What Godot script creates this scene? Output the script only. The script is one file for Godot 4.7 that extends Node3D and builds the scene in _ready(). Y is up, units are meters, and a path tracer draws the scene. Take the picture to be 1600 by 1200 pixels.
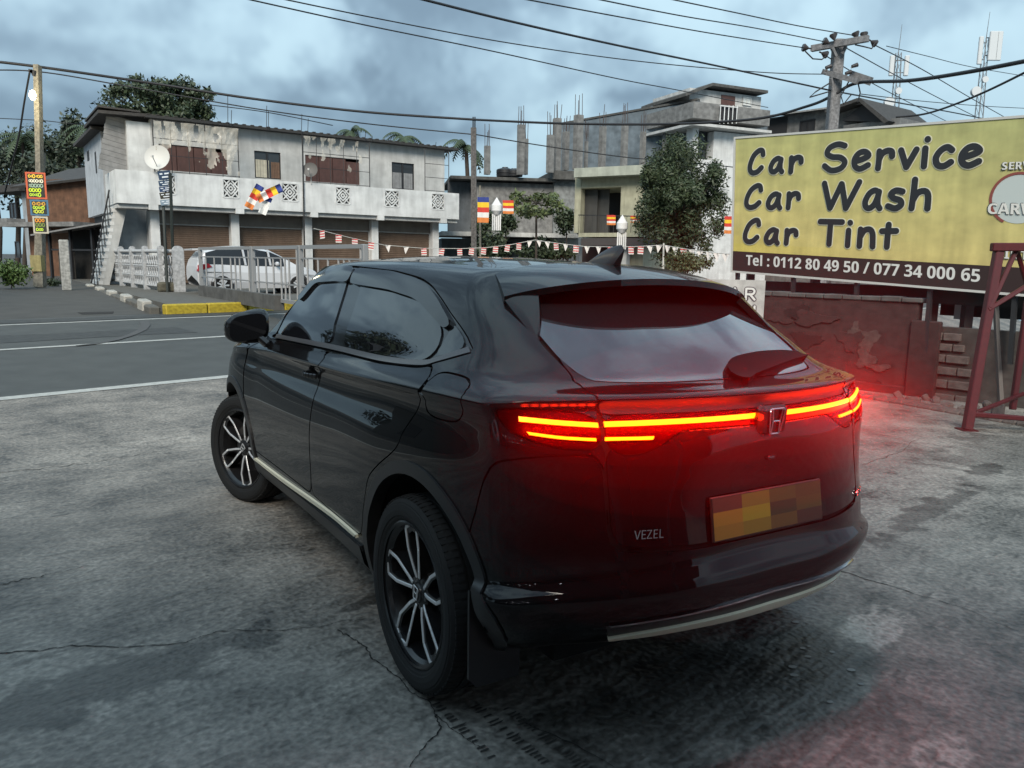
extends Node3D
# Dusk at a car wash yard: a black SUV with lit tail lights, a road and a shop building behind it.
const F := 1203.33
const CP := Vector3(0, 1.40787, 0)
var CB := Basis(Vector3.RIGHT, deg_to_rad(-9.1)) * Basis(Vector3(0, 0, 1), deg_to_rad(0.84))
var mats := {}
var tex := {}
var used := {}
var rng := RandomNumberGenerator.new()

# ---------- a point seen at a pixel of the photograph, at a known distance or on a known level
func P(u: float, v: float, z: float) -> Vector3:
	var d := CB * Vector3((u - 800.0) / F, -(v - 600.0) / F, -1.0)
	return CP + d * (z / -d.z)

func G(u: float, v: float, y: float) -> Vector3:
	var d := CB * Vector3((u - 800.0) / F, -(v - 600.0) / F, -1.0)
	return CP + d * ((y - CP.y) / d.y)

# ---------- names and labels
func numbered(called: String) -> String:
	var n: int = used.get(called, 0)
	used[called] = n + 1
	return called if n == 0 else "%s_%03d" % [called, n]

func tag(o: Node, label: String, category: String, group := "") -> Node:
	o.set_meta("label", label)
	o.set_meta("category", category)
	if group:
		o.set_meta("group", group)
	return o

func thing(called: String, label: String, category: String, xf := Transform3D(), group := "") -> Node3D:
	var o := Node3D.new()
	o.name = numbered(called)
	add_child(o)
	o.transform = xf
	tag(o, label, category, group)
	return o

func dup(src: Node3D, xf: Transform3D, label: String) -> Node3D:
	var o: Node3D = src.duplicate()
	o.name = numbered(String(src.name).rstrip("_0123456789"))
	add_child(o)
	o.transform = xf
	o.set_meta("label", label)
	return o

# ---------- meshes
class M:
	var v := PackedVector3Array()
	var n := PackedVector3Array()
	var t := PackedVector2Array()
	var c := PackedColorArray()
	var col := Color.WHITE
	var tinted := false

	func tri(a: Vector3, b: Vector3, d: Vector3, na: Vector3, nb: Vector3, nd: Vector3, ta := Vector2(), tb := Vector2(), td := Vector2()) -> void:
		if (d - a).cross(b - a).dot(na + nb + nd) < 0.0:
			var s := b; b = d; d = s
			s = nb; nb = nd; nd = s
			var r := tb; tb = td; td = r
		v.append(a); v.append(b); v.append(d)
		n.append(na); n.append(nb); n.append(nd)
		t.append(ta); t.append(tb); t.append(td)
		if tinted:
			c.append(col); c.append(col); c.append(col)

	func flat(a: Vector3, b: Vector3, d: Vector3, toward: Vector3) -> void:
		var k := (d - a).cross(b - a).normalized()
		if k.dot(toward) < 0.0:
			k = -k
		tri(a, b, d, k, k, k)

	func quad(a: Vector3, b: Vector3, d: Vector3, e: Vector3, toward: Vector3) -> void:
		var k := (d - a).cross(b - e).normalized()
		if k.dot(toward) < 0.0:
			k = -k
		tri(a, b, d, k, k, k, Vector2(0, 0), Vector2(1, 0), Vector2(1, 1))
		tri(a, d, e, k, k, k, Vector2(0, 0), Vector2(1, 1), Vector2(0, 1))

	func box(x: Transform3D, s: Vector3, bev := 0.0) -> void:
		var h := s * 0.5
		if bev <= 0.0:
			for ax in 3:
				for sg in [-1.0, 1.0]:
					var nn := Vector3(); nn[ax] = sg
					var p := Vector3(); p[(ax + 1) % 3] = 1.0
					var q := Vector3(); q[(ax + 2) % 3] = 1.0
					var cc := nn * h
					quad(x * (cc - p * h - q * h), x * (cc + p * h - q * h), x * (cc + p * h + q * h), x * (cc - p * h + q * h), x.basis * nn)
			return
		bev = minf(bev, minf(h.x, minf(h.y, h.z)) * 0.8)
		var b := Vector3(bev, bev, bev)
		for ax in 3:
			var a1 := (ax + 1) % 3
			var a2 := (ax + 2) % 3
			for sg in [-1.0, 1.0]:
				var k := []
				for w in [[-1, -1], [1, -1], [1, 1], [-1, 1]]:
					var p := Vector3(); p[ax] = sg * h[ax]; p[a1] = w[0] * (h[a1] - bev); p[a2] = w[1] * (h[a2] - bev)
					k.append(x * p)
				var nn := Vector3(); nn[ax] = sg
				quad(k[0], k[1], k[2], k[3], x.basis * nn)
			for s1 in [-1.0, 1.0]:
				for s2 in [-1.0, 1.0]:
					var k := []
					for w in [[0, -1], [0, 1], [1, 1], [1, -1]]:
						var p := Vector3(); p[ax] = w[1] * (h[ax] - bev)
						p[a1] = s1 * (h[a1] - (bev if w[0] == 1 else 0.0)); p[a2] = s2 * (h[a2] - (0.0 if w[0] == 1 else bev))
						k.append(x * p)
					var nn := Vector3(); nn[a1] = s1; nn[a2] = s2
					quad(k[0], k[1], k[2], k[3], x.basis * nn)
		for s0 in [-1.0, 1.0]:
			for s1 in [-1.0, 1.0]:
				for s2 in [-1.0, 1.0]:
					var sg := Vector3(s0, s1, s2)
					var o := (h - b) * sg
					flat(x * (o + Vector3(bev * s0, 0, 0)), x * (o + Vector3(0, bev * s1, 0)), x * (o + Vector3(0, 0, bev * s2)), x.basis * sg)

	# a box from one point to another, w across and h high
	func bar(a: Vector3, b: Vector3, w: float, h: float, up := Vector3.UP, bev := 0.0) -> void:
		var f := (b - a).normalized()
		if absf(f.dot(up)) > 0.98:
			up = Vector3(0, 0, 1) if absf(f.z) < 0.9 else Vector3(1, 0, 0)
		var r := f.cross(up).normalized()
		box(Transform3D(Basis(r, r.cross(f), -f), (a + b) * 0.5), Vector3(w, h, a.distance_to(b)), bev)

	func cyl(a: Vector3, b: Vector3, r0: float, r1: float, k := 10, caps := true) -> void:
		var f := (b - a).normalized()
		var s := f.cross(Vector3.UP if absf(f.y) < 0.9 else Vector3.RIGHT).normalized()
		var w := f.cross(s)
		for i in k:
			var p := TAU * i / k
			var q := TAU * (i + 1) / k
			var n0 := s * cos(p) + w * sin(p)
			var n1 := s * cos(q) + w * sin(q)
			tri(a + n0 * r0, a + n1 * r0, b + n1 * r1, n0, n1, n1)
			if r1 > 0.0:
				tri(a + n0 * r0, b + n1 * r1, b + n0 * r1, n0, n1, n0)
			if caps:
				flat(a, a + n0 * r0, a + n1 * r0, -f)
				if r1 > 0.0:
					flat(b, b + n0 * r1, b + n1 * r1, f)

	func tube(p: PackedVector3Array, r: float, k := 6, r_end := -1.0) -> void:
		var last := PackedVector3Array()
		var s := Vector3()
		for i in p.size():
			var f := (p[mini(i + 1, p.size() - 1)] - p[maxi(i - 1, 0)]).normalized()
			if i == 0:
				s = f.cross(Vector3.UP if absf(f.y) < 0.9 else Vector3.RIGHT).normalized()
			s = (s - f * s.dot(f)).normalized()
			var w := f.cross(s)
			var ring := PackedVector3Array()
			for j in k:
				ring.append(s * cos(TAU * j / k) + w * sin(TAU * j / k))
			if i > 0:
				var ra := r if r_end < 0.0 else lerpf(r, r_end, float(i - 1) / (p.size() - 1))
				var rb := r if r_end < 0.0 else lerpf(r, r_end, float(i) / (p.size() - 1))
				for j in k:
					var e := (j + 1) % k
					tri(p[i - 1] + last[j] * ra, p[i - 1] + last[e] * ra, p[i] + ring[e] * rb, last[j], last[e], ring[e])
					tri(p[i - 1] + last[j] * ra, p[i] + ring[e] * rb, p[i] + ring[j] * rb, last[j], ring[e], ring[j])
			last = ring

	# a profile of (radius, along) turned about the x axis of xf
	func lathe(pr: PackedVector2Array, k: int, x: Transform3D) -> void:
		for i in pr.size() - 1:
			var a := pr[i]
			var b := pr[i + 1]
			var d := (b - a).normalized()
			for j in k:
				var p := TAU * j / k
				var q := TAU * (j + 1) / k
				var u0 := Vector3(0, cos(p), sin(p))
				var u1 := Vector3(0, cos(q), sin(q))
				var n0 := x.basis * (u0 * d.y + Vector3(-d.x, 0, 0))
				var n1 := x.basis * (u1 * d.y + Vector3(-d.x, 0, 0))
				var A := x * (u0 * a.x + Vector3(a.y, 0, 0))
				var B := x * (u1 * a.x + Vector3(a.y, 0, 0))
				var C := x * (u1 * b.x + Vector3(b.y, 0, 0))
				var D := x * (u0 * b.x + Vector3(b.y, 0, 0))
				if a.x > 0.0001:
					tri(A, B, C, n0, n1, n1)
				if b.x > 0.0001:
					tri(A, C, D, n0, n1, n0)

	# a flat outline in the xy plane of x, given a thickness along z
	func prism(poly: PackedVector2Array, z0: float, z1: float, x: Transform3D) -> void:
		var ix := Geometry2D.triangulate_polygon(poly)
		for i in range(0, ix.size(), 3):
			var a := poly[ix[i]]; var b := poly[ix[i + 1]]; var d := poly[ix[i + 2]]
			flat(x * Vector3(a.x, a.y, z1), x * Vector3(b.x, b.y, z1), x * Vector3(d.x, d.y, z1), x.basis.z)
			flat(x * Vector3(a.x, a.y, z0), x * Vector3(b.x, b.y, z0), x * Vector3(d.x, d.y, z0), -x.basis.z)
		var cw := Geometry2D.is_polygon_clockwise(poly)
		for i in poly.size():
			var a := poly[i]
			var b := poly[(i + 1) % poly.size()]
			var o := Vector2(b.y - a.y, a.x - b.x) * (-1.0 if cw else 1.0)
			quad(x * Vector3(a.x, a.y, z0), x * Vector3(b.x, b.y, z0), x * Vector3(b.x, b.y, z1), x * Vector3(a.x, a.y, z1), x.basis * Vector3(o.x, o.y, 0))

	# a ribbon with round ends in the xy plane of x (y down), raised to z1
	func stroke(p: PackedVector2Array, w: float, z0: float, z1: float, x: Transform3D) -> void:
		var left := PackedVector2Array()
		var right := PackedVector2Array()
		for i in p.size():
			var d := (p[mini(i + 1, p.size() - 1)] - p[maxi(i - 1, 0)]).normalized()
			var o := Vector2(-d.y, d.x) * w * 0.5
			left.append(p[i] + o)
			right.append(p[i] - o)
		var up := x.basis.z.normalized()
		for i in p.size() - 1:
			quad(x * v3(left[i], z1 + i * 3e-5), x * v3(left[i + 1], z1 + (i + 1) * 3e-5), x * v3(right[i + 1], z1 + (i + 1) * 3e-5), x * v3(right[i], z1 + i * 3e-5), up)
			quad(x * v3(left[i], z0), x * v3(left[i + 1], z0), x * v3(left[i + 1], z1), x * v3(left[i], z1), x.basis * v3(left[i] - p[i], 0))
			quad(x * v3(right[i], z0), x * v3(right[i + 1], z0), x * v3(right[i + 1], z1), x * v3(right[i], z1), x.basis * v3(right[i] - p[i], 0))
		for e in [0, p.size() - 1]:
			var d: Vector2 = (p[1] - p[0]).normalized() if e == 0 else (p[e - 1] - p[e]).normalized()
			var o := Vector2(-d.y, d.x) * w * 0.5
			for k in 8:
				var a: Vector2 = p[e] + o.rotated(PI * k / 8.0)
				var b: Vector2 = p[e] + o.rotated(PI * (k + 1) / 8.0)
				flat(x * v3(p[e], z1), x * v3(a, z1), x * v3(b, z1), up)
				quad(x * v3(a, z0), x * v3(b, z0), x * v3(b, z1), x * v3(a, z1), x.basis * v3(a - p[e], 0))

	func v3(p: Vector2, z: float) -> Vector3:
		return Vector3(p.x, p.y, z)

	func mesh(m: Material) -> ArrayMesh:
		var a := []
		a.resize(Mesh.ARRAY_MAX)
		a[Mesh.ARRAY_VERTEX] = v
		a[Mesh.ARRAY_NORMAL] = n
		a[Mesh.ARRAY_TEX_UV] = t
		if tinted:
			a[Mesh.ARRAY_COLOR] = c
		var r := ArrayMesh.new()
		r.add_surface_from_arrays(Mesh.PRIMITIVE_TRIANGLES, a)
		r.surface_set_material(0, m)
		return r

func put(called: String, s: M, m: Material, parent: Node = self, xf := Transform3D()) -> MeshInstance3D:
	var o := MeshInstance3D.new()
	if s.v.size() == 0:
		s.flat(Vector3(), Vector3(0.001, 0, 0), Vector3(0, 0.001, 0), Vector3.UP)
	o.mesh = s.mesh(m)
	o.name = numbered(called) if parent == self else called
	o.transform = xf
	parent.add_child(o, true)
	return o

func again(called: String, src: MeshInstance3D, parent: Node, xf: Transform3D) -> MeshInstance3D:
	var o := MeshInstance3D.new()
	o.mesh = src.mesh
	o.name = called
	o.transform = xf
	parent.add_child(o, true)
	return o

func structure(called: String, s: M, m: Material) -> MeshInstance3D:
	var o := put(called, s, m)
	o.set_meta("kind", "structure")
	return o

func boxed(called: String, x: Transform3D, s: Vector3, m: Material, parent: Node, bev := 0.0) -> MeshInstance3D:
	var k := M.new()
	k.box(x, s, bev)
	return put(called, k, m, parent)

func at(x: float, y: float, z: float, turn := 0.0) -> Transform3D:
	return Transform3D(Basis(Vector3.UP, turn), Vector3(x, y, z))

# ---------- materials: linear base colours
func lin(r: float, g: float, b: float) -> Color:
	return Color(r, g, b).linear_to_srgb()

func mat(key: String, c: Color, rough := 0.7, metal := 0.0) -> StandardMaterial3D:
	if mats.has(key):
		return mats[key]
	var m := StandardMaterial3D.new()
	m.resource_name = key
	m.albedo_color = c.linear_to_srgb()
	m.roughness = rough
	m.metallic = metal
	mats[key] = m
	return m

# weathered: broad blotches times streaks that run down walls
func worn(key: String, c: Color, rough := 0.85, s1 := 0.35, s2 := Vector3(0.4, 0.05, 0.4), a := "blotch", b := "streak", bump := 0.0) -> StandardMaterial3D:
	if mats.has(key):
		return mats[key]
	var m := mat(key, c, rough)
	m.albedo_texture = tex[a]
	m.uv1_triplanar = true
	m.uv1_world_triplanar = true
	m.uv1_scale = Vector3(s1, s1, s1)
	if b:
		m.detail_enabled = true
		m.detail_blend_mode = BaseMaterial3D.BLEND_MODE_MUL
		m.detail_albedo = tex[b]
		m.detail_uv_layer = BaseMaterial3D.DETAIL_UV_2
		m.uv2_triplanar = true
		m.uv2_world_triplanar = true
		m.uv2_scale = s2
	if bump > 0.0:
		m.heightmap_enabled = true
		m.heightmap_texture = tex[a]
		m.heightmap_scale = bump
	return m

func noise_tex(key: String, lo: float, hi: float, freq: float, oct: int, power := 1.0, seed_ := 1, size := 512, kind := FastNoiseLite.TYPE_SIMPLEX_SMOOTH) -> void:
	var f := FastNoiseLite.new()
	f.noise_type = kind
	f.seed = seed_
	f.frequency = freq
	f.fractal_octaves = oct
	f.fractal_gain = 0.55
	var im := f.get_seamless_image(size, size)
	im.convert(Image.FORMAT_L8)
	var d := im.get_data()
	for i in d.size():
		d[i] = int(clampf(lo + (hi - lo) * pow(d[i] / 255.0, power), 0.0, 1.0) * 255.0)
	im = Image.create_from_data(size, size, false, Image.FORMAT_L8, d)
	im.convert(Image.FORMAT_RGB8)
	tex[key] = ImageTexture.create_from_image(im)

func smooth(p: Array, k := 6) -> PackedVector2Array:
	var o := PackedVector2Array()
	for i in p.size() - 1:
		var a: Vector2 = p[maxi(i - 1, 0)]
		var b: Vector2 = p[i]
		var c: Vector2 = p[i + 1]
		var d: Vector2 = p[mini(i + 2, p.size() - 1)]
		for j in k:
			o.append(b.cubic_interpolate(c, a, d, float(j) / k))
	o.append(p[-1])
	return o

func _ready() -> void:
	rng.seed = 7
	var cam := Camera3D.new()
	cam.name = "camera"
	cam.transform = Transform3D(CB, CP)
	cam.fov = 53.003
	cam.near = 0.05
	cam.far = 3000.0
	add_child(cam)
	cam.current = true
	var e := Environment.new()
	e.background_mode = Environment.BG_SKY
	e.sky = Sky.new()
	e.sky.sky_material = make_sky()
	e.background_energy_multiplier = 1.0
	e.tonemap_mode = Environment.TONE_MAPPER_LINEAR
	e.tonemap_exposure = 2.7
	e.sdfgi_enabled = true
	e.ssao_enabled = true
	e.ssil_enabled = true
	e.volumetric_fog_enabled = true
	e.volumetric_fog_density = 0.0
	var we := WorldEnvironment.new()
	we.name = "environment"
	we.environment = e
	add_child(we)
	var sun := DirectionalLight3D.new()
	sun.name = "veiled_sun"
	sun.light_energy = 0.5
	sun.light_color = Color(1.0, 0.96, 0.9)
	sun.light_angular_distance = 25.0
	sun.shadow_enabled = true
	sun.rotation_degrees = Vector3(-36, -4, 0)
	add_child(sun)
	make_textures()
	make_ground()
	make_car()
	make_town()

func make_textures() -> void:
	noise_tex("blotch", 0.80, 1.0, 0.012, 5, 0.8, 3)
	noise_tex("streak", 0.76, 1.0, 0.02, 4, 0.6, 9)
	noise_tex("grain", 0.72, 1.0, 0.12, 3, 0.8, 5)
	noise_tex("grit", 0.72, 1.0, 0.05, 5, 0.8, 17, 1024)
	noise_tex("mottle", 0.58, 1.0, 0.02, 6, 0.7, 12)

func make_sky() -> PanoramaSkyMaterial:
	var f := FastNoiseLite.new()
	f.noise_type = FastNoiseLite.TYPE_SIMPLEX_SMOOTH
	f.seed = 21
	f.frequency = 1.25
	f.fractal_octaves = 6
	f.fractal_gain = 0.50
	f.domain_warp_enabled = true
	f.domain_warp_frequency = 1.1
	f.domain_warp_amplitude = 0.35
	var w := 1024
	var h := 512
	var d := PackedFloat32Array()
	d.resize(w * h * 3)
	for y in h:
		var el := (0.5 - (y + 0.5) / h) * PI
		var up := sin(el)
		for x in w:
			var az := ((x + 0.5) / w - 0.5) * TAU
			var dir := Vector3(sin(az) * cos(el), up, -cos(az) * cos(el))
			# clouds lie in a layer: flatten towards the horizon
			var q := dir / (maxf(up, 0.0) * 0.9 + 0.33)
			var k := f.get_noise_3d(q.x, up * 2.2, q.z)
			var cloud := smoothstep(-0.38, 0.42, k)
			var lum := (0.172 + 0.20 * maxf(up, 0.0)) * lerpf(0.58, 1.36, cloud)
			var tint := Vector3(0.66, 0.98, 1.30).lerp(Vector3(0.74, 1.02, 1.18), cloud)
			var hz := exp(-maxf(up, 0.0) * 9.0)
			tint = tint.lerp(Vector3(0.66, 1.02, 1.22), hz * 0.6)
			lum = lerpf(lum, 0.21, hz * 0.4)
			var i := (y * w + x) * 3
			d[i] = lum * tint.x; d[i + 1] = lum * tint.y; d[i + 2] = lum * tint.z
	var im := Image.create_from_data(w, h, false, Image.FORMAT_RGBF, d.to_byte_array())
	var m := PanoramaSkyMaterial.new()
	m.panorama = ImageTexture.create_from_image(im)
	return m

# ---------- the ground: s runs along the road, t across it, away from the camera
func st(s: float, t: float, up := 0.0) -> Vector3:
	var x := (s - t) * 0.70710678
	var z := (-s - t) * 0.70710678
	return Vector3(x, land(x, z) + up, z)

func land(x: float, z: float) -> float:
	var t := (-x - z) * 0.70710678
	var lot := 0.00055 - (0.00740 * (x + 0.0104) - 0.02687 * (z - 0.0378)) / 0.99961
	if t <= 5.5:
		return lot
	var pr := [[8.9, -0.033], [12.4, 0.094], [15.9, 0.17], [17.0, 0.175], [22.0, 0.28], [28.0, 0.36], [9999.0, 0.36]]
	if t < 8.9:
		return lerpf(lot, -0.033, smoothstep(5.5, 8.9, t))
	for i in 6:
		if t < pr[i + 1][0]:
			return lerpf(pr[i][1], pr[i + 1][1], (t - pr[i][0]) / (pr[i + 1][0] - pr[i][0]))
	return 0.36

func lot_at(u: float, v: float, up := 0.0) -> Vector3:
	var g := G(u, v, -0.1)
	for i in 12:
		g = G(u, v, land(g.x, g.z))
	return g + Vector3(0, up, 0)

func sheet(s0: float, s1: float, t0: float, t1: float, ns: int, nt: int, up: float, us: float, ut: float, uo := Vector2()) -> M:
	var m := M.new()
	for i in ns:
		for j in nt:
			var k := []
			var q := []
			for w in [[0, 0], [1, 0], [1, 1], [0, 1]]:
				var s := lerpf(s0, s1, float(i + w[0]) / ns)
				var t := lerpf(t0, t1, float(j + w[1]) / nt)
				k.append(st(s, t, up))
				q.append(Vector2(s * us, t * ut) + uo)
			var n := [Vector3.UP, Vector3.UP, Vector3.UP]
			m.tri(k[0], k[1], k[2], n[0], n[0], n[0], q[0], q[1], q[2])
			m.tri(k[0], k[2], k[3], n[0], n[0], n[0], q[0], q[2], q[3])
	return m

func ribbon(m: M, p: Array, w0: float, w1: float, up: float, jitter := 0.0) -> void:
	for i in p.size() - 1:
		var a: Vector3 = p[i]
		var b: Vector3 = p[i + 1]
		var wa := lerpf(w0, w1, float(i) / (p.size() - 1)) * (1.0 + jitter * rng.randf_range(-1, 1))
		var wb := lerpf(w0, w1, float(i + 1) / (p.size() - 1))
		var d := (b - a).normalized()
		var o := d.cross(Vector3.UP).normalized()
		var h := Vector3(0, up, 0)
		m.quad(a - o * wa * 0.5 + h, b - o * wb * 0.5 + h, b + o * wb * 0.5 + h, a + o * wa * 0.5 + h, Vector3.UP)

func noise_bytes(w: int, h: int, W: int, freq: float, oct: int, seed_: int, kind := FastNoiseLite.TYPE_SIMPLEX_SMOOTH) -> PackedByteArray:
	var f := FastNoiseLite.new()
	f.noise_type = kind
	f.seed = seed_
	f.frequency = freq
	f.fractal_octaves = oct
	f.fractal_gain = 0.55
	var im := f.get_seamless_image(w, h)
	im.convert(Image.FORMAT_L8)
	im.resize(W, W, Image.INTERPOLATE_CUBIC)
	return im.get_data()

func make_ground() -> void:
	var W := 2048
	var a := noise_bytes(W, W, W, 0.006, 5, 31)
	var b := noise_bytes(W, W, W, 0.15, 3, 32)
	var c := noise_bytes(300, W, W, 0.075, 4, 33)
	var d := noise_bytes(W, 300, W, 0.075, 4, 34)
	var g := noise_bytes(W, W, W, 0.022, 6, 35)
	var col := PackedByteArray()
	var rgh := PackedByteArray()
	var hgt := PackedByteArray()
	col.resize(W * W * 3); rgh.resize(W * W); hgt.resize(W * W)
	# pale cement patches and dark damp patches of the yard: centre and half widths along s and t, gain
	var spots := []
	for q in [[1365, 985, 0.28, 0.12, 2.0], [1470, 1180, 0.16, 0.08, 2.0], [1590, 700, 1.6, 0.55, 0.75], [150, 1070, 0.7, 0.2, 0.45], [560, 945, 0.14, 0.06, 0.4], [1540, 735, 0.3, 0.14, 0.4], [1450, 800, 0.9, 0.12, 0.5], [1420, 560, 2.5, 0.6, 0.6], [420, 1130, 0.5, 0.12, 1.2], [250, 690, 1.2, 0.5, 1.25], [1480, 760, 1.3, 0.6, 1.25], [1180, 1100, 0.8, 0.45, 0.62], [1000, 1150, 0.9, 0.3, 0.7]]:
		var p := lot_at(q[0], q[1])
		var s := (p.x - p.z) * 0.70710678
		var t := (-p.x - p.z) * 0.70710678
		spots.append([s, t, q[2], q[3], q[4]])
	for y in W:
		var t := float(y) / W * 12.0 - 2.0
		for x in W:
			var s := float(x) / W * 12.0
			var i := y * W + x
			var k := smoothstep(4.5, 7.5, s)
			var na := a[i] / 255.0
			var nb := b[i] / 255.0
			var ns := lerpf(c[i] / 255.0, d[i] / 255.0, k)
			var ng := g[i] / 255.0
			var l := 0.285 * (0.80 + 1.0 * (na - 0.45) + 0.45 * (ns - 0.5) + 0.7 * (ng - 0.5) + 0.95 * (nb - 0.5))
			l *= 1.0 - 0.45 * smoothstep(0.60, 0.72, ng * 0.6 + ns * 0.4) - 0.25 * smoothstep(0.62, 0.75, nb * 0.5 + ns * 0.5)
			for q in spots:
				var ds: float = (s - q[0]) / q[2]
				if ds > 1.6 or ds < -1.6:
					continue
				var dt: float = (t - q[1]) / q[3]
				if dt > 1.6 or dt < -1.6:
					continue
				var e := sqrt(ds * ds + dt * dt) + (ng - 0.5) * 1.3 + (na - 0.5) * 0.6
				l *= lerpf(q[4], 1.0, smoothstep(0.75, 1.05, e))
			l = clampf(l, 0.02, 0.5)
			var v := pow(l, 0.4545)
			col[i * 3] = int(v * 255.0); col[i * 3 + 1] = int(v * 245.0); col[i * 3 + 2] = int(v * 232.0)
			rgh[i] = int(clampf(0.45 + 1.4 * l + 0.25 * (nb - 0.5), 0.3, 0.95) * 255.0)
			hgt[i] = int(clampf(0.5 + 0.6 * (nb - 0.5) + 0.7 * (ns - 0.5) + 0.4 * (ng - 0.5), 0.0, 1.0) * 255.0)
	var m := mat("yard concrete", Color(1, 1, 1), 1.0)
	m.albedo_texture = ImageTexture.create_from_image(Image.create_from_data(W, W, false, Image.FORMAT_RGB8, col))
	var gr := Image.create_from_data(W, W, false, Image.FORMAT_L8, rgh)
	gr.convert(Image.FORMAT_RGB8)
	m.roughness_texture = ImageTexture.create_from_image(gr)
	var hi := Image.create_from_data(W, W, false, Image.FORMAT_L8, hgt)
	hi.convert(Image.FORMAT_RGB8)
	m.heightmap_enabled = true
	m.heightmap_texture = ImageTexture.create_from_image(hi)
	m.heightmap_scale = 1.6
	m.detail_enabled = true
	m.detail_blend_mode = BaseMaterial3D.BLEND_MODE_MUL
	m.detail_albedo = tex["grit"]
	m.detail_uv_layer = BaseMaterial3D.DETAIL_UV_2
	m.uv2_triplanar = true
	m.uv2_world_triplanar = true
	m.uv2_scale = Vector3(0.57, 0.57, 0.57)
	var yard := structure("yard_ground", sheet(-22, 34, -20, 8.9, 112, 58, 0.0, 1.0 / 12.0, 1.0 / 12.0, Vector2(0, 2.0 / 12.0)), m)
	var dark := mat("crack dirt", Color(0.012, 0.011, 0.01), 0.95)
	for cr in [[[0, 1021], [60, 1017], [110, 1010], [200, 1013], [290, 1004], [330, 990], [360, 985], [440, 986], [500, 980], [530, 972], [585, 968]],
			[[528, 985], [550, 998], [570, 1010], [582, 1030], [604, 1045], [612, 1052], [630, 1066], [640, 1082], [672, 1098], [680, 1118], [720, 1150], [760, 1175]],
			[[1345, 727], [1380, 716], [1410, 705], [1425, 690], [1445, 684]], [[1312, 893], [1400, 918], [1500, 950], [1600, 990]],
			[[0, 915], [40, 905], [80, 898], [140, 884]], [[680, 1118], [690, 1140], [660, 1170], [640, 1200]], [[1220, 905], [1330, 880]],
			[[0, 740], [70, 732], [150, 722], [250, 705], [320, 697]], [[820, 1130], [900, 1165], [960, 1200]]]:
		var k := M.new()
		var pts := []
		for i in cr.size() - 1:
			for j in 7:
				var f := j / 7.0
				pts.append(lot_at(lerpf(cr[i][0], cr[i + 1][0], f) + rng.randf_range(-1.5, 1.5), lerpf(cr[i][1], cr[i + 1][1], f) + rng.randf_range(-1.5, 1.5)))
		pts.append(lot_at(cr[-1][0], cr[-1][1]))
		ribbon(k, pts, 0.0055, 0.002, 0.003, 0.9)
		put("crack", k, dark, yard)
	# tread marks left on the concrete
	for tr in [[[672, 1092], [742, 1160], [800, 1215]], [[742, 1104], [815, 1160], [880, 1215]], [[790, 1108], [870, 1165], [930, 1210]]]:
		var k := M.new()
		var a0: Vector3 = lot_at(tr[0][0], tr[0][1])
		var a1: Vector3 = lot_at(tr[2][0], tr[2][1])
		for j in 26:
			if rng.randf() < 0.25:
				continue
			var c0 := a0.lerp(a1, j / 26.0)
			ribbon(k, [c0, c0.lerp(a1, 0.5 / (27.0 - j))], rng.randf_range(0.02, 0.05), 0.03, 0.004, 0.5)
		put("tread_mark", k, mat("wet dirt", Color(0.03, 0.028, 0.026), 0.6), yard).set_meta("kind", "stuff")
	# flakes of wet dirt dropped behind the car
	var fl := M.new()
	for q in [[1243, 973], [1264, 1011], [1254, 1014], [1262, 1027], [1238, 1043], [1241, 1056], [1210, 975], [1330, 1048], [1300, 1020], [1345, 1070], [1297, 1098]]:
		var o := lot_at(q[0], q[1], 0.004)
		var r := rng.randf_range(0.005, 0.013)
		for i in 7:
			fl.flat(o, o + Vector3(cos(i * TAU / 7) * r * 1.4, 0, sin(i * TAU / 7) * r), o + Vector3(cos((i + 1) * TAU / 7) * r * 1.4, 0, sin((i + 1) * TAU / 7) * r), Vector3.UP)
	put("foam_flecks", fl, mat("foam", Color(0.22, 0.215, 0.205), 0.6), yard).set_meta("kind", "stuff")

	# the road
	var asp := worn("asphalt", Color(0.083, 0.087, 0.082), 0.72, 0.25, Vector3(2.2, 2.2, 2.2), "blotch", "grain", 0.5)
	var road := structure("road", sheet(-60, 90, 8.9, 17.0, 60, 12, 0.0, 1, 1), asp)
	var paint := worn("road paint", Color(0.60, 0.60, 0.56), 0.6, 1.7, Vector3(6, 6, 6), "blotch", "grain")
	for w in [[8.95, 0.17], [12.4, 0.13], [15.75, 0.13]]:
		var k := M.new()
		for i in 75:
			var s := -60.0 + i * 2.0
			k.quad(st(s, w[0] - w[1] / 2, 0.005), st(s + 2, w[0] - w[1] / 2, 0.005), st(s + 2, w[0] + w[1] / 2, 0.005), st(s, w[0] + w[1] / 2, 0.005), Vector3.UP)
		put("painted_line", k, paint, road)
	for q in [[-7.0, -1.5, 9.9, 10.9], [-2.0, 5.5, 13.2, 14.1], [2.5, 9.0, 16.0, 16.75], [-14.0, -6.0, 14.2, 15.0]]:
		var k := M.new()
		for i in 8:
			var s0: float = lerpf(q[0], q[1], i / 8.0)
			var s1: float = lerpf(q[0], q[1], (i + 1) / 8.0)
			k.quad(st(s0, q[2] + 0.06 * sin(i * 2.1), 0.004), st(s1, q[2] + 0.06 * sin(i * 2.1 + 2.1), 0.004), st(s1, q[3] + 0.07 * sin(i * 1.7 + 1.7), 0.004), st(s0, q[3] + 0.07 * sin(i * 1.7), 0.004), Vector3.UP)
		put("road_patch", k, worn("patched asphalt", Color(0.062, 0.064, 0.062), 0.7, 0.6, Vector3(2.2, 2.2, 2.2), "mottle", "grain", 0.5), road)
	var br := M.new()
	var bp := []
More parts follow.
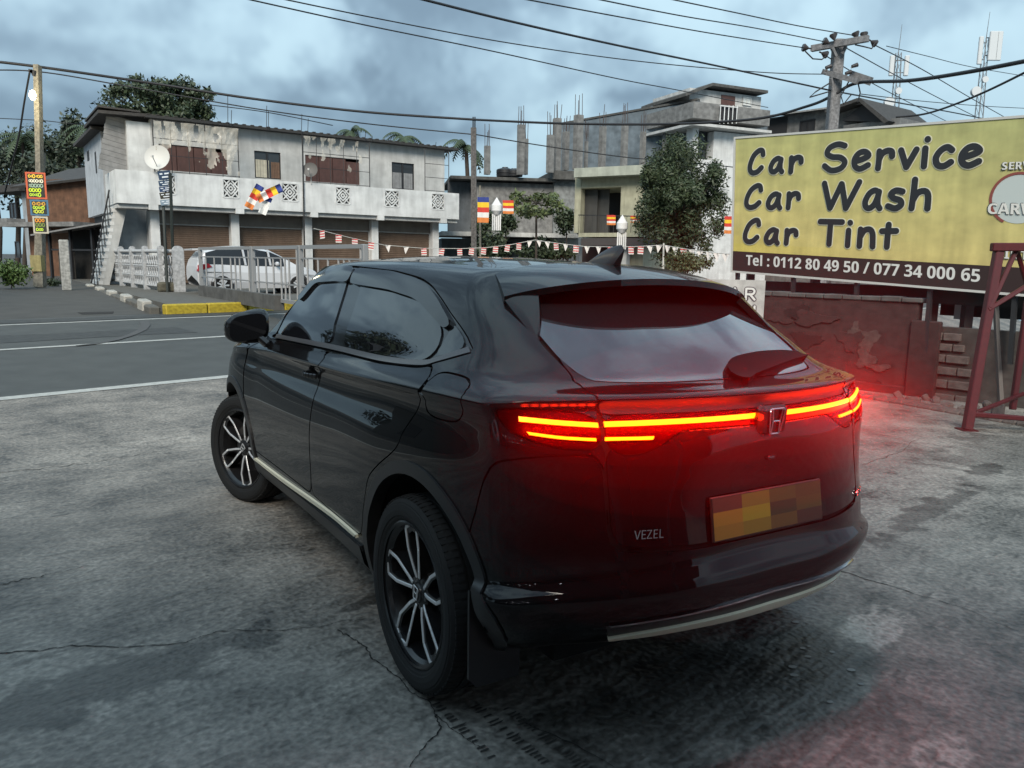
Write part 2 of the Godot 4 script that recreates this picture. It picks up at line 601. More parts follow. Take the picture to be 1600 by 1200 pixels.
	for q in [[225, 502], [228, 508], [222, 516], [205, 524], [180, 532], [150, 538], [120, 541]]:
		bp.append(lot_at(q[0], q[1]))
	ribbon(br, bp, 0.18, 0.08, 0.011)
	put("tyre_mark", br, mat("rubber mark", Color(0.06, 0.06, 0.06), 0.8), road)
	# ground beyond it, up to the horizon
	var dirt := worn("far ground", Color(0.085, 0.082, 0.075), 0.9, 0.2, Vector3(1.3, 1.3, 1.3), "blotch", "grain", 0.6)
	structure("far_ground", sheet(-110, 130, 17.0, 60.0, 24, 16, 0.0, 1, 1), dirt)
	var fg := M.new()
	fg.quad(st(-900, 60), st(900, 60), st(900, 1200), st(-900, 1200), Vector3.UP)
	fg.quad(st(-900, 17, 0.0), st(-110, 17, 0.0), st(-110, 60), st(-900, 60), Vector3.UP)
	fg.quad(st(130, 17), st(900, 17), st(900, 60), st(130, 60), Vector3.UP)
	structure("distant_ground", fg, dirt)
	# side street gutter grate
	var dr := M.new()
	var q0 := [lot_at(120, 488.5, 0.006), lot_at(178, 487, 0.006), lot_at(176, 490.5, 0.006), lot_at(128, 491.5, 0.006)]
	dr.quad(q0[0], q0[1], q0[2], q0[3], Vector3.UP)
	put("storm_drain", dr, dark, road)
	# pavement with its kerb
	var slab := worn("pavement concrete", Color(0.14, 0.135, 0.12), 0.9, 0.5, Vector3(1.3, 1.3, 1.3), "blotch", "grain", 0.5)
	var pv := M.new()
	var poly := PackedVector2Array()
	for q in [[6.5, 16.95], [60, 16.95], [60, 58], [13.6, 58], [8.9, 30.6]]:
		var w := st(q[0], q[1])
		poly.append(Vector2(w.x, -w.z))
	pv.prism(poly, -0.1, 0.372, Transform3D(Basis(Vector3.RIGHT, -PI / 2), Vector3()))
	var pave := structure("pavement", pv, slab)
	var yellow := worn("yellow kerb paint", Color(0.70, 0.53, 0.04), 0.7, 1.3, Vector3(3, 3, 3), "mottle", "grain", 0.3)
	var white := worn("white kerb paint", Color(0.66, 0.64, 0.58), 0.75, 1.3, Vector3(3, 3, 3), "mottle", "grain", 0.3)
	for i in 22:
		var s := 6.35 + i * 0.92
		var p0 := st(s, 16.85)
		var p1 := st(s + 0.90, 16.85)
		var k := M.new()
		k.bar(Vector3(p0.x, 0.265, p0.z), Vector3(p1.x, 0.265, p1.z), 0.22, 0.24, Vector3.UP, 0.025)
		put("kerb_stone", k, yellow if i < 4 else (white if i % 2 == 0 else slab), pave)
	for i in 16:
		var f0 := i * 0.0625 + 0.006
		var a0 := st(lerpf(6.2, 8.75, f0), lerpf(16.9, 30.6, f0))
		var a1 := st(lerpf(6.2, 8.75, f0 + 0.05), lerpf(16.9, 30.6, f0 + 0.05))
		var k := M.new()
		var lift := 0.28 if i % 3 == 1 else 0.2
		k.bar(Vector3(a0.x, lift, a0.z), Vector3(a1.x, lift + 0.02, a1.z), 0.22, 0.26, Vector3.UP, 0.03)
		put("kerb_stone", k, white if i % 3 == 1 else slab, pave)

# ---------- the car: X forward from the rear axle, Y to its left, Z up
const ST := [-0.6, -0.2, 0.3, 0.9, 1.5, 2.1, 2.7, 3.2]
var gp := []          # grid of the left half: rows of points
var gn := []          # normals
var gu := []          # unwrapped coordinate: X on the flank, y - 1.3 on the tail, 4.1 - y on the nose
var NC := 0

func cv(p: Vector3, mirror := false) -> Vector3:
	return Vector3(p.y if mirror else -p.y, p.z, -p.x)

func tab(t: Array, x: float) -> float:
	if x <= ST[0]:
		return t[0] + (t[1] - t[0]) / (ST[1] - ST[0]) * (x - ST[0])
	if x >= ST[7]:
		return t[7] + (t[7] - t[6]) / (ST[7] - ST[6]) * (x - ST[7])
	var k := 0
	while x > ST[k + 1]:
		k += 1
	var h: float = ST[k + 1] - ST[k]
	var f: float = (x - ST[k]) / h
	var a := maxi(k - 1, 0)
	var b := mini(k + 2, 7)
	var m0: float = (t[k + 1] - t[a]) / (ST[k + 1] - ST[a]) * h
	var m1: float = (t[b] - t[k]) / (ST[b] - ST[k]) * h
	var f2 := f * f
	var f3 := f2 * f
	return t[k] * (2 * f3 - 3 * f2 + 1) + m0 * (f3 - 2 * f2 + f) + t[k + 1] * (-2 * f3 + 3 * f2) + m1 * (f3 - f2)

func plus(a: Array, o) -> Array:
	var r := []
	for i in 8:
		r.append(a[i] + (o[i] if o is Array else o))
	return r

func contour(r: Dictionary) -> Array:
	var ptn := PackedVector3Array()
	var un := PackedFloat32Array()
	var xr := -0.5
	var xf := 2.8
	for i in 25:
		xr = lerpf(xr, r.rx + r.rb * pow(tab(r.y, xr), 2), 0.6)
		xf = lerpf(xf, r.fx - r.fb * pow(tab(r.y, xf), 2), 0.6)
	var yr := tab(r.y, xr)
	var yf := tab(r.y, xf)
	var zr := tab(r.z, xr)
	var zf := tab(r.z, xf)
	var fl: float = 0.24 * smoothstep(0.40, 0.54, r.rz) * (1.0 - smoothstep(0.76, 0.96, r.rz))
	var kb: float = r.rb * yr * yr / pow(yr - fl, 2)
	var rear := func(y: float) -> Vector3: return Vector3(r.rx + kb * pow(maxf(y - fl, 0.0), 2), y, r.rz + (zr - r.rz) * pow(y / yr, 2))
	var nose := func(y: float) -> Vector3: return Vector3(r.fx - r.fb * y * y, y, r.fz + (zf - r.fz) * pow(y / yf, 2))
	for i in 9:
		var y: float = (yf - r.ff) * i / 8.0
		ptn.append(nose.call(y)); un.append(4.1 - y)
	var side := func(x: float) -> Vector3: return Vector3(x, tab(r.y, x), tab(r.z, x))
	var a: Vector3 = ptn[-1]
	var b: Vector3 = side.call(xf - r.ff)
	var c := Vector3(xf, yf, zf)
	for i in range(1, 6):
		var f := i / 6.0
		ptn.append(a.lerp(c, f).lerp(c.lerp(b, f), f)); un.append(lerpf(un[8], b.x, f))
	for i in 131:
		var x := lerpf(xf - r.ff, xr + r.fr, i / 130.0)
		ptn.append(side.call(x)); un.append(x)
	a = ptn[-1]
	var ua := un[-1]
	b = rear.call(yr - r.fr)
	c = Vector3(xr, yr, zr)
	for i in range(1, 9):
		var f := i / 9.0
		ptn.append(a.lerp(c, f).lerp(c.lerp(b, f), f)); un.append(lerpf(ua, b.y - 1.3, f))
	for i in 29:
		var y: float = (yr - r.fr) * (1.0 - i / 28.0)
		ptn.append(rear.call(y)); un.append(y - 1.3)
	return [ptn, un]

func crv(p0: Vector3, p1: Vector3, p2: Vector3, p3: Vector3, f: float) -> Vector3:
	var d1 := sqrt(maxf(p0.distance_to(p1), 1e-4))
	var d2 := sqrt(maxf(p1.distance_to(p2), 1e-4))
	var d3 := sqrt(maxf(p2.distance_to(p3), 1e-4))
	var m1 := d2 * ((p1 - p0) / d1 - (p2 - p0) / (d1 + d2) + (p2 - p1) / d2)
	var m2 := d2 * ((p2 - p1) / d2 - (p3 - p1) / (d2 + d3) + (p3 - p2) / d3)
	var f2 := f * f
	var f3 := f2 * f
	return p1 * (2 * f3 - 3 * f2 + 1) + m1 * (f3 - 2 * f2 + f) + p2 * (-2 * f3 + 3 * f2) + m2 * (f3 - f2)

func build_surface() -> void:
	var W := [0.835, 0.872, 0.886, 0.873, 0.870, 0.876, 0.885, 0.80]
	var sh := [1.057, 1.049, 1.034, 1.016, 1.010, 1.0, 0.965, 0.88]
	var rows := []
	var low := func(z, o, rz, rx, fz, fx, fr): rows.append({"z": z, "y": plus(W, o), "rz": rz, "rx": rx, "rb": 0.355, "fr": fr, "fz": fz, "fx": fx, "fb": 0.5, "ff": 0.14})
	low.call([0.30, 0.24, 0.215, 0.215, 0.215, 0.215, 0.215, 0.25], -0.11, 0.30, -0.55, 0.22, 3.20, 0.10)
	low.call([0.35, 0.29, 0.27, 0.27, 0.27, 0.27, 0.27, 0.30], -0.045, 0.345, -0.70, 0.28, 3.30, 0.09)
	low.call([0.395, 0.37, 0.36, 0.36, 0.36, 0.36, 0.37, 0.40], -0.02, 0.40, -0.772, 0.38, 3.35, 0.08)
	low.call([0.455, 0.445, 0.44, 0.44, 0.44, 0.44, 0.44, 0.45], [0.018, 0.0, -0.006, -0.008, -0.008, -0.008, 0.0, 0.0], 0.47, -0.80, 0.45, 3.36, 0.07)
	low.call([0.515, 0.505, 0.50, 0.50, 0.50, 0.50, 0.50, 0.51], [0.020, 0.002, -0.003, -0.004, -0.004, -0.004, 0.0, 0.0], 0.545, -0.802, 0.52, 3.37, 0.07)
	low.call([0.545, 0.52, 0.515, 0.515, 0.515, 0.515, 0.515, 0.525], [-0.014, -0.002, -0.002, -0.003, -0.003, -0.003, 0.0, 0.0], 0.605, -0.776, 0.54, 3.37, 0.07)
	low.call([0.62, 0.605, 0.60, 0.60, 0.60, 0.60, 0.60, 0.61], [-0.018, 0.0, 0.0, 0.002, 0.002, 0.002, 0.002, 0.0], 0.65, -0.766, 0.62, 3.38, 0.07)
	low.call([0.74, 0.725, 0.72, 0.72, 0.72, 0.72, 0.72, 0.72], [-0.024, 0.002, 0.002, 0.0, 0.0, 0.0, 0.002, 0.0], 0.76, -0.748, 0.74, 3.38, 0.07)
	low.call([0.86, 0.855, 0.85, 0.85, 0.85, 0.85, 0.85, 0.82], [-0.016, -0.006, -0.016, -0.020, -0.02, -0.014, -0.008, -0.02], 0.86, -0.752, 0.84, 3.36, 0.07)
	low.call(plus(sh, [-0.10, -0.10, -0.10, -0.095, -0.09, -0.08, -0.06, -0.03]), [-0.012, -0.024, -0.042, -0.044, -0.040, -0.028, -0.018, -0.03], 0.95, -0.757, 0.90, 3.33, 0.06)
	low.call(plus(sh, -0.028), [-0.012, -0.028, -0.048, -0.047, -0.042, -0.032, -0.025, -0.05], 1.035, -0.726, 0.925, 3.30, 0.06)
	low.call(sh, [-0.006, -0.014, -0.022, -0.024, -0.025, -0.026, -0.028, -0.07], 1.056, -0.712, 0.94, 3.27, 0.06)
	low.call(plus(sh, 0.014), [-0.012, -0.020, -0.029, -0.032, -0.033, -0.034, -0.04, -0.09], 1.082, -0.722, 0.95, 3.25, 0.07)
	low.call(plus(sh, [0.028, 0.03, 0.034, 0.036, 0.034, 0.035, 0.05, 0.03]), [-0.03, -0.036, -0.043, -0.046, -0.046, -0.05, -0.07, -0.12], 1.093, -0.704, 0.96, 3.20, 0.09)
	var up := func(z, y, rz, rx, rb, fr, fz, fx): rows.append({"z": z, "y": y, "rz": rz, "rx": rx, "rb": rb, "fr": fr, "fz": fz, "fx": fx, "fb": 0.45, "ff": 0.05})
	up.call([1.135, 1.122, 1.106, 1.10, 1.10, 1.095, 1.08, 1.0], [0.70, 0.785, 0.800, 0.802, 0.80, 0.785, 0.75, 0.6], 1.106, -0.585, 0.34, 0.17, 1.07, 2.45)
	up.call([1.22, 1.21, 1.20, 1.20, 1.20, 1.19, 1.17, 1.1], [0.58, 0.705, 0.755, 0.764, 0.763, 0.745, 0.7, 0.6], 1.20, -0.43, 0.33, 0.12, 1.17, 2.24)
	up.call([1.31, 1.315, 1.32, 1.325, 1.32, 1.30, 1.25, 1.2], [0.50, 0.632, 0.686, 0.700, 0.700, 0.685, 0.65, 0.6], 1.31, -0.248, 0.32, 0.11, 1.30, 2.06)
	up.call([1.355, 1.385, 1.42, 1.443, 1.445, 1.395, 1.3, 1.2], [0.46, 0.560, 0.606, 0.633, 0.632, 0.60, 0.58, 0.5], 1.41, -0.085, 0.30, 0.10, 1.435, 1.90)
	up.call([1.385, 1.422, 1.452, 1.478, 1.480, 1.43, 1.33, 1.25], [0.40, 0.485, 0.548, 0.580, 0.582, 0.56, 0.52, 0.5], 1.452, -0.012, 0.27, 0.10, 1.475, 1.83)
	var zc := [1.40, 1.462, 1.497, 1.525, 1.530, 1.50, 1.4, 1.3]
	var cont := []
	for r in rows:
		cont.append(contour(r))
	NC = cont[0][0].size()
	for k in [0.78, 0.5, 0.25, 0.0]:
		var src: PackedVector3Array = cont[rows.size() - 1][0]
		var o := PackedVector3Array()
		for p in src:
			o.append(Vector3(p.x, p.y * k, lerpf(p.z, maxf(tab(zc, p.x), p.z), 1.0 - k * k)))
		cont.append([o, cont[rows.size() - 1][1]])
	var nr := cont.size()
	var sub := [3, 3, 4, 3, 2, 4, 5, 5, 5, 4, 2, 2, 2, 4, 6, 7, 7, 4, 5, 5, 5, 5]
	for j in nr - 1:
		for f in sub[j]:
			var g: float = float(f) / float(sub[j])
			var rp := PackedVector3Array()
			var ru := PackedFloat32Array()
			for i in NC:
				rp.append(crv(cont[maxi(j - 1, 0)][0][i], cont[j][0][i], cont[j + 1][0][i], cont[mini(j + 2, nr - 1)][0][i], g))
				ru.append(lerpf(cont[j][1][i], cont[j + 1][1][i], g))
			gp.append(rp)
			gu.append(ru)
	gp.append(cont[nr - 1][0])
	gu.append(cont[nr - 1][1])
	var nj := gp.size()
	for j in nj:
		var rn := PackedVector3Array()
		for i in NC:
			var du: Vector3 = gp[j][mini(i + 1, NC - 1)] - gp[j][maxi(i - 1, 0)]
			var dv: Vector3 = gp[mini(j + 1, nj - 1)][i] - gp[maxi(j - 1, 0)][i]
			if i == 0 or i == NC - 1:
				du = Vector3(0, du.y, 0)
			if j == nj - 1:
				dv = Vector3(0, dv.y, 0)
				du = Vector3(gp[j][mini(i + 2, NC - 1)].x - gp[j][maxi(i - 2, 0)].x, 0, gp[j][mini(i + 2, NC - 1)].z - gp[j][maxi(i - 2, 0)].z)
			var n := du.cross(dv).normalized()
			var p: Vector3 = gp[j][i]
			if n.length() < 0.5:
				n = rn[-1] if rn.size() else Vector3(0, 0, 1)
			if n.dot(p - Vector3(clampf(p.x, 0.6, 2.2), 0, 0.75)) < 0.0:
				n = -n
			rn.append(n)
		gn.append(rn)

# a place on the skin: unwrapped coordinate and height
func skin(u: float, z: float) -> Array:
	var lastz := -1.0
	var lp := Vector3()
	var ln := Vector3()
	for j in gp.size():
		var ru: PackedFloat32Array = gu[j]
		var lo := 0
		var hi := NC - 1
		if u >= ru[0]:
			hi = 1
		elif u <= ru[NC - 1]:
			lo = NC - 2
		else:
			while hi - lo > 1:
				var mid := (lo + hi) / 2
				if ru[mid] > u:
					lo = mid
				else:
					hi = mid
		var f := clampf((u - ru[lo]) / (ru[hi] - ru[lo]), -0.2, 1.2) if absf(ru[hi] - ru[lo]) > 1e-6 else 0.0
		var p: Vector3 = gp[j][lo].lerp(gp[j][hi], f)
		var n: Vector3 = gn[j][lo].lerp(gn[j][hi], f)
		if p.z >= z and j > 0:
			var g: float = clampf((z - lp.z) / maxf(p.z - lp.z, 1e-5), 0.0, 1.0)
			return [lp.lerp(p, g), ln.lerp(n, g).normalized()]
		lp = p
		ln = n
	return [lp, ln.normalized()]

func sd(poly: PackedVector2Array, p: Vector2) -> float:
	var d := 1e9
	var s := 1.0
	var j := poly.size() - 1
	for i in poly.size():
		var e := poly[j] - poly[i]
		var w := p - poly[i]
		var b := w - e * clampf(w.dot(e) / e.length_squared(), 0.0, 1.0)
		d = minf(d, b.length_squared())
		var c1 := p.y >= poly[i].y
		var c2 := p.y < poly[j].y
		var c3 := e.x * w.y > e.y * w.x
		if (c1 and c2 and c3) or (not c1 and not c2 and not c3):
			s = -s
		j = i
	return s * sqrt(d)

func outline(a: Array, cut := 0.12, rounds := 2) -> PackedVector2Array:
	var p := PackedVector2Array()
	for q in a:
		p.append(Vector2(q[0], q[1]))
	for k in rounds:
		var o := PackedVector2Array()
		for i in p.size():
			var b := p[i]
			var prev := p[(i + p.size() - 1) % p.size()]
			var next := p[(i + 1) % p.size()]
			o.append(b.lerp(prev, minf(cut, 0.03 / maxf(b.distance_to(prev), 0.03))))
			o.append(b.lerp(next, minf(cut, 0.03 / maxf(b.distance_to(next), 0.03))))
		p = o
	return p

# signed distance of every grid vertex to an outline in (u, z)
func field(a: Array, cut := 0.25) -> Array:
	var poly := outline(a, cut)
	var lo := poly[0]
	var hi := poly[0]
	for q in poly:
		lo = lo.min(q); hi = hi.max(q)
	lo -= Vector2(0.12, 0.12); hi += Vector2(0.12, 0.12)
	var r := []
	for j in gp.size():
		var row := PackedFloat32Array()
		row.resize(NC)
		for i in NC:
			var p := Vector2(gu[j][i], gp[j][i].z)
			row[i] = sd(poly, p) if p.x > lo.x and p.x < hi.x and p.y > lo.y and p.y < hi.y else 0.12
		r.append(row)
	return r

func hole(cx: float, cz: float, rad: float) -> Array:
	var r := []
	for j in gp.size():
		var row := PackedFloat32Array()
		row.resize(NC)
		for i in NC:
			var p := Vector2(gu[j][i], gp[j][i].z)
			row[i] = p.distance_to(Vector2(cx, cz)) - rad if gp[j][i].z < 1.0 else 0.5
		r.append(row)
	return r

# inside a, outside every b: fields joined, kept gap away from the cuts
func both(a, bs: Array, gap := 0.0) -> Array:
	var r := []
	for j in gp.size():
		var row := PackedFloat32Array()
		row.resize(NC)
		for i in NC:
			var f: float = a[j][i] + gap if a != null else -1.0
			for b in bs:
				f = maxf(f, gap - b[j][i])
			row[i] = f
		r.append(row)
	return r

# cuts the piece with f < 0 out of the skin; side 0 left, 1 right, 2 both
func piece(m: M, f: Array, off: float, side: int, thick: float) -> void:
	for j in gp.size() - 1:
		var f0: PackedFloat32Array = f[j]
		var f1: PackedFloat32Array = f[j + 1]
		for i in NC - 1:
			if f0[i] > 0.0 and f0[i + 1] > 0.0 and f1[i] > 0.0 and f1[i + 1] > 0.0:
				continue
			var cp := [gp[j][i], gp[j][i + 1], gp[j + 1][i + 1], gp[j + 1][i]]
			var cn := [gn[j][i], gn[j][i + 1], gn[j + 1][i + 1], gn[j + 1][i]]
			var cf := [f0[i], f0[i + 1], f1[i + 1], f1[i]]
			var op := []
			var on := []
			var cut := []
			for k in 4:
				var e := (k + 1) % 4
				if cf[k] <= 0.0:
					op.append(cp[k]); on.append(cn[k]); cut.append(false)
				if (cf[k] <= 0.0) != (cf[e] <= 0.0):
					var g: float = cf[k] / (cf[k] - cf[e])
					op.append(cp[k].lerp(cp[e], g)); on.append(cn[k].lerp(cn[e], g).normalized()); cut.append(true)
			for s in 2:
				if side != 2 and side != s:
					continue
				var mir := s == 1
				var q := []
				var w := []
				for k in op.size():
					q.append(cv(op[k] + on[k] * off, mir))
					w.append(cv(on[k], mir))
				for k in range(1, op.size() - 1):
					m.tri(q[0], q[k], q[k + 1], w[0], w[k], w[k + 1])
				if thick > 0.0:
					for k in op.size():
						var e := (k + 1) % op.size()
						if cut[k] and cut[e] and op.size() > 2:
							var ins := Vector3()
							for z in q:
								ins += z / q.size()
							m.quad(q[k], q[e], q[e] - w[e] * thick, q[k] - w[k] * thick, (q[k] + q[e]) * 0.5 - ins)

func part(called: String, f: Array, material: Material, parent: Node, side := 2, off := 0.0, thick := 0.012) -> MeshInstance3D:
	var m := M.new()
	piece(m, f, off, side, thick)
	return put(called, m, material, parent)

# a strip laid on the skin between an upper and a lower line of (u, z); n steps along
func strip(m: M, top: Array, bot: Array, off: float, side: int, n := 24, thick := 0.01, bulge := 0.0) -> void:
	var tp := smooth(top.map(func(q): return Vector2(q[0], q[1])), 8)
	var bp := smooth(bot.map(func(q): return Vector2(q[0], q[1])), 8)
	for s in 2:
		if side != 2 and side != s:
			continue
		var last := []
		for i in n + 1:
			var f := float(i) / n
			var a := tp[0].lerp(tp[-1], 0) if tp.size() < 2 else along(tp, f)
			var b := along(bp, f)
			var A: Array = skin(a.x, a.y)
			var B: Array = skin(b.x, b.y)
			var C: Array = skin((a.x + b.x) / 2, (a.y + b.y) / 2)
			var row := [cv(A[0] + A[1] * off, s == 1), cv(C[0] + C[1] * (off + bulge), s == 1), cv(B[0] + B[1] * off, s == 1), cv(A[1], s == 1), cv(C[1], s == 1), cv(B[1], s == 1)]
			if i > 0:
				for k in 2:
					m.tri(last[k], row[k], row[k + 1], last[k + 3], row[k + 3], row[k + 4])
					m.tri(last[k], row[k + 1], last[k + 1], last[k + 3], row[k + 4], last[k + 4])
				var up: Vector3 = row[0] - row[2]
				m.quad(last[0], row[0], row[0] - row[3] * thick, last[0] - last[3] * thick, up)
				m.quad(last[2], row[2], row[2] - row[5] * thick, last[2] - last[5] * thick, -up)
			if i == 0 or i == n:
				m.quad(row[0], row[2], row[2] - row[5] * thick, row[0] - row[3] * thick, Vector3(0, 0, 1) if i == n else Vector3(0, 0, -1))
			last = row

func along(p: PackedVector2Array, f: float) -> Vector2:
	var x := clampf(f, 0.0, 1.0) * (p.size() - 1)
	var k := mini(int(x), p.size() - 2)
	return p[k].lerp(p[k + 1], x - k)

func make_wheel(parent: Node, x: Transform3D) -> void:
	# local x points outwards
	var w := Node3D.new()
	w.name = "wheel"
	parent.add_child(w, true)
	w.transform = x
	var rubber := worn("tyre rubber", Color(0.010, 0.010, 0.0105), 0.85, 2.0, Vector3(6, 6, 6), "blotch", "grain")
	var m := M.new()
	m.lathe(PackedVector2Array([Vector2(0.225, -0.10), Vector2(0.29, -0.112), Vector2(0.318, -0.107), Vector2(0.331, -0.092), Vector2(0.3375, -0.075), Vector2(0.338, -0.046), Vector2(0.330, -0.045), Vector2(0.330, -0.037), Vector2(0.338, -0.036), Vector2(0.3385, -0.006), Vector2(0.330, -0.005), Vector2(0.330, 0.005), Vector2(0.3385, 0.006), Vector2(0.338, 0.036), Vector2(0.330, 0.037), Vector2(0.330, 0.045), Vector2(0.338, 0.046), Vector2(0.3375, 0.075), Vector2(0.331, 0.092), Vector2(0.318, 0.107), Vector2(0.312, 0.1075), Vector2(0.31, 0.1105), Vector2(0.29, 0.112), Vector2(0.272, 0.110), Vector2(0.27, 0.107), Vector2(0.262, 0.105), Vector2(0.250, 0.097), Vector2(0.246, 0.09)]), 72, Transform3D())
	for i in 84:
		var p := TAU * i / 84
		for sg in [-1.0, 1.0]:
			var u := Vector3(0, cos(p), sin(p))
			m.bar(u * 0.3365 + Vector3(sg * 0.052, 0, 0), u * 0.329 + Vector3(sg * 0.0965, 0, 0), 0.016, 0.010, u)
	put("tyre", m, rubber, w)
	var black := mat("rim black", Color(0.012, 0.012, 0.013), 0.25)
	m = M.new()
	m.lathe(PackedVector2Array([Vector2(0.21, -0.09), Vector2(0.215, 0.03), Vector2(0.225, 0.075), Vector2(0.236, 0.088), Vector2(0.248, 0.096), Vector2(0.253, 0.101), Vector2(0.247, 0.104), Vector2(0.240, 0.100)]), 60, Transform3D())
	m.lathe(PackedVector2Array([Vector2(0.0, -0.02), Vector2(0.2, -0.02)]), 40, Transform3D())
	put("rim", m, black, w)
	m = M.new()
	m.lathe(PackedVector2Array([Vector2(0.145, 0.0), Vector2(0.15, 0.005), Vector2(0.15, 0.02), Vector2(0.07, 0.022), Vector2(0.065, 0.04), Vector2(0, 0.04)]), 40, Transform3D())
	put("brake_disc", m, mat("disc", Color(0.12, 0.12, 0.12), 0.45, 0.8), w)
	var silver := mat("machined rim", Color(0.66, 0.66, 0.67), 0.35, 0.5)
	var petal := [[0.050, -0.012], [0.080, -0.026], [0.16, -0.052], [0.231, -0.046], [0.243, -0.006], [0.222, 0.042], [0.15, 0.034], [0.080, 0.014], [0.050, 0.007]]
	var first: MeshInstance3D
	var line: MeshInstance3D
	for i in 5:
		var r := Transform3D(Basis(Vector3.RIGHT, TAU * i / 5 + 0.35), Vector3())
		if first == null:
			# spokes: a frame round an open pocket, proud of the barrel
			var sp := M.new()
			var ln := M.new()
			var n := petal.size()
			var c := Vector2(0.155, -0.005)
			for k in n:
				var a := Vector2(petal[k][0], petal[k][1])
				var b := Vector2(petal[(k + 1) % n][0], petal[(k + 1) % n][1])
				var ai := a.lerp(c, 0.30)
				var bi := b.lerp(c, 0.30)
				var dish := func(q: Vector2, lift: float) -> Vector3: return Vector3(0.083 - 0.10 * pow(0.21 - q.x, 2) / 0.025 * 0.16 + lift, q.x, q.y)
				sp.quad(dish.call(a, 0), dish.call(b, 0), dish.call(bi, -0.003), dish.call(ai, -0.003), Vector3.RIGHT)
				sp.quad(dish.call(ai, -0.003), dish.call(bi, -0.003), dish.call(bi, -0.05), dish.call(ai, -0.05), Vector3(0, c.x - ai.x, c.y - ai.y))
				sp.quad(dish.call(a, 0), dish.call(b, 0), dish.call(b, -0.06), dish.call(a, -0.06), Vector3(0, a.x - c.x, a.y - c.y))
				if k < n - 1:
					ln.bar(dish.call(a, 0.001), dish.call(b, 0.001), 0.0125, 0.005, Vector3.RIGHT, 0.0015)
			first = put("spoke", sp, black, w, r)
			line = put("machined_edge", ln, silver, w, r)
		else:
			again("spoke", first, w, r)
			again("machined_edge", line, w, r)
	m = M.new()
	m.lathe(PackedVector2Array([Vector2(0.062, 0.03), Vector2(0.060, 0.06), Vector2(0.036, 0.072), Vector2(0.034, 0.077), Vector2(0.0, 0.079)]), 28, Transform3D())
	put("hub_cap", m, black, w)
	m = M.new()
	letter_h(m, Transform3D(Basis(Vector3(0, 0, -1), Vector3(0, 1, 0), Vector3(1, 0, 0)), Vector3(0.079, 0, 0)), 0.038, 0.003)
	put("hub_badge", m, silver, w)
	m = M.new()
	for i in 5:
		var u := Vector3(0, cos(TAU * i / 5 + 1.0), sin(TAU * i / 5 + 1.0)) * 0.05
		m.cyl(u + Vector3(0.04, 0, 0), u + Vector3(0.068, 0, 0), 0.009, 0.008, 8)
	put("wheel_nuts", m, mat("disc", Color()), w).set_meta("kind", "stuff")

# a letter H inside a rounded frame, drawn with bars in the xy plane of x
func letter_h(m: M, x: Transform3D, s: float, t: float) -> void:
	var fr := [[-0.5, 0.55], [-0.36, -0.5], [-0.28, -0.58], [0.28, -0.58], [0.36, -0.5], [0.5, 0.55], [0.42, 0.62], [-0.42, 0.62], [-0.5, 0.55]]
	for seg in [fr, [[-0.34, 0.62], [-0.24, 0.02], [-0.26, -0.58]], [[0.34, 0.62], [0.24, 0.02], [0.26, -0.58]], [[-0.24, 0.02], [0.24, 0.02]]]:
		for i in seg.size() - 1:
			var a := Vector3(seg[i][0] * s, seg[i][1] * s, t * 0.5)
			var b := Vector3(seg[i + 1][0] * s, seg[i + 1][1] * s, t * 0.5)
			m.bar(x * a, x * b, s * 0.085, t, x.basis.z, t * 0.3)

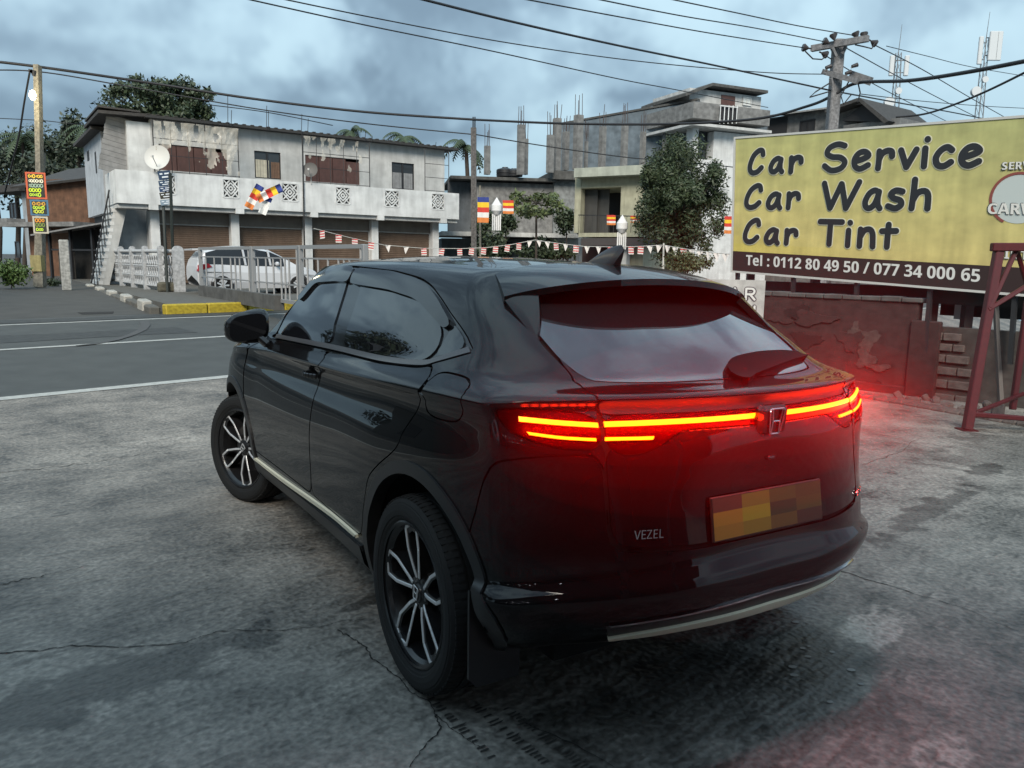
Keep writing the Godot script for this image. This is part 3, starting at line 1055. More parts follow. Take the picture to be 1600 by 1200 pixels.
func make_car() -> void:
	build_surface()
	var n := Vector3(0.00740, 0.99961, -0.02687)
	var fwd := Vector3(-0.52869, -0.018895, -0.848607)
	var lft := Vector3(-0.848785, 0.0204875, 0.528341)
	var car := thing("suv", "glossy black compact SUV with glowing red tail lights, parked on the stained concrete yard", "car", Transform3D(Basis(-lft, n, -fwd), Vector3(0.398775, -0.082658, -2.944881)))
	var paint := mat("black paint", Color(0.005, 0.0048, 0.0052), 0.3)
	paint.metallic_specular = 0.08
	paint.clearcoat_enabled = true
	paint.clearcoat = 0.7
	paint.clearcoat_roughness = 0.012
	var gloss := mat("gloss black trim", Color(0.008, 0.008, 0.009), 0.08)
	var clad := mat("satin black cladding", Color(0.014, 0.014, 0.015), 0.38)
	var glass := mat("privacy glass", Color(0.006, 0.0065, 0.008), 0.02)
	glass.metallic_specular = 0.62
	var matte := mat("under shell", Color(0.004, 0.004, 0.004), 0.95)
	var chrome := mat("chrome", Color(0.62, 0.62, 0.64), 0.12, 1.0)
	var satin := mat("satin metal", Color(0.82, 0.77, 0.60), 0.35, 0.1)
	var smoke := mat("wind visor", Color(0.010, 0.010, 0.011), 0.06)
	# outlines
	var dlo := field([[1.89, 1.075], [1.05, 1.092], [0.43, 1.095], [0.10, 1.113], [-0.012, 1.135], [-0.165, 1.180], [-0.145, 1.197], [0.015, 1.268], [0.187, 1.338], [0.324, 1.388], [0.45, 1.415], [0.71, 1.442], [1.241, 1.466], [1.605, 1.465], [1.723, 1.442], [1.84, 1.335], [1.94, 1.158], [1.98, 1.09]], 0.2)
	var door_f := field([[2.25, 0.405], [2.30, 0.55], [2.335, 0.70], [2.37, 0.88], [2.33, 0.99], [2.05, 1.068], [1.04, 1.086], [1.035, 1.05], [1.125, 0.93], [1.122, 0.75], [1.112, 0.57], [1.136, 0.405]], 0.2)
	var door_r := field([[1.130, 0.405], [1.106, 0.57], [1.116, 0.75], [1.119, 0.93], [1.029, 1.05], [1.034, 1.087], [0.43, 1.090], [0.10, 1.107], [0.0, 1.125], [-0.05, 1.07], [0.02, 0.963], [0.085, 0.90], [0.10, 0.835], [0.16, 0.793], [0.25, 0.742], [0.35, 0.671], [0.405, 0.546], [0.45, 0.405]], 0.2)
	var fuel := field([[-0.05, 1.095], [-0.09, 1.115], [-0.25, 1.113], [-0.295, 1.095], [-0.315, 1.05], [-0.295, 0.995], [-0.25, 0.976], [-0.11, 0.970], [-0.045, 0.985], [-0.06, 1.04]])
	var gate := field([[-0.737, 0.665], [-0.735, 0.90], [-0.735, 1.083], [-0.739, 1.124], [-0.736, 1.224], [-0.72, 1.30], [-0.72, 1.46], [-1.6, 1.47], [-1.6, 0.655], [-1.0, 0.655]], 0.2)
	var rglass := field([[-0.752, 1.122], [-0.87, 1.114], [-1.04, 1.111], [-1.6, 1.111], [-1.6, 1.455], [-0.77, 1.43], [-0.752, 1.25]])
	var lens_o := field([[-0.462, 1.042], [-0.50, 1.054], [-0.645, 1.047], [-0.731, 1.033], [-0.731, 0.942], [-0.63, 0.945], [-0.55, 0.962], [-0.495, 0.995]])
	var lens_i := field([[-0.741, 1.036], [-1.6, 1.040], [-1.6, 0.994], [-0.96, 0.992], [-0.93, 0.968], [-0.84, 0.925], [-0.741, 0.930]])
	var bump := field([[-0.30, 0.05], [-0.36, 0.62], [-0.46, 0.90], [-0.55, 0.925], [-0.727, 0.930], [-0.730, 0.655], [-1.0, 0.645], [-1.6, 0.645], [-1.6, 0.05]], 0.2)
	var fend := field([[2.262, 0.05], [2.262, 0.42], [2.312, 0.55], [2.347, 0.70], [2.382, 0.88], [2.345, 1.0], [2.30, 1.01], [2.9, 1.0], [3.3, 0.93], [3.3, 0.05]], 0.2)
	var wind := field([[3.44, 1.085], [3.46, 1.45], [4.3, 1.47], [4.3, 1.085]], 0.2)
	var arch_r := hole(-0.04, 0.345, 0.425)
	var arch_f := hole(2.63, 0.34, 0.415)
	var gap := 0.0028
	part("body_shell", both(null, [dlo, door_f, door_r, fuel, gate, lens_o, bump, fend, wind, arch_r, arch_f], gap), paint, car)
	for s in 2:
		var d := part("front_door", both(door_f, [], gap), paint, car, s)
		var r := part("rear_door", both(door_r, [arch_r], gap), paint, car, s)
		part("front_fender", both(fend, [arch_f], gap), paint, car, s)
		# door handles: a bar over a shallow cup
		for q in [[1.235, 1.002, d], [0.18, 1.205, null]]:
			if q[2] == null:
				continue
			var m := M.new()
			var pts := PackedVector3Array()
			for k in 9:
				var f := k / 8.0
				var a: Array = skin(q[0] + 0.095 - 0.19 * f, q[1] - 0.05 + 0.004 * f)
				pts.append(cv(a[0] + a[1] * (0.006 + 0.026 * sin(PI * clampf(f * 1.02, 0, 1))), s == 1))
			for k in 8:
				m.bar(pts[k], pts[k + 1], 0.012, 0.022, Vector3.UP, 0.004)
			put("handle", m, gloss, q[2])
		part("fuel_door" if s == 0 else "quarter_panel_patch", both(fuel, [], gap if s == 0 else 0.0003), paint, car, s)
		# pillars and glass
		part("pillar_trim", both(dlo, [], gap), gloss, car, s, -0.006)
		var fg := field([[1.955, 1.099], [1.035, 1.115], [1.10, 1.25], [1.19, 1.437], [1.60, 1.447], [1.70, 1.425], [1.81, 1.32], [1.91, 1.16]])
		var rg := field([[0.893, 1.118], [0.43, 1.121], [0.12, 1.128], [0.06, 1.148], [0.045, 1.19], [0.08, 1.235], [0.2, 1.302], [0.33, 1.362], [0.45, 1.392], [0.71, 1.420], [1.03, 1.437], [0.958, 1.36], [0.902, 1.21]])
		var qg := field([[0.035, 1.150], [0.0, 1.156], [-0.125, 1.194], [0.0, 1.25], [0.04, 1.262], [0.028, 1.2]])
		part("front_window", both(fg, []), glass, car, s, 0.0)
		part("rear_window", both(rg, []), glass, car, s, 0.0)
		part("quarter_window", both(qg, []), glass, car, s, 0.0)
		var st1 := M.new()
		strip(st1, [[1.93, 1.096], [1.045, 1.114], [0.43, 1.117], [0.09, 1.133], [-0.005, 1.154], [-0.13, 1.195]], [[1.93, 1.077], [1.045, 1.093], [0.43, 1.097], [0.10, 1.114], [-0.012, 1.137], [-0.158, 1.180]], 0.004, s, 50, 0.012)
		put("belt_moulding", st1, mat("belt trim", Color(0.075, 0.075, 0.08), 0.35, 0.3), car)
		var v1 := M.new()
		piece(v1, both(field([[1.84, 1.315], [1.73, 1.436], [1.605, 1.459], [1.25, 1.459], [1.14, 1.452], [1.118, 1.385], [1.3, 1.388], [1.632, 1.376], [1.733, 1.270]]), []), 0.013, s, 0.02)
		put("wind_visor", v1, smoke, car)
		v1 = M.new()
		piece(v1, both(field([[1.122, 1.450], [0.71, 1.434], [0.45, 1.407], [0.324, 1.380], [0.187, 1.330], [0.025, 1.258], [0.06, 1.235], [0.101, 1.252], [0.276, 1.308], [0.372, 1.333], [0.648, 1.361], [1.037, 1.378], [1.100, 1.384]]), []), 0.013, s, 0.02)
		put("wind_visor", v1, smoke, car)
		# cladding round the wheel openings and along the sill
		var ring := both(hole(-0.04, 0.345, 0.462), [hole(-0.04, 0.345, 0.418)])
		part("arch_moulding", ring, clad, car, s, 0.008, 0.05)
		ring = both(hole(2.63, 0.34, 0.45), [hole(2.63, 0.34, 0.408)])
		part("arch_moulding", ring, clad, car, s, 0.008, 0.05)
		st1 = M.new()
		strip(st1, [[2.185, 0.361], [1.667, 0.366], [1.17, 0.386], [0.80, 0.401], [0.50, 0.404]], [[2.185, 0.345], [1.667, 0.346], [1.17, 0.366], [0.80, 0.384], [0.50, 0.390]], 0.012, s, 40, 0.012, 0.006)
		put("sill_chrome", st1, satin, car)
		st1 = M.new()
		strip(st1, [[2.20, 0.340], [1.667, 0.335], [1.17, 0.345], [0.48, 0.36]], [[2.20, 0.235], [1.667, 0.225], [1.17, 0.225], [0.45, 0.225]], 0.010, s, 40, 0.012)
		put("sill_cladding", st1, clad, car)
		# tail lamp clusters
		var lens := part("taillight_lens", both(lens_o, [], gap), red_lens(), car, s, 0.002, 0.02)
		var lb := M.new()
		strip(lb, [[-0.526, 1.031], [-0.62, 1.022], [-0.724, 1.015]], [[-0.524, 1.018], [-0.62, 1.009], [-0.724, 1.002]], 0.0045, s, 20, 0.006, 0.002)
		put("light_bar", lb, glow("upper light glow", 3.8), lens)
		lb = M.new()
		strip(lb, [[-0.537, 0.991], [-0.62, 0.980], [-0.712, 0.974]], [[-0.542, 0.983], [-0.62, 0.972], [-0.712, 0.966]], 0.0045, s, 20, 0.006, 0.002)
		put("light_bar", lb, glow("upper light glow", 3.8), lens)
		strip_mud(car, s, clad)
		make_mirror(car, s, gloss, glass)
	# tail gate
	var recess := field([[-0.741, 1.0375], [-1.6, 1.0415], [-1.6, 1.082], [-0.741, 1.078]], 0.1)
	var tg := part("tailgate", both(gate, [rglass, lens_i, recess], gap), paint, car)
	part("light_recess", both(recess, [], 0.0005), mat("satin recess", Color(0.012, 0.011, 0.011), 0.6), tg, 2, -0.001)
	part("rear_glass", both(rglass, [], 0.001), rear_glass_mat(), car, 2, -0.002)
	var li := part("taillight_lens", both(lens_i, [], 0.001), mat("red lens", Color()), tg, 2, 0.0, 0.012)
	for s in 2:
		var lb := M.new()
		strip(lb, [[-0.742, 1.018], [-0.95, 1.021], [-1.245, 1.024]], [[-0.742, 1.004], [-0.95, 1.007], [-1.235, 1.010]], 0.0045, s, 30, 0.006, 0.002)
		put("light_bar", lb, glow("upper light glow", 3.8), li)
		lb = M.new()
		strip(lb, [[-0.738, 0.976], [-0.80, 0.976], [-0.877, 0.976]], [[-0.736, 0.967], [-0.80, 0.967], [-0.872, 0.967]], 0.0045, s, 16, 0.006, 0.002)
		put("light_bar", lb, glow("upper light glow", 3.8), li)
	part("rear_bumper", both(bump, [arch_r, lens_o], gap), paint, car)
	part("windscreen", both(wind, [], 0.002), glass, car, 2, -0.002)
	# dark shell under the gaps
	part("inner_shell", both(null, [hole(-0.04, 0.345, 0.43), hole(2.63, 0.34, 0.42)]), matte, car, 2, -0.014, 0.0)
	var und := M.new()
	und.box(at(0, 0.27, -0.05), Vector3(1.2, 0.06, 1.05))
	und.box(at(0, 0.27, -1.32), Vector3(1.56, 0.08, 1.62))
	und.box(at(0, 0.27, -2.62), Vector3(1.16, 0.06, 1.4))
	put("underbody", und, matte, car)
	for q in [[-0.04, 0.345, 0.435], [2.63, 0.34, 0.425]]:
		for s in [-1.0, 1.0]:
			var lin_ := M.new()
			for i in 14:
				var a := PI * i / 14 - 0.1
				var b := PI * (i + 1) / 14 - 0.1
				var c0 := Vector3(0, q[1], -q[0])
				var va: Vector3 = Vector3(0, sin(a), -cos(a)) * q[2]
				var vb: Vector3 = Vector3(0, sin(b), -cos(b)) * q[2]
				lin_.quad(c0 + va + Vector3(s * 0.85, 0, 0), c0 + vb + Vector3(s * 0.85, 0, 0), c0 + vb + Vector3(s * 0.55, 0, 0), c0 + va + Vector3(s * 0.55, 0, 0), -va)
				lin_.flat(c0 + Vector3(s * 0.55, 0, 0), c0 + va + Vector3(s * 0.55, 0, 0), c0 + vb + Vector3(s * 0.55, 0, 0), Vector3(s, 0, 0))
			put("wheel_liner", lin_, matte, car)
	make_tail(car, paint, gloss, clad, chrome, satin)
	# wheels
	for s in [-1.0, 1.0]:
		var out := Basis(Vector3(s, 0, 0), Vector3.UP, Vector3(0, 0, s))
		make_wheel(car, Transform3D(out.rotated(Vector3(1, 0, 0), 0.2), Vector3(s * 0.772, 0.338, 0.0)))
		make_wheel(car, Transform3D(Basis(Vector3.UP, deg_to_rad(20)) * out.rotated(Vector3(1, 0, 0), 0.75), Vector3(s * 0.772, 0.338, -2.61)))

func rear_glass_mat() -> StandardMaterial3D:
	var m := mat("rear glass", Color(0.016, 0.013, 0.015), 0.04)
	m.metallic_specular = 0.8
	m.clearcoat_enabled = true
	m.clearcoat = 1.0
	m.clearcoat_roughness = 0.02
	return m

func red_lens() -> StandardMaterial3D:
	var m := mat("red lens", Color(0.03, 0.0006, 0.001), 0.06)
	m.metallic_specular = 0.15
	return m

func glow(key: String, k: float) -> StandardMaterial3D:
	if mats.has(key):
		return mats[key]
	var m := mat(key, Color(0.5, 0.02, 0.0), 0.3)
	m.emission_enabled = true
	m.emission = lin(1.0, 0.11, 0.002)
	m.emission_energy_multiplier = k
	return m

func strip_mud(car: Node, s: int, clad: Material) -> void:
	var m := M.new()
	var sg := -1.0 if s == 0 else 1.0
	m.prism(PackedVector2Array([Vector2(sg * 0.87, 0.50), Vector2(sg * 0.68, 0.50), Vector2(sg * 0.69, 0.19), Vector2(sg * 0.84, 0.19), Vector2(sg * 0.868, 0.22)]), 0.405, 0.415, Transform3D())
	put("mud_flap", m, clad, car)

func make_mirror(car: Node, s: int, gloss: Material, glass: Material) -> void:
	var m := M.new()
	var c := Vector3(2.0, 0.935, 1.132)
	var nu := 18
	var nv := 28
	var pt := func(i: int, j: int) -> Vector3:
		var a := PI * i / nu - PI / 2
		var b := TAU * j / nv
		var e := 0.62
		var ca := pow(absf(cos(a)), e)
		var sa := signf(sin(a)) * pow(absf(sin(a)), 0.8)
		var yy := ca * signf(cos(b)) * pow(absf(cos(b)), e) * 0.118
		var zz := ca * signf(sin(b)) * pow(absf(sin(b)), e) * 0.088
		# higher towards the car, drawn in at the outer bottom
		zz += yy * -0.16
		zz *= 1.0 - 0.25 * (yy / 0.118) * (1.0 if zz < 0.0 else 0.5)
		var xx := sa * (0.10 if sa > 0.0 else 0.028)
		return c + Vector3(xx, yy, zz)
	for i in nu:
		for j in nv:
			var a: Vector3 = pt.call(i, j)
			var b: Vector3 = pt.call(i + 1, j)
			var d: Vector3 = pt.call(i + 1, (j + 1) % nv)
			var e: Vector3 = pt.call(i, (j + 1) % nv)
			var k := func(q: Vector3) -> Vector3: return cv(((q - c) * Vector3(60, 12, 18)).normalized(), s == 1)
			m.tri(cv(a, s == 1), cv(b, s == 1), cv(d, s == 1), k.call(a), k.call(b), k.call(d))
			m.tri(cv(a, s == 1), cv(d, s == 1), cv(e, s == 1), k.call(a), k.call(d), k.call(e))
	# arm down to the door
	m.bar(cv(c + Vector3(0.02, -0.06, -0.04), s == 1), cv(Vector3(1.97, 0.815, 1.03), s == 1), 0.085, 0.045, Vector3.UP, 0.015)
	var o := put("door_mirror", m, gloss, car)
	var g := M.new()
	var pl := PackedVector2Array()
	for k in 20:
		var a := TAU * k / 20
		var yy := signf(cos(a)) * pow(absf(cos(a)), 0.62) * 0.098
		var zz := signf(sin(a)) * pow(absf(sin(a)), 0.62) * 0.070 + yy * -0.16
		pl.append(Vector2(yy, zz))
	var sg := 1.0 if s == 1 else -1.0
	var bs := Basis(Vector3(sg, 0, 0), Vector3.UP, Vector3(0, 0, sg * sg))
	g.prism(pl, 0.024, 0.031, Transform3D(bs, cv(c, s == 1)))
	put("mirror_glass", g, glass, o)

func make_tail(car: Node, paint: Material, gloss: Material, clad: Material, chrome: Material, satin: Material) -> void:
	# roof spoiler: a wing that carries the roof back over the glass, with a fin at each end
	var m := M.new()
	var nx := 10
	var ny := 40
	var top := func(i: int, j: int) -> Vector3:
		var c := lerpf(-1.0, 1.0, float(j) / ny)
		var k := absf(c)
		var f := float(i) / nx
		var x0 := 0.105 - 0.040 * k * k
		var x1 := -0.262 + 0.156 * pow(k, 2.6)
		var z0 := lerpf(1.489, 1.446, k * k) - 0.012 * pow(k, 8.0)
		var z1 := 1.430 - 0.055 * k * k - 0.016 * pow(k, 6.0)
		return Vector3(lerpf(x0, x1, f), c * lerpf(0.520, 0.583, f), lerpf(z0, z1, f) + 0.008 * sin(PI * f))
	var under := func(i: int, j: int) -> Vector3:
		var p: Vector3 = top.call(i, j)
		var f := float(i) / nx
		return p - Vector3(0, 0, lerpf(0.055, 0.022, f))
	for i in nx:
		for j in ny:
			var q := [top.call(i, j), top.call(i + 1, j), top.call(i + 1, j + 1), top.call(i, j + 1)]
			var w := []
			for k in 4:
				var ii: int = i + (1 if k == 1 or k == 2 else 0)
				var jj: int = j + (1 if k >= 2 else 0)
				var dx: Vector3 = top.call(mini(ii + 1, nx), jj) - top.call(maxi(ii - 1, 0), jj)
				var dy: Vector3 = top.call(ii, mini(jj + 1, ny)) - top.call(ii, maxi(jj - 1, 0))
				var nn := dx.cross(dy).normalized()
				w.append(cv(nn if nn.z > 0 else -nn))
			m.tri(cv(q[0]), cv(q[1]), cv(q[2]), w[0], w[1], w[2])
			m.tri(cv(q[0]), cv(q[2]), cv(q[3]), w[0], w[2], w[3])
			m.quad(cv(under.call(i, j)), cv(under.call(i + 1, j)), cv(under.call(i + 1, j + 1)), cv(under.call(i, j + 1)), Vector3(0, -1, 0))
	for j in ny:
		m.quad(cv(top.call(nx, j)), cv(top.call(nx, j + 1)), cv(under.call(nx, j + 1)), cv(under.call(nx, j)), Vector3(0, 0, 1))
		m.quad(cv(top.call(0, j)), cv(top.call(0, j + 1)), cv(under.call(0, j + 1)), cv(under.call(0, j)), Vector3(0, 0, -1))
	for i in nx:
		for j in [0, ny]:
			m.quad(cv(top.call(i, j)), cv(top.call(i + 1, j)), cv(under.call(i + 1, j)), cv(under.call(i, j)), Vector3(-1 if j == ny else 1, 0, 0))
	var sp := put("roof_spoiler", m, paint, car)
	for s in 2:
		m = M.new()
		# fin: carries the flank back past the glass, from the spoiler's end down to a tip
		var inn := cv(Vector3(0.006, -0.012, -0.022), s == 1)
		var grid := []
		for j in 11:
			var g := j / 10.0
			var f0 := Vector3(-0.283, 0.569, 1.226).lerp(Vector3(-0.112, 0.584, 1.346), g)
			var r0 := Vector3(-0.288, 0.560, 1.226).lerp(Vector3(-0.150, 0.478, 1.380), g) + Vector3(-0.006, 0, 0) * sin(PI * g)
			var row := []
			for i in 7:
				row.append(f0.lerp(r0, i / 6.0) + Vector3(-0.3, 0.3, 0.8) * 0.006 * sin(PI * i / 6.0))
			grid.append(row)
		for j in 10:
			for i in 6:
				var q := []
				var w := []
				for k in [[0, 0], [1, 0], [1, 1], [0, 1]]:
					var ii: int = i + k[0]
					var jj: int = j + k[1]
					q.append(cv(grid[jj][ii], s == 1))
					var nn: Vector3 = (grid[jj][mini(ii + 1, 6)] - grid[jj][maxi(ii - 1, 0)]).cross(grid[mini(jj + 1, 10)][ii] - grid[maxi(jj - 1, 0)][ii]).normalized()
					w.append(cv((nn if nn.y > 0 else -nn).lerp(Vector3(-0.45, 0.35, 0.80), 0.3).normalized(), s == 1))
				m.tri(q[0], q[1], q[2], w[0], w[1], w[2])
				m.tri(q[0], q[2], q[3], w[0], w[2], w[3])
				m.quad(q[0] + inn, q[1] + inn, q[2] + inn, q[3] + inn, cv(Vector3(0, -1, 0), s == 1))
			var e0 := cv(grid[j][6], s == 1)
			var e1 := cv(grid[j + 1][6], s == 1)
			m.quad(e0, e1, e1 + inn, e0 + inn, Vector3(0, 0, 1))
			var h0 := cv(grid[j][0], s == 1)
			var h1 := cv(grid[j + 1][0], s == 1)
			m.quad(h0, h1, h1 + inn, h0 + inn, cv(Vector3(0.3, 1, 0), s == 1))
		put("spoiler_fin", m, paint, sp)
	# shark fin aerial
	m = M.new()
	var base := Vector3(0.12, 0, 1.478)
	for i in 14:
		var f0 := i / 14.0
		var f1 := (i + 1) / 14.0
		var pr := func(f: float) -> Array:
			# position along, half width, height
			return [0.115 - 0.21 * f, 0.030 * sqrt(clampf(f * (1.12 - f) * 3.6, 0.0, 1.0)), 0.078 * pow(sin(minf(f * 1.9, 1.62)), 0.9) if f < 0.86 else 0.078 * (1.0 - (f - 0.86) * 1.6)]
		var A: Array = pr.call(f0)
		var B: Array = pr.call(f1)
		for k in 8:
			var p := PI * k / 8.0
			var q := PI * (k + 1) / 8.0
			var e := func(T: Array, g: float) -> Vector3: return base + Vector3(T[0] - 0.055 * sin(g) * T[2] / 0.078, cos(g) * T[1] * (1.0 - 0.72 * sin(g)), sin(g) * T[2])
			var nv2 := func(g: float) -> Vector3: return cv(Vector3(0.25, cos(g), 0.35 * sin(g)).normalized())
			m.tri(cv(e.call(A, p)), cv(e.call(B, p)), cv(e.call(B, q)), nv2.call(p), nv2.call(p), nv2.call(q))
			m.tri(cv(e.call(A, p)), cv(e.call(B, q)), cv(e.call(A, q)), nv2.call(p), nv2.call(q), nv2.call(q))
			if i == 13:
				m.flat(cv(e.call(B, p)), cv(e.call(B, q)), cv(base + Vector3(-0.095, 0, 0)), Vector3(0, 0, 1))
	put("shark_fin_aerial", m, mat("aerial", Color(0.02, 0.02, 0.022), 0.3), car)
	# rear wiper lying across the glass
	m = M.new()
	piece(m, both(field([[-1.285, 1.102], [-1.292, 1.120], [-1.265, 1.142], [-1.20, 1.160], [-1.05, 1.170], [-0.88, 1.168], [-0.70, 1.150], [-0.69, 1.145], [-0.90, 1.136], [-1.15, 1.112], [-1.26, 1.098]]), []), 0.018, 1, 0.020)
	var wm := mat("wiper black", Color(0.004, 0.004, 0.004), 0.5)
	wm.metallic_specular = 0.15
	put("rear_wiper", m, wm, car)
	# emblem on its plinth in the middle of the light band
	m = M.new()
	var ex := Transform3D(Basis(Vector3(1, 0, 0), Vector3(0, 1, 0.10).normalized(), Vector3(0, -0.10, 1).normalized()), Vector3(0, 1.003, 0.742))
	m.box(Transform3D(ex.basis, ex.origin + Vector3(0, 0.0, 0.004)), Vector3(0.125, 0.096, 0.040), 0.014)
	var em := put("emblem_base", m, gloss, car)
	m = M.new()
	letter_h(m, Transform3D(ex.basis, ex.origin + ex.basis.z * 0.0245), 0.066, 0.006)
	put("emblem", m, chrome, em)
	# name badges
	badge(car, "VEZEL", 0.46, 0.702, 0.026, chrome)
	badge(car, "e:HEV", -0.575, 0.685, 0.024, chrome)
	m = M.new()
	var a0: Array = skin(-1.3, 0.884)
	m.box(Transform3D(Basis(), cv(a0[0]) + Vector3(0, 0, 0.004)), Vector3(0.035, 0.012, 0.012), 0.004)
	put("rear_camera", m, gloss, car)
	# number plate: amber, its characters blurred to blocks
	m = M.new()
	var px := Transform3D(Basis(Vector3.RIGHT, -0.16), Vector3(0, 0.722, 0.764))
	m.box(px, Vector3(0.505, 0.134, 0.010), 0.003)
	var pl := put("number_plate", m, mat("plate rim", Color(0.03, 0.02, 0.015), 0.4), car)
	var im := Image.create(8, 4, false, Image.FORMAT_RGB8)
	var cols := [[0x5a0a02, 0x824018, 0x4c2412, 0x441a08], [0xa64708, 0x9c5a12, 0x2a0f02, 0x4a1e05], [0x94400e, 0x804212, 0x54220e, 0x300404]]
	im = Image.create(4, 3, false, Image.FORMAT_RGB8)
	for y in 3:
		for x in 4:
			var pc := Color.hex((cols[y][x] << 8) | 255).lightened(0.10)
			im.set_pixel(x, y, Color(pc.r * 0.95, pc.g * 1.3, pc.b * 0.5))
	var pm := mat("plate print", Color(1, 1, 1), 0.4)
	pm.albedo_texture = ImageTexture.create_from_image(im)
	pm.texture_filter = BaseMaterial3D.TEXTURE_FILTER_NEAREST
	m = M.new()
	var hx := 0.248
	var hy := 0.062
	var zz := 0.0058
	var nf := px.basis.z
	m.tri(px * Vector3(-hx, hy, zz), px * Vector3(hx, hy, zz), px * Vector3(hx, -hy, zz), nf, nf, nf, Vector2(0, 0), Vector2(1, 0), Vector2(1, 1))
	m.tri(px * Vector3(-hx, hy, zz), px * Vector3(hx, -hy, zz), px * Vector3(-hx, -hy, zz), nf, nf, nf, Vector2(0, 0), Vector2(1, 1), Vector2(0, 1))
	put("plate_face", m, pm, pl)
	# lower bumper: dark skid panel and two bright strips
	for s in 2:
		m = M.new()
		strip(m, [[-0.757, 0.387], [-0.86, 0.405], [-1.05, 0.424], [-1.3, 0.432]], [[-0.765, 0.380], [-0.86, 0.380], [-1.05, 0.394], [-1.3, 0.402]], 0.012, s, 40, 0.012, 0.004)
		put("bumper_strip", m, satin, car)
		m = M.new()
		strip(m, [[-0.74, 0.440], [-0.90, 0.455], [-1.1, 0.468], [-1.3, 0.473]], [[-0.74, 0.434], [-0.90, 0.449], [-1.1, 0.462], [-1.3, 0.467]], 0.006, s, 40, 0.008, 0.003)
		put("bumper_strip", m, chrome, car)
		m = M.new()
		strip(m, [[-0.73, 0.434], [-0.90, 0.448], [-1.1, 0.461], [-1.3, 0.466]], [[-0.77, 0.37], [-0.88, 0.375], [-1.1, 0.392], [-1.3, 0.400]], 0.003, s, 30, 0.004)
		put("skid_panel", m, clad, car)
	# the lamps' own light, just in front of their glowing faces
	for i in 58:
		var y := lerpf(-0.76, 0.76, i / 57.0)
		if absf(y) < 0.05:
			continue
		var a: Array = skin(absf(y) - 1.3, 1.0)
		var l := OmniLight3D.new()
		l.name = "tail_lamp_light"
		l.light_color = lin(1.0, 0.02, 0.004)
		l.light_energy = 0.0029
		l.light_size = 0.0135
		l.omni_range = 30.0
		l.omni_attenuation = 2.0
		l.shadow_enabled = true
		car.add_child(l, true)
		l.position = cv(a[0] + a[1] * 0.03, y < 0)
	# red-tinted fog added round the tail lamps to imitate lens glow
	var fm := FogMaterial.new()
	fm.albedo = Color(1.0, 0.10, 0.10)
	fm.density = 0.074
	var thin := fm.duplicate()
	thin.density = 0.020
	for k in [0.32, 0.55, 0.8, 1.1, 1.5, 1.9]:
		var fog := FogVolume.new()
		fog.name = numbered("added_glow_fog")
		fog.shape = RenderingServer.FOG_VOLUME_SHAPE_ELLIPSOID
		fog.size = Vector3(1.72 + 0.25 * k, 0.70 * k, 0.42 + 0.36 * k)
		fog.material = fm if k < 1.0 else thin
		add_child(fog)
		fog.transform = car.transform * at(0, 1.0, 0.69)
		fog.set_meta("kind", "stuff")

func badge(car: Node, text: String, y: float, z: float, h: float, m: Material) -> void:
	var t := TextMesh.new()
	var f := SystemFont.new()
	f.font_names = ["Droid Sans"]
	t.font = f
	t.text = text
	t.font_size = 32
	t.pixel_size = h / 24.0
	t.depth = 0.004
	t.material = m
	var a: Array = skin(absf(y) - 1.3, z)
	var nn: Vector3 = cv(a[1], y < 0)
	nn.y = 0
	nn = nn.normalized()
	var o := MeshInstance3D.new()
	o.mesh = t
	o.name = "name_badge"
	car.add_child(o, true)
	o.transform = Transform3D(Basis(Vector3.UP.cross(nn), Vector3.UP, nn), cv(a[0], y < 0) + nn * 0.006)


# ---------- frames on upright faces: x along the face, y up, z outwards
func frame(u0: float, z0: float, u1: float, z1: float) -> Transform3D:
	var a := P(u0, 400, z0)
	var b := P(u1, 400, z1)
	var e := Vector3(b.x - a.x, 0, b.z - a.z).normalized()
	return Transform3D(Basis(e, Vector3.UP, e.cross(Vector3.UP)), Vector3(a.x, 0, a.z))

func onf(fr: Transform3D, u: float, v: float, d := 0.0) -> Vector2:
	var dir := P(u, v, 1.0) - CP
	var n := fr.basis.z
	var p := fr.affine_inverse() * (CP + dir * ((fr.origin + n * d - CP).dot(n) / dir.dot(n)))
	return Vector2(p.x, p.y)

# a block over the rectangle of two opposite corners on a face, between two depths
func slab(m: M, fr: Transform3D, a: Vector2, b: Vector2, d0: float, d1: float, bev := 0.0) -> void:
	m.box(fr * at((a.x + b.x) / 2, (a.y + b.y) / 2, (d0 + d1) / 2), Vector3(absf(b.x - a.x), absf(b.y - a.y), absf(d1 - d0)), bev)

func panel(called: String, fr: Transform3D, a: Vector2, b: Vector2, d0: float, d1: float, m: Material, parent: Node, bev := 0.0) -> MeshInstance3D:
	var k := M.new()
	slab(k, fr, a, b, d0, d1, bev)
	return put(called, k, m, parent)

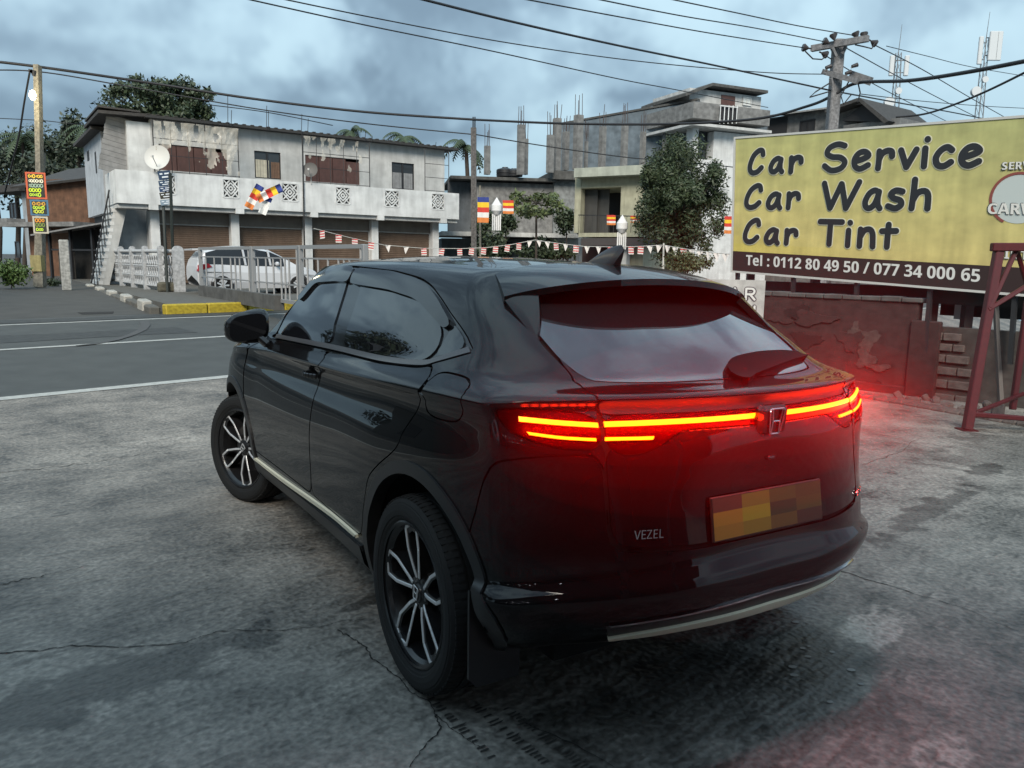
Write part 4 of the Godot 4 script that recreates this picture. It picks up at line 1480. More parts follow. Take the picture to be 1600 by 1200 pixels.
# window: frame bars round and across, panes set back
func window(parent: Node, fr: Transform3D, a: Vector2, b: Vector2, d: float, fm: Material, gm: Material, cols := 2, rows := 1) -> void:
	var lo := Vector2(minf(a.x, b.x), minf(a.y, b.y))
	var hi := Vector2(maxf(a.x, b.x), maxf(a.y, b.y))
	var k := M.new()
	var w := 0.06
	for i in cols + 1:
		var x := lerpf(lo.x, hi.x, float(i) / cols)
		slab(k, fr, Vector2(x - w / 2, lo.y), Vector2(x + w / 2, hi.y), d - 0.02, d + 0.04)
	for j in rows + 1:
		var y := lerpf(lo.y, hi.y, float(j) / rows)
		slab(k, fr, Vector2(lo.x - w / 2, y - w / 2), Vector2(hi.x + w / 2, y + w / 2), d - 0.022, d + 0.042)
	var o := put("window", k, fm, parent)
	for i in cols:
		for j in rows:
			panel("pane", fr, Vector2(lerpf(lo.x, hi.x, float(i) / cols) + 0.03, lerpf(lo.y, hi.y, float(j) / rows) + 0.03), Vector2(lerpf(lo.x, hi.x, float(i + 1) / cols) - 0.03, lerpf(lo.y, hi.y, float(j + 1) / rows) - 0.03), d - 0.015, d + 0.004, gm, o)

func wire(called: String, pts: Array, r: float, label: String) -> void:
	# pts: pixel, pixel, distance
	var c := PackedVector3Array()
	var v := []
	for q in pts:
		v.append(P(q[0], q[1], q[2]))
	for i in v.size() - 1:
		for j in 10:
			c.append(v[i].cubic_interpolate(v[i + 1], v[maxi(i - 1, 0)], v[mini(i + 2, v.size() - 1)], j / 10.0))
	c.append(v[-1])
	var m := M.new()
	m.tube(c, r, 5)
	tag(put(called, m, mat("cable black", Color(0.012, 0.012, 0.014), 0.6)), label, "cable", "overhead wires across the street")

# crowns: leaf-sized faces spread over clumps inside the crown
func crown(m: M, clumps: Array, leaves: int, size: float, long := 1.6, droop := 0.0) -> void:
	m.tinted = true
	for q in clumps:
		var c: Vector3 = q[0]
		var r: Vector3 = q[1]
		var tone := rng.randf_range(0.6, 1.25)
		for i in leaves:
			var d := Vector3(rng.randfn(), rng.randfn(), rng.randfn()).normalized()
			var p := c + d * r * pow(rng.randf(), 0.45)
			var n := (d + Vector3(rng.randfn(), rng.randfn() + 0.5, rng.randfn()) * 0.6).normalized()
			var t := n.cross(Vector3(rng.randfn(), rng.randfn() - droop, rng.randfn())).normalized()
			var b := n.cross(t)
			var s := size * rng.randf_range(0.6, 1.3)
			var k := tone * rng.randf_range(0.7, 1.3)
			m.col = Color(k, k * rng.randf_range(0.95, 1.05), k * rng.randf_range(0.7, 1.1))
			var e := p + t * s * long
			m.tri(p, p + t * s * long * 0.5 + b * s * 0.4, e, n, n, n)
			m.tri(p, e, p + t * s * long * 0.5 - b * s * 0.4, n, n, n)

func leaf_mat(key: String, c: Color) -> StandardMaterial3D:
	var m := mat(key, c, 0.6)
	m.vertex_color_use_as_albedo = true
	m.cull_mode = BaseMaterial3D.CULL_DISABLED
	m.backlight_enabled = true
	m.backlight = Color(0.25, 0.3, 0.15)
	return m

func clumps_in(c: Vector3, r: Vector3, n: int, k: float) -> Array:
	var o := []
	for i in n:
		var d := Vector3(rng.randfn(), rng.randfn(), rng.randfn()).normalized() * pow(rng.randf(), 0.4)
		var s := k * rng.randf_range(0.65, 1.25)
		o.append([c + d * r * (1.0 - k * 0.5), r * s])
	return o

func tree(called: String, label: String, base: Vector3, c: Vector3, r: Vector3, n: int, k: float, leaves: int, size: float, m: Material, trunk_r: float, group := "", long := 1.6, droop := 0.0) -> void:
	var t := thing(called, label, "tree" if called.contains("tree") else "shrub", Transform3D(Basis(), base), group)
	var bark := worn("bark", Color(0.07, 0.055, 0.045), 0.95, 1.0, Vector3(2, 0.4, 2))
	var cl := clumps_in(c - base, r, n, k)
	var w := M.new()
	var fork := (c - base) - Vector3(0, r.y * 0.55, 0)
	w.tube(PackedVector3Array([Vector3(), fork * 0.5 + Vector3(trunk_r, 0, 0), fork]), trunk_r, 8, trunk_r * 0.7)
	for i in mini(n, 9):
		var e: Vector3 = cl[i][0]
		w.tube(PackedVector3Array([fork, fork.lerp(e, 0.5) + Vector3(0, r.y * 0.08, 0), e]), trunk_r * 0.55, 5, trunk_r * 0.12)
	put("trunk", w, bark, t)
	var g := M.new()
	crown(g, cl, leaves, size, long, droop)
	put("crown", g, m, t).set_meta("kind", "stuff")

func palm(label: String, base: Vector3, top: Vector3, n: int, reach: float) -> void:
	var t := thing("palm_tree", label, "palm", Transform3D(Basis(), base), "palms behind the buildings")
	var w := M.new()
	w.tube(PackedVector3Array([Vector3(), (top - base) * 0.5 + Vector3(0.2, 0, 0), top - base]), 0.16, 7, 0.1)
	put("trunk", w, mats["bark"], t)
	var m := leaf_mat("palm leaf", Color(0.05, 0.075, 0.035))
	for i in n:
		var a := TAU * i / n + rng.randf_range(-0.3, 0.3)
		var lift := rng.randf_range(-0.2, 0.9)
		var f := M.new()
		f.tinted = true
		var d := Vector3(cos(a), 0, sin(a))
		for j in 14:
			var s := j / 14.0
			var p := (top - base) + d * reach * s * 0.9 + Vector3(0, reach * (lift * s - 0.95 * s * s), 0)
			var q := (top - base) + d * reach * (s + 0.07) * 0.9 + Vector3(0, reach * (lift * (s + 0.07) - 0.95 * pow(s + 0.07, 2)), 0)
			var o := d.cross(Vector3.UP) * reach * 0.28 * sin(PI * clampf(s * 0.85 + 0.15, 0, 1))
			f.col = Color.WHITE * rng.randf_range(0.7, 1.3)
			for sg in [-1.0, 1.0]:
				f.flat(p, q, p + o * sg + Vector3(0, -reach * 0.16, 0) + d * reach * 0.06, Vector3.UP)
			f.bar(p, q, 0.03, 0.03)
		put("frond", f, m, t)

func make_town() -> void:
	var white := worn("white wall", Color(0.84, 0.86, 0.86), 0.85, 0.22, Vector3(0.35, 0.05, 0.35))
	var offw := worn("grey white wall", Color(0.66, 0.67, 0.66), 0.88, 0.3, Vector3(0.35, 0.05, 0.35), "blotch")
	var conc := worn("bare concrete", Color(0.30, 0.30, 0.295), 0.92, 0.3, Vector3(0.35, 0.05, 0.35), "mottle")
	var bluec := worn("blue grey render", Color(0.215, 0.265, 0.305), 0.9, 0.16, Vector3(0.5, 0.05, 0.5), "mottle", "streak")
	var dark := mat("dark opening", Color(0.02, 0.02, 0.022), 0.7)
	var blackm := mat("black steel", Color(0.018, 0.018, 0.02), 0.5)
	var pane := mat("window glass", Color(0.03, 0.035, 0.04), 0.05)
	make_shop(white, offw, conc, dark, blackm, pane)
	make_left(white, conc, dark, blackm, pane)
	make_middle(white, offw, conc, bluec, dark, blackm, pane)
	make_street(white, conc, dark, blackm)
	make_billboard()
	make_yard_wall()
	make_wires()
	make_unseen_surroundings()

func make_shop(white: Material, offw: Material, conc: Material, dark: Material, blackm: Material, pane: Material) -> void:
	var fr := frame(245, 27, 720, 34)
	var t := thing("shop_building", "white two-storey shop building with brown roller shutters and a long balcony", "building", Transform3D())
	var g := 0.3
	panel("wall", fr, Vector2(-0.02, g), Vector2(11.6, 3.0), -1.5, -1.12, offw, t)
	panel("wall", fr, Vector2(11.45, g), Vector2(11.7, 6.09), -8.0, -1.13, offw, t)
	for x in [0.12, 2.87, 5.67, 8.5, 11.36]:
		panel("column", fr, Vector2(x - 0.15, g), Vector2(x + 0.15, 2.97), -1.1, -0.62, white, t, 0.01)
	var brown := worn("shutter brown", Color(0.22, 0.155, 0.115), 0.55, 0.4, Vector3(0.7, 0.2, 0.7))
	var boxm := worn("shutter box", Color(0.20, 0.17, 0.14), 0.6, 0.4)
	var xs := [0.12, 2.87, 5.67, 8.5, 11.36]
	for i in 4:
		var a: float = xs[i] + 0.155
		var b: float = xs[i + 1] - 0.155
		panel("shutter_box", fr, Vector2(a, 2.54), Vector2(b, 2.965), -1.05, -0.86, boxm, t)
		var m := M.new()
		var n := 27
		for j in n:
			var y0 := lerpf(0.42, 2.54, float(j) / n)
			var y1 := lerpf(0.42, 2.54, float(j + 1) / n)
			var ym := lerpf(y0, y1, 0.8)
			m.quad(fr * Vector3(a, y0, -0.985), fr * Vector3(b, y0, -0.985), fr * Vector3(b, ym, -0.955), fr * Vector3(a, ym, -0.955), fr.basis.z)
			m.quad(fr * Vector3(a, ym, -0.955), fr * Vector3(b, ym, -0.955), fr * Vector3(b, y1, -0.985), fr * Vector3(a, y1, -0.985), Vector3.UP)
		put("roller_shutter", m, brown, t)
		panel("shutter_rail", fr, Vector2(a, 2.50), Vector2(b, 2.56), -0.95, -0.92, offw, t)
	# floor slab, balcony front with lattice blocks, lugs below it
	panel("floor_slab", fr, Vector2(-1.1, 2.98), Vector2(12.14, 3.14), -1.12, -0.13, offw, t)
	var lat := [[0.30, 0.74], [2.32, 2.88], [4.45, 5.07], [6.57, 7.17], [8.65, 9.3], [10.8, 11.43]]
	var par := M.new()
	var x0 := -1.13
	for q in lat:
		slab(par, fr, Vector2(x0, 3.13), Vector2(q[0], 4.22), -0.13, 0.0)
		slab(par, fr, Vector2(q[0], 3.13), Vector2(q[1], 3.50), -0.13, 0.0)
		slab(par, fr, Vector2(q[0], 4.15), Vector2(q[1], 4.22), -0.13, 0.0)
		x0 = q[1]
	slab(par, fr, Vector2(x0, 3.13), Vector2(12.15, 4.22), -0.13, 0.0)
	slab(par, fr, Vector2(-1.13, 3.13), Vector2(-1.0, 4.22), -2.4, -0.13)
	slab(par, fr, Vector2(12.02, 3.13), Vector2(12.15, 4.22), -1.2, -0.13)
	put("balcony_front", par, white, t)
	for x in [-0.01, 2.89, 5.69, 8.48, 11.4]:
		panel("lug", fr, Vector2(x - 0.15, 2.95), Vector2(x + 0.15, 3.128), -0.13, 0.004, white, t)
	for q in lat:
		var m := M.new()
		var c := Vector2((q[0] + q[1]) / 2, 3.825)
		var w: float = (q[1] - q[0]) / 2
		var h := 0.325
		for s in [-1.0, 1.0]:
			slab(m, fr, c + Vector2(s * w - 0.025, -h), c + Vector2(s * w + 0.025, h), -0.11, 0.014)
			slab(m, fr, c + Vector2(-w + 0.026, s * h - 0.025), c + Vector2(w - 0.026, s * h + 0.025), -0.11, 0.014)
		for k in [1.0, 0.62, 0.26]:
			for s in 4:
				var d0: Vector2 = Vector2(w, 0).rotated(s * PI / 2) * k
				var d1: Vector2 = Vector2(w, 0).rotated((s + 1) * PI / 2) * k
				d0.y *= h / w; d1.y *= h / w
				m.bar(fr * Vector3(c.x + d0.x, c.y + d0.y, -0.05), fr * Vector3(c.x + d1.x, c.y + d1.y, -0.05), 0.045, 0.09 + 0.003 * s, fr.basis.z)
		for s in [-1.0, 1.0]:
			m.bar(fr * Vector3(c.x + w * 0.3, c.y + s * h * 0.3, -0.05), fr * Vector3(c.x + w, c.y + s * h, -0.05), 0.04, 0.08, fr.basis.z)
			m.bar(fr * Vector3(c.x - w * 0.3, c.y + s * h * 0.3, -0.05), fr * Vector3(c.x - w, c.y + s * h, -0.05), 0.04, 0.08, fr.basis.z)
		put("lattice_block", m, white, t)
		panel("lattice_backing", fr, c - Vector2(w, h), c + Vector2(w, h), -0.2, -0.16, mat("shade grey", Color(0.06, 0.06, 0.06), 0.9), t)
	# upper wall with openings
	var up := M.new()
	var ops := [[0.45, 2.78, 4.40, 5.30], [3.78, 4.78, 4.36, 5.36], [5.75, 8.02, 4.38, 5.38], [9.47, 10.52, 4.33, 5.41]]
	x0 = 0.2
	for q in ops:
		slab(up, fr, Vector2(x0, 3.14), Vector2(q[0], 6.10), -1.25, -1.0)
		slab(up, fr, Vector2(q[0], 3.14), Vector2(q[1], q[2]), -1.25, -1.0)
		slab(up, fr, Vector2(q[0], q[3]), Vector2(q[1], 6.10), -1.25, -1.0)
		x0 = q[1]
	slab(up, fr, Vector2(x0, 3.14), Vector2(12.0, 6.10), -1.25, -1.0)
	put("upper_wall", up, offw, t)
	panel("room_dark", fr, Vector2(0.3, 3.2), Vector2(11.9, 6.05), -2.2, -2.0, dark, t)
	var wood := worn("brown blind", Color(0.13, 0.062, 0.052), 0.6, 0.5, Vector3(1, 0.3, 1))
	for q in [ops[0], ops[2]]:
		var n := 4
		for i in n:
			var a: float = lerpf(q[0], q[1], float(i) / n) + 0.012
			var b: float = lerpf(q[0], q[1], float(i + 1) / n) - 0.012
			panel("blind", fr, Vector2(a, q[2]), Vector2(b, q[3] - (0.0 if i < 3 else 0.12)), -1.10, -1.04, wood, t)
	var curtain := worn("curtain", Color(0.62, 0.58, 0.46), 0.9, 0.8)
	for q in [ops[1], ops[3]]:
		window(t, fr, Vector2(q[0], q[2]), Vector2(q[1], q[3]), -1.08, blackm, pane, 2, 1)
	for q in [[3.83, 4.34, 4.40, 5.05, curtain], [4.42, 4.75, 4.40, 5.0, worn("curtain brown", Color(0.2, 0.12, 0.08), 0.9, 0.8)], [9.52, 9.95, 4.36, 5.0, worn("curtain grey", Color(0.3, 0.31, 0.32), 0.9, 0.8)], [10.05, 10.47, 4.36, 5.0, worn("curtain grey", Color())]]:
		var m := M.new()
		for i in 10:
			var a: float = lerpf(q[0], q[1], i / 10.0)
			var b: float = lerpf(q[0], q[1], (i + 1) / 10.0)
			m.quad(fr * Vector3(a, q[2], -1.055 + 0.012 * (i % 2)), fr * Vector3(b, q[2], -1.055 + 0.012 * ((i + 1) % 2)), fr * Vector3(b, q[3], -1.055 + 0.012 * ((i + 1) % 2)), fr * Vector3(a, q[3], -1.055 + 0.012 * (i % 2)), fr.basis.z)
		put("curtain", m, q[4], t)
	# roof with a dark eave
	var roofm := worn("roof sheet", Color(0.075, 0.07, 0.066), 0.8, 0.5, Vector3(1, 1, 1), "mottle")
	var rf := M.new()
	slab(rf, fr, Vector2(0.0, 6.10), Vector2(12.45, 6.19), -7.5, -0.62)
	for i in 42:
		slab(rf, fr, Vector2(0.05 + i * 0.295, 6.19), Vector2(0.16 + i * 0.295, 6.22), -7.5, -0.605)
	put("roof", rf, roofm, t)
	panel("eave_board", fr, Vector2(0.0, 6.09), Vector2(12.47, 6.16), -0.615, -0.58, mat("eave", Color(0.03, 0.03, 0.03), 0.8), t)
	# rods left standing on the roof
	var rod := M.new()
	for q in [[415, 165], [418, 172], [470, 178], [480, 185], [570, 205], [580, 212], [680, 222], [354, 150], [360, 172]]:
		var p := onf(fr, q[0], q[1], -0.5)
		rod.cyl(fr * Vector3(p.x, 6.05, -0.5), fr * Vector3(p.x + 0.04, p.y, -0.5), 0.012, 0.012, 5)
	put("reinforcing_rods", rod, blackm, t).set_meta("kind", "stuff")
	# wire frames over the balcony openings with torn plastic sheeting
	var sheetm := mat("plastic sheet", Color(0.60, 0.56, 0.48), 0.28)
	sheetm.transparency = BaseMaterial3D.TRANSPARENCY_ALPHA
	sheetm.albedo_color.a = 0.42
	sheetm.cull_mode = BaseMaterial3D.CULL_DISABLED
	for q in [[0.10, 2.92, 5], [5.30, 8.03, 5], [10.52, 11.66, 1]]:
		var m := M.new()
		var n: int = q[2]
		for i in n + 1:
			var x: float = lerpf(q[0], q[1], float(i) / n)
			m.bar(fr * Vector3(x, 4.22, -0.04), fr * Vector3(x, 5.95, -0.04), 0.03 if i % n == 0 else 0.018, 0.03 if i % n == 0 else 0.018)
		for y in [4.26, 4.8, 5.35, 5.93]:
			m.bar(fr * Vector3(q[0], y, -0.04), fr * Vector3(q[1], y, -0.04), 0.02, 0.02)
		put("balcony_grille", m, blackm, t)
	var fz := FastNoiseLite.new()
	fz.seed = 5
	fz.frequency = 0.9
	fz.fractal_octaves = 3
	for q in [[0.14, 2.92, 0.30], [5.33, 7.9, 0.62]]:
		var m := M.new()
		var nx := 70
		var ny := 40
		for i in nx:
			for j in ny:
				var f := (j + 0.5) / ny
				var keep: float = fz.get_noise_2d(i * 0.105 + q[0] * 3.0, j * 0.045) * 1.5 + lerpf(-0.75, 0.75, f) + (0.5 if q[0] < 1.0 and i > 38 else 0.0)
				if keep < q[2]:
					continue
				var k := []
				for w in [[0, 0], [1, 0], [1, 1], [0, 1]]:
					var x: float = lerpf(q[0], q[1], float(i + w[0]) / nx)
					var y: float = lerpf(4.28, 5.93, float(j + w[1]) / ny)
					k.append(fr * Vector3(x, y, 0.02 + 0.10 * fz.get_noise_2d(x * 1.6 + 7.0, y * 1.1) + 0.012 * fz.get_noise_2d(x * 7.0, y * 3.0)))
				m.flat(k[0], k[1], k[2], fr.basis.z)
				m.flat(k[0], k[2], k[3], fr.basis.z)
		put("torn_plastic_sheet", m, sheetm, t)
	var dp := M.new()
	dp.cyl(fr * Vector3(5.24, 0.4, -0.02 + 0.06), fr * Vector3(5.28, 5.95, 0.06), 0.03, 0.03, 7)
	put("downpipe", dp, blackm, t)
	# outside stair at the end of the building: flank wall, stair slab, sheet roof over it
	var fl := fr.translated_local(Vector3(-1.13, 0, -0.4))
	var s := M.new()
	s.prism(PackedVector2Array([Vector2(-0.62, 0.3), Vector2(-0.30, 0.3), Vector2(0.42, 3.0), Vector2(0.42, 3.14), Vector2(0.05, 3.14)]), -2.2, -0.5, fl)
	put("stair_slab", s, offw, t)
	for i in 12:
		var y := 0.45 + i * 0.225
		var x := -0.57 + i * 0.052
		panel("step", fl, Vector2(x - 0.10, y - 0.06), Vector2(x + 0.10, y + 0.06), -2.15, -0.49, white, t)
	s = M.new()
	s.prism(PackedVector2Array([Vector2(-0.15, 0.3), Vector2(1.2, 0.3), Vector2(1.2, 3.1), Vector2(0.45, 3.1)]), -2.0, -1.2, fl)
	put("stair_wall", s, worn("pale blue wall", Color(0.38, 0.42, 0.45), 0.85), t)
	var hr := M.new()
	hr.bar(fl * Vector3(-0.85, 0.4, -0.45), fl * Vector3(-0.10, 3.6, -0.45), 0.03, 0.05)
	for i in 10:
		var f := i / 9.0
		hr.bar(fl * Vector3(lerpf(-0.8, -0.12, f), lerpf(0.45, 3.5, f) - 0.75, -0.45), fl * Vector3(lerpf(-0.83, -0.12, f), lerpf(0.45, 3.5, f), -0.45), 0.02, 0.02)
	put("hand_rail", hr, blackm, t)
	s = M.new()
	for i in 11:
		var x := -1.62 + 0.03 * i
		s.box(fl * Transform3D(Basis(Vector3(0, 0, 1), -0.22), Vector3(0.42 + 0.035 * (i - 5), 4.28 + i * 0.17, -0.9)), Vector3(1.15 + 0.02 * (i % 3), 0.165, 0.05 + 0.004 * i))
	put("sheet_cladding", s, worn("grey sheet", Color(0.33, 0.33, 0.33), 0.7, 0.6), t)
	panel("end_wall", fr, Vector2(-0.55, 4.2), Vector2(0.2, 5.97), -1.4, -1.02, white, t)
	s = M.new()
	s.box(fl * Transform3D(Basis(Vector3(0, 0, 1), 0.03), Vector3(0.55, 6.15, -2.3)), Vector3(1.7, 0.1, 4.0))
	s.box(fl * Transform3D(Basis(Vector3(0, 0, 1), -0.02), Vector3(0.35, 6.28, -2.1)), Vector3(1.3, 0.06, 3.6))
	put("stair_roof", s, roofm, t)
	# dishes on the balcony
	for q in [[247, 247, 0.42, "round satellite dish at the end of the white balcony, beside the stair"], [485, 266, 0.28, "small satellite dish in the middle of the balcony, before the brown blinds"]]:
		var p := onf(fr, q[0], q[1], 0.1)
		var d := thing("satellite_dish", q[3], "satellite dish", fr * at(p.x, p.y, 0.1, -0.55), "dishes on the balcony")
		var m := M.new()
		var pr := PackedVector2Array()
		for i in 9:
			var r: float = q[2] * i / 8.0
			pr.append(Vector2(r + 0.0002, 0.22 * pow(r / q[2], 2) * q[2]))
		m.lathe(pr, 24, Transform3D(Basis(Vector3(0, 0.25, 1).normalized(), Vector3(0, 1, -0.25).normalized(), Vector3(-1, 0, 0)), Vector3()))
		put("reflector", m, mat("dish white", Color(0.5, 0.5, 0.48), 0.5) if q[0] < 300 else mat("dish mesh", Color(0.10, 0.095, 0.09), 0.6), d)
		m = M.new()
		m.bar(Vector3(0, -q[2] * 0.8, 0.06), Vector3(0.0, 0.0, q[2] * 1.15), 0.02, 0.02)
		m.box(at(0, 0.0, q[2] * 1.2), Vector3(0.06, 0.06, 0.1))
		put("feed_arm", m, mats["dish white"], d)
		m = M.new()
		m.cyl(Vector3(0, 0, -0.04), Vector3(0, -0.5, -0.1), 0.02, 0.02, 6)
		put("mast", m, mats["dish white"], d)

func make_left(white: Material, conc: Material, dark: Material, blackm: Material, pane: Material) -> void:
	var shop := frame(245, 27, 720, 34)
	# white block beside the stair
	var o := P(163, 300, 29.5)
	var fr := Transform3D(shop.basis, Vector3(o.x, 0, o.z))
	var y0 := P(160, 332, 29.5).y
	var y1 := P(160, 205, 29.5).y
	var t := thing("white_block_house", "narrow white upper-storey block with two slit windows, left of the stair", "building", Transform3D())
	panel("wall", fr, Vector2(0, y0), Vector2(1.9, y1), -5.2, 0, worn("blue white wall", Color(0.58, 0.62, 0.66), 0.85, 0.3), t)
	panel("roof", fr, Vector2(-0.35, y1), Vector2(2.4, y1 + 0.12), -5.5, 0.3, mats["roof sheet"], t)
	var sd_ := Transform3D(Basis(-fr.basis.z, Vector3.UP, fr.basis.x * -1.0), fr.origin)
	for q in [[148, 238, 152, 270], [136, 237, 140, 250]]:
		var a := onf(sd_, q[0], q[1])
		var b := onf(sd_, q[2], q[3])
		panel("slit_window", sd_, a, b, -0.05, 0.012, dark, t)
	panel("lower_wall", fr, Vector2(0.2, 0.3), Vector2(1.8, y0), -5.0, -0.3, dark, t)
	# brown building and the dark shed under it
	fr = frame(38, 38, 150, 36)
	t = thing("brown_building", "weathered orange brown building far down the side street with a sagging roof", "building", Transform3D())
	var brown := worn("orange brown wall", Color(0.21, 0.105, 0.06), 0.9, 0.2, Vector3(0.6, 0.08, 0.6), "mottle")
	var a := onf(fr, 38, 282)
	var b := onf(fr, 140, 345)
	panel("wall", fr, Vector2(a.x, 0.3), Vector2(b.x, a.y), -4.0, 0, brown, t)
	panel("ledge", fr, Vector2(a.x - 0.3, b.y - 0.3), Vector2(b.x + 0.5, b.y - 0.1), 0.003, 1.2, conc, t)
	var rf := M.new()
	rf.box(fr * Transform3D(Basis(Vector3(0, 0, 1), 0.05) * Basis(Vector3(1, 0, 0), 0.35), Vector3((a.x + b.x) / 2, a.y + 0.35, -1.2)), Vector3(b.x - a.x + 1.0, 0.1, 3.4))
	put("roof", rf, mats["roof sheet"], t)
	t = thing("open_shed", "dark open-fronted shed with a lean-to roof behind the concrete post", "shed", Transform3D())
	fr = frame(72, 33, 185, 31)
	a = onf(fr, 74, 352)
	b = onf(fr, 182, 440)
	panel("back_wall", fr, Vector2(a.x, 0.3), Vector2(b.x, 2.45), -1.1, -0.9, worn("shed timber", Color(0.022, 0.021, 0.02), 0.9, 0.8), t)
	for x in 4:
		panel("post", fr, Vector2(lerpf(a.x, b.x, x / 3.0) - 0.05, 0.3), Vector2(lerpf(a.x, b.x, x / 3.0) + 0.05, 2.45), -0.1, 0.0, blackm, t)
	panel("rail", fr, Vector2(a.x, 1.55), Vector2(b.x, 1.62), -0.07, -0.03, blackm, t)
	rf = M.new()
	rf.box(fr * Transform3D(Basis(Vector3(0, 0, 1), 0.10) * Basis(Vector3(1, 0, 0), 0.12), Vector3((a.x + b.x) / 2, 2.62, -1.2)), Vector3(b.x - a.x + 0.9, 0.06, 3.4))
	put("roof", rf, worn("grey sheet", Color()), t)
	for i in 7:
		var x := lerpf(a.x + 0.2, a.x + 1.1, i / 6.0)
		panel("plank", fr, Vector2(x - 0.06, 0.3), Vector2(x + 0.06, 1.5 - 0.1 * (i % 3)), -0.32, -0.28, worn("old timber", Color(0.10, 0.095, 0.085), 0.9, 1.2, Vector3(3, 0.3, 3)), t)
	# small pale house at the very end
	fr = frame(2, 45, 42, 43)
	t = thing("small_pale_house", "small pale blue house half hidden at the end of the side street", "house", Transform3D())
	panel("wall", fr, Vector2(onf(fr, 8, 0).x, 0.3), onf(fr, 42, 300), -4, 0, worn("pale blue wall", Color()), t)
	window(t, fr, onf(fr, 16, 318), onf(fr, 28, 340), 0.03, blackm, pane, 2, 1)
	window(t, fr, onf(fr, 25, 378), onf(fr, 34, 402), 0.03, blackm, pane, 1, 1)
	panel("roof", fr, onf(fr, -4, 293) , onf(fr, 46, 299), -4.3, 0.5, mats["roof sheet"], t)
	panel("porch_slab", fr, onf(fr, -2, 344), onf(fr, 40, 350), 0.003, 0.9, conc, t)
	# trees
	var leaf := leaf_mat("dark leaf", Color(0.045, 0.066, 0.034))
	var leaf2 := leaf_mat("blue green leaf", Color(0.045, 0.062, 0.043))
	var b1 := P(245, 330, 46)
	tree("broad_tree", "broad dark tree rising behind the roof of the white shop building", Vector3(b1.x, 0.36, b1.z), P(236, 166, 46), Vector3(3.0, 1.75, 2.4), 58, 0.24, 150, 0.16, leaf, 0.22)
	b1 = P(290, 330, 47)
	tree("broad_tree", "smaller rounded tree beside the broad one, nearer the middle of the shop roof", Vector3(b1.x, 0.36, b1.z), P(298, 162, 47), Vector3(1.6, 1.4, 1.6), 30, 0.28, 140, 0.16, leaf, 0.18)
	for q in [[20, 235, 60, 3.0, 2.6, "hazy tree behind the concrete pole and its lit lamp"], [85, 255, 58, 2.6, 2.6, "hazy tree between the pole and the white block"], [120, 215, 56, 1.7, 2.0, "tall hazy tree beside the palm, left of the white block"], [-10, 265, 56, 3.0, 3.0, "hazy tree at the far end of the side street"], [60, 280, 55, 3.4, 1.6, "low hazy tree over the brown building's roof"]]:
		b1 = P(q[0], 330, q[2])
		tree("distant_tree", q[5], Vector3(b1.x, 0.36, b1.z), P(q[0], q[1], q[2]), Vector3(q[3], q[4], q[3]), 14, 0.42, 170, 0.22, leaf2, 0.2, "trees at the end of the side street")
	for q in [[140, 200, 52, "palm crown beside the white block, over the tall hazy tree"], [35, 215, 55, "palm behind the concrete pole"], [548, 205, 50, "palm top over the shop roof, left of the other one there"], [632, 215, 50, "palm top over the shop roof near its far end"], [728, 228, 42, "thin palm between the shop and the street pole"]]:
		b1 = P(q[0], 380, q[2])
		palm(q[3], Vector3(b1.x, 0.36, b1.z), P(q[0], q[1], q[2]), 11, 1.5 if q[0] > 500 else 1.9)
	b1 = G(18, 451, 0.36)
	tree("roadside_bush", "bright green bush at the foot of the concrete pole", b1, b1 + Vector3(0.0, 0.42, 0), Vector3(0.62, 0.42, 0.5), 14, 0.5, 170, 0.06, leaf_mat("fresh leaf", Color(0.075, 0.125, 0.03)), 0.02)
	b1 = G(85, 447, 0.36)
	tree("roadside_bush", "low dull weeds between the concrete pole and the white post", b1, b1 + Vector3(0.0, 0.12, 0), Vector3(0.5, 0.14, 0.2), 8, 0.5, 90, 0.05, leaf, 0.01)

# an upright block whose front runs between two pixels at two distances
func block(called: String, parent: Node, fr: Transform3D, u0: float, v0: float, u1: float, v1: float, deep: float, m: Material, to_ground := false, d := 0.0) -> void:
	var a := onf(fr, u0, v0, d)
	var b := onf(fr, u1, v1, d)
	if to_ground:
		b.y = 0.3
	panel(called, fr, a, b, d - deep, d, m, parent)

func rebar_column(label: String, u: float, v_top: float, v_bot: float, w: float, z: float, m: Material, rust: Material) -> void:
	var a := P(u, v_top, z)
	var b := P(u, v_bot, z)
	var t := thing("concrete_column", label, "column", at(b.x, b.y, b.z, 0.6), "unfinished columns on the grey house roof")
	var h := a.y - b.y
	boxed("shaft", at(0, h / 2, 0), Vector3(w, h, w), m, t)
	for i in 4:
		var k := M.new()
		var o := Vector3((i % 2 - 0.5) * w * 0.7, h, (i / 2 - 0.5) * w * 0.7)
		k.cyl(o - Vector3(0, 0.1, 0), o + Vector3(rng.randf_range(-0.06, 0.06), rng.randf_range(0.6, 1.05), rng.randf_range(-0.06, 0.06)), 0.016, 0.014, 5)
		put("reinforcing_rod", k, rust, t)

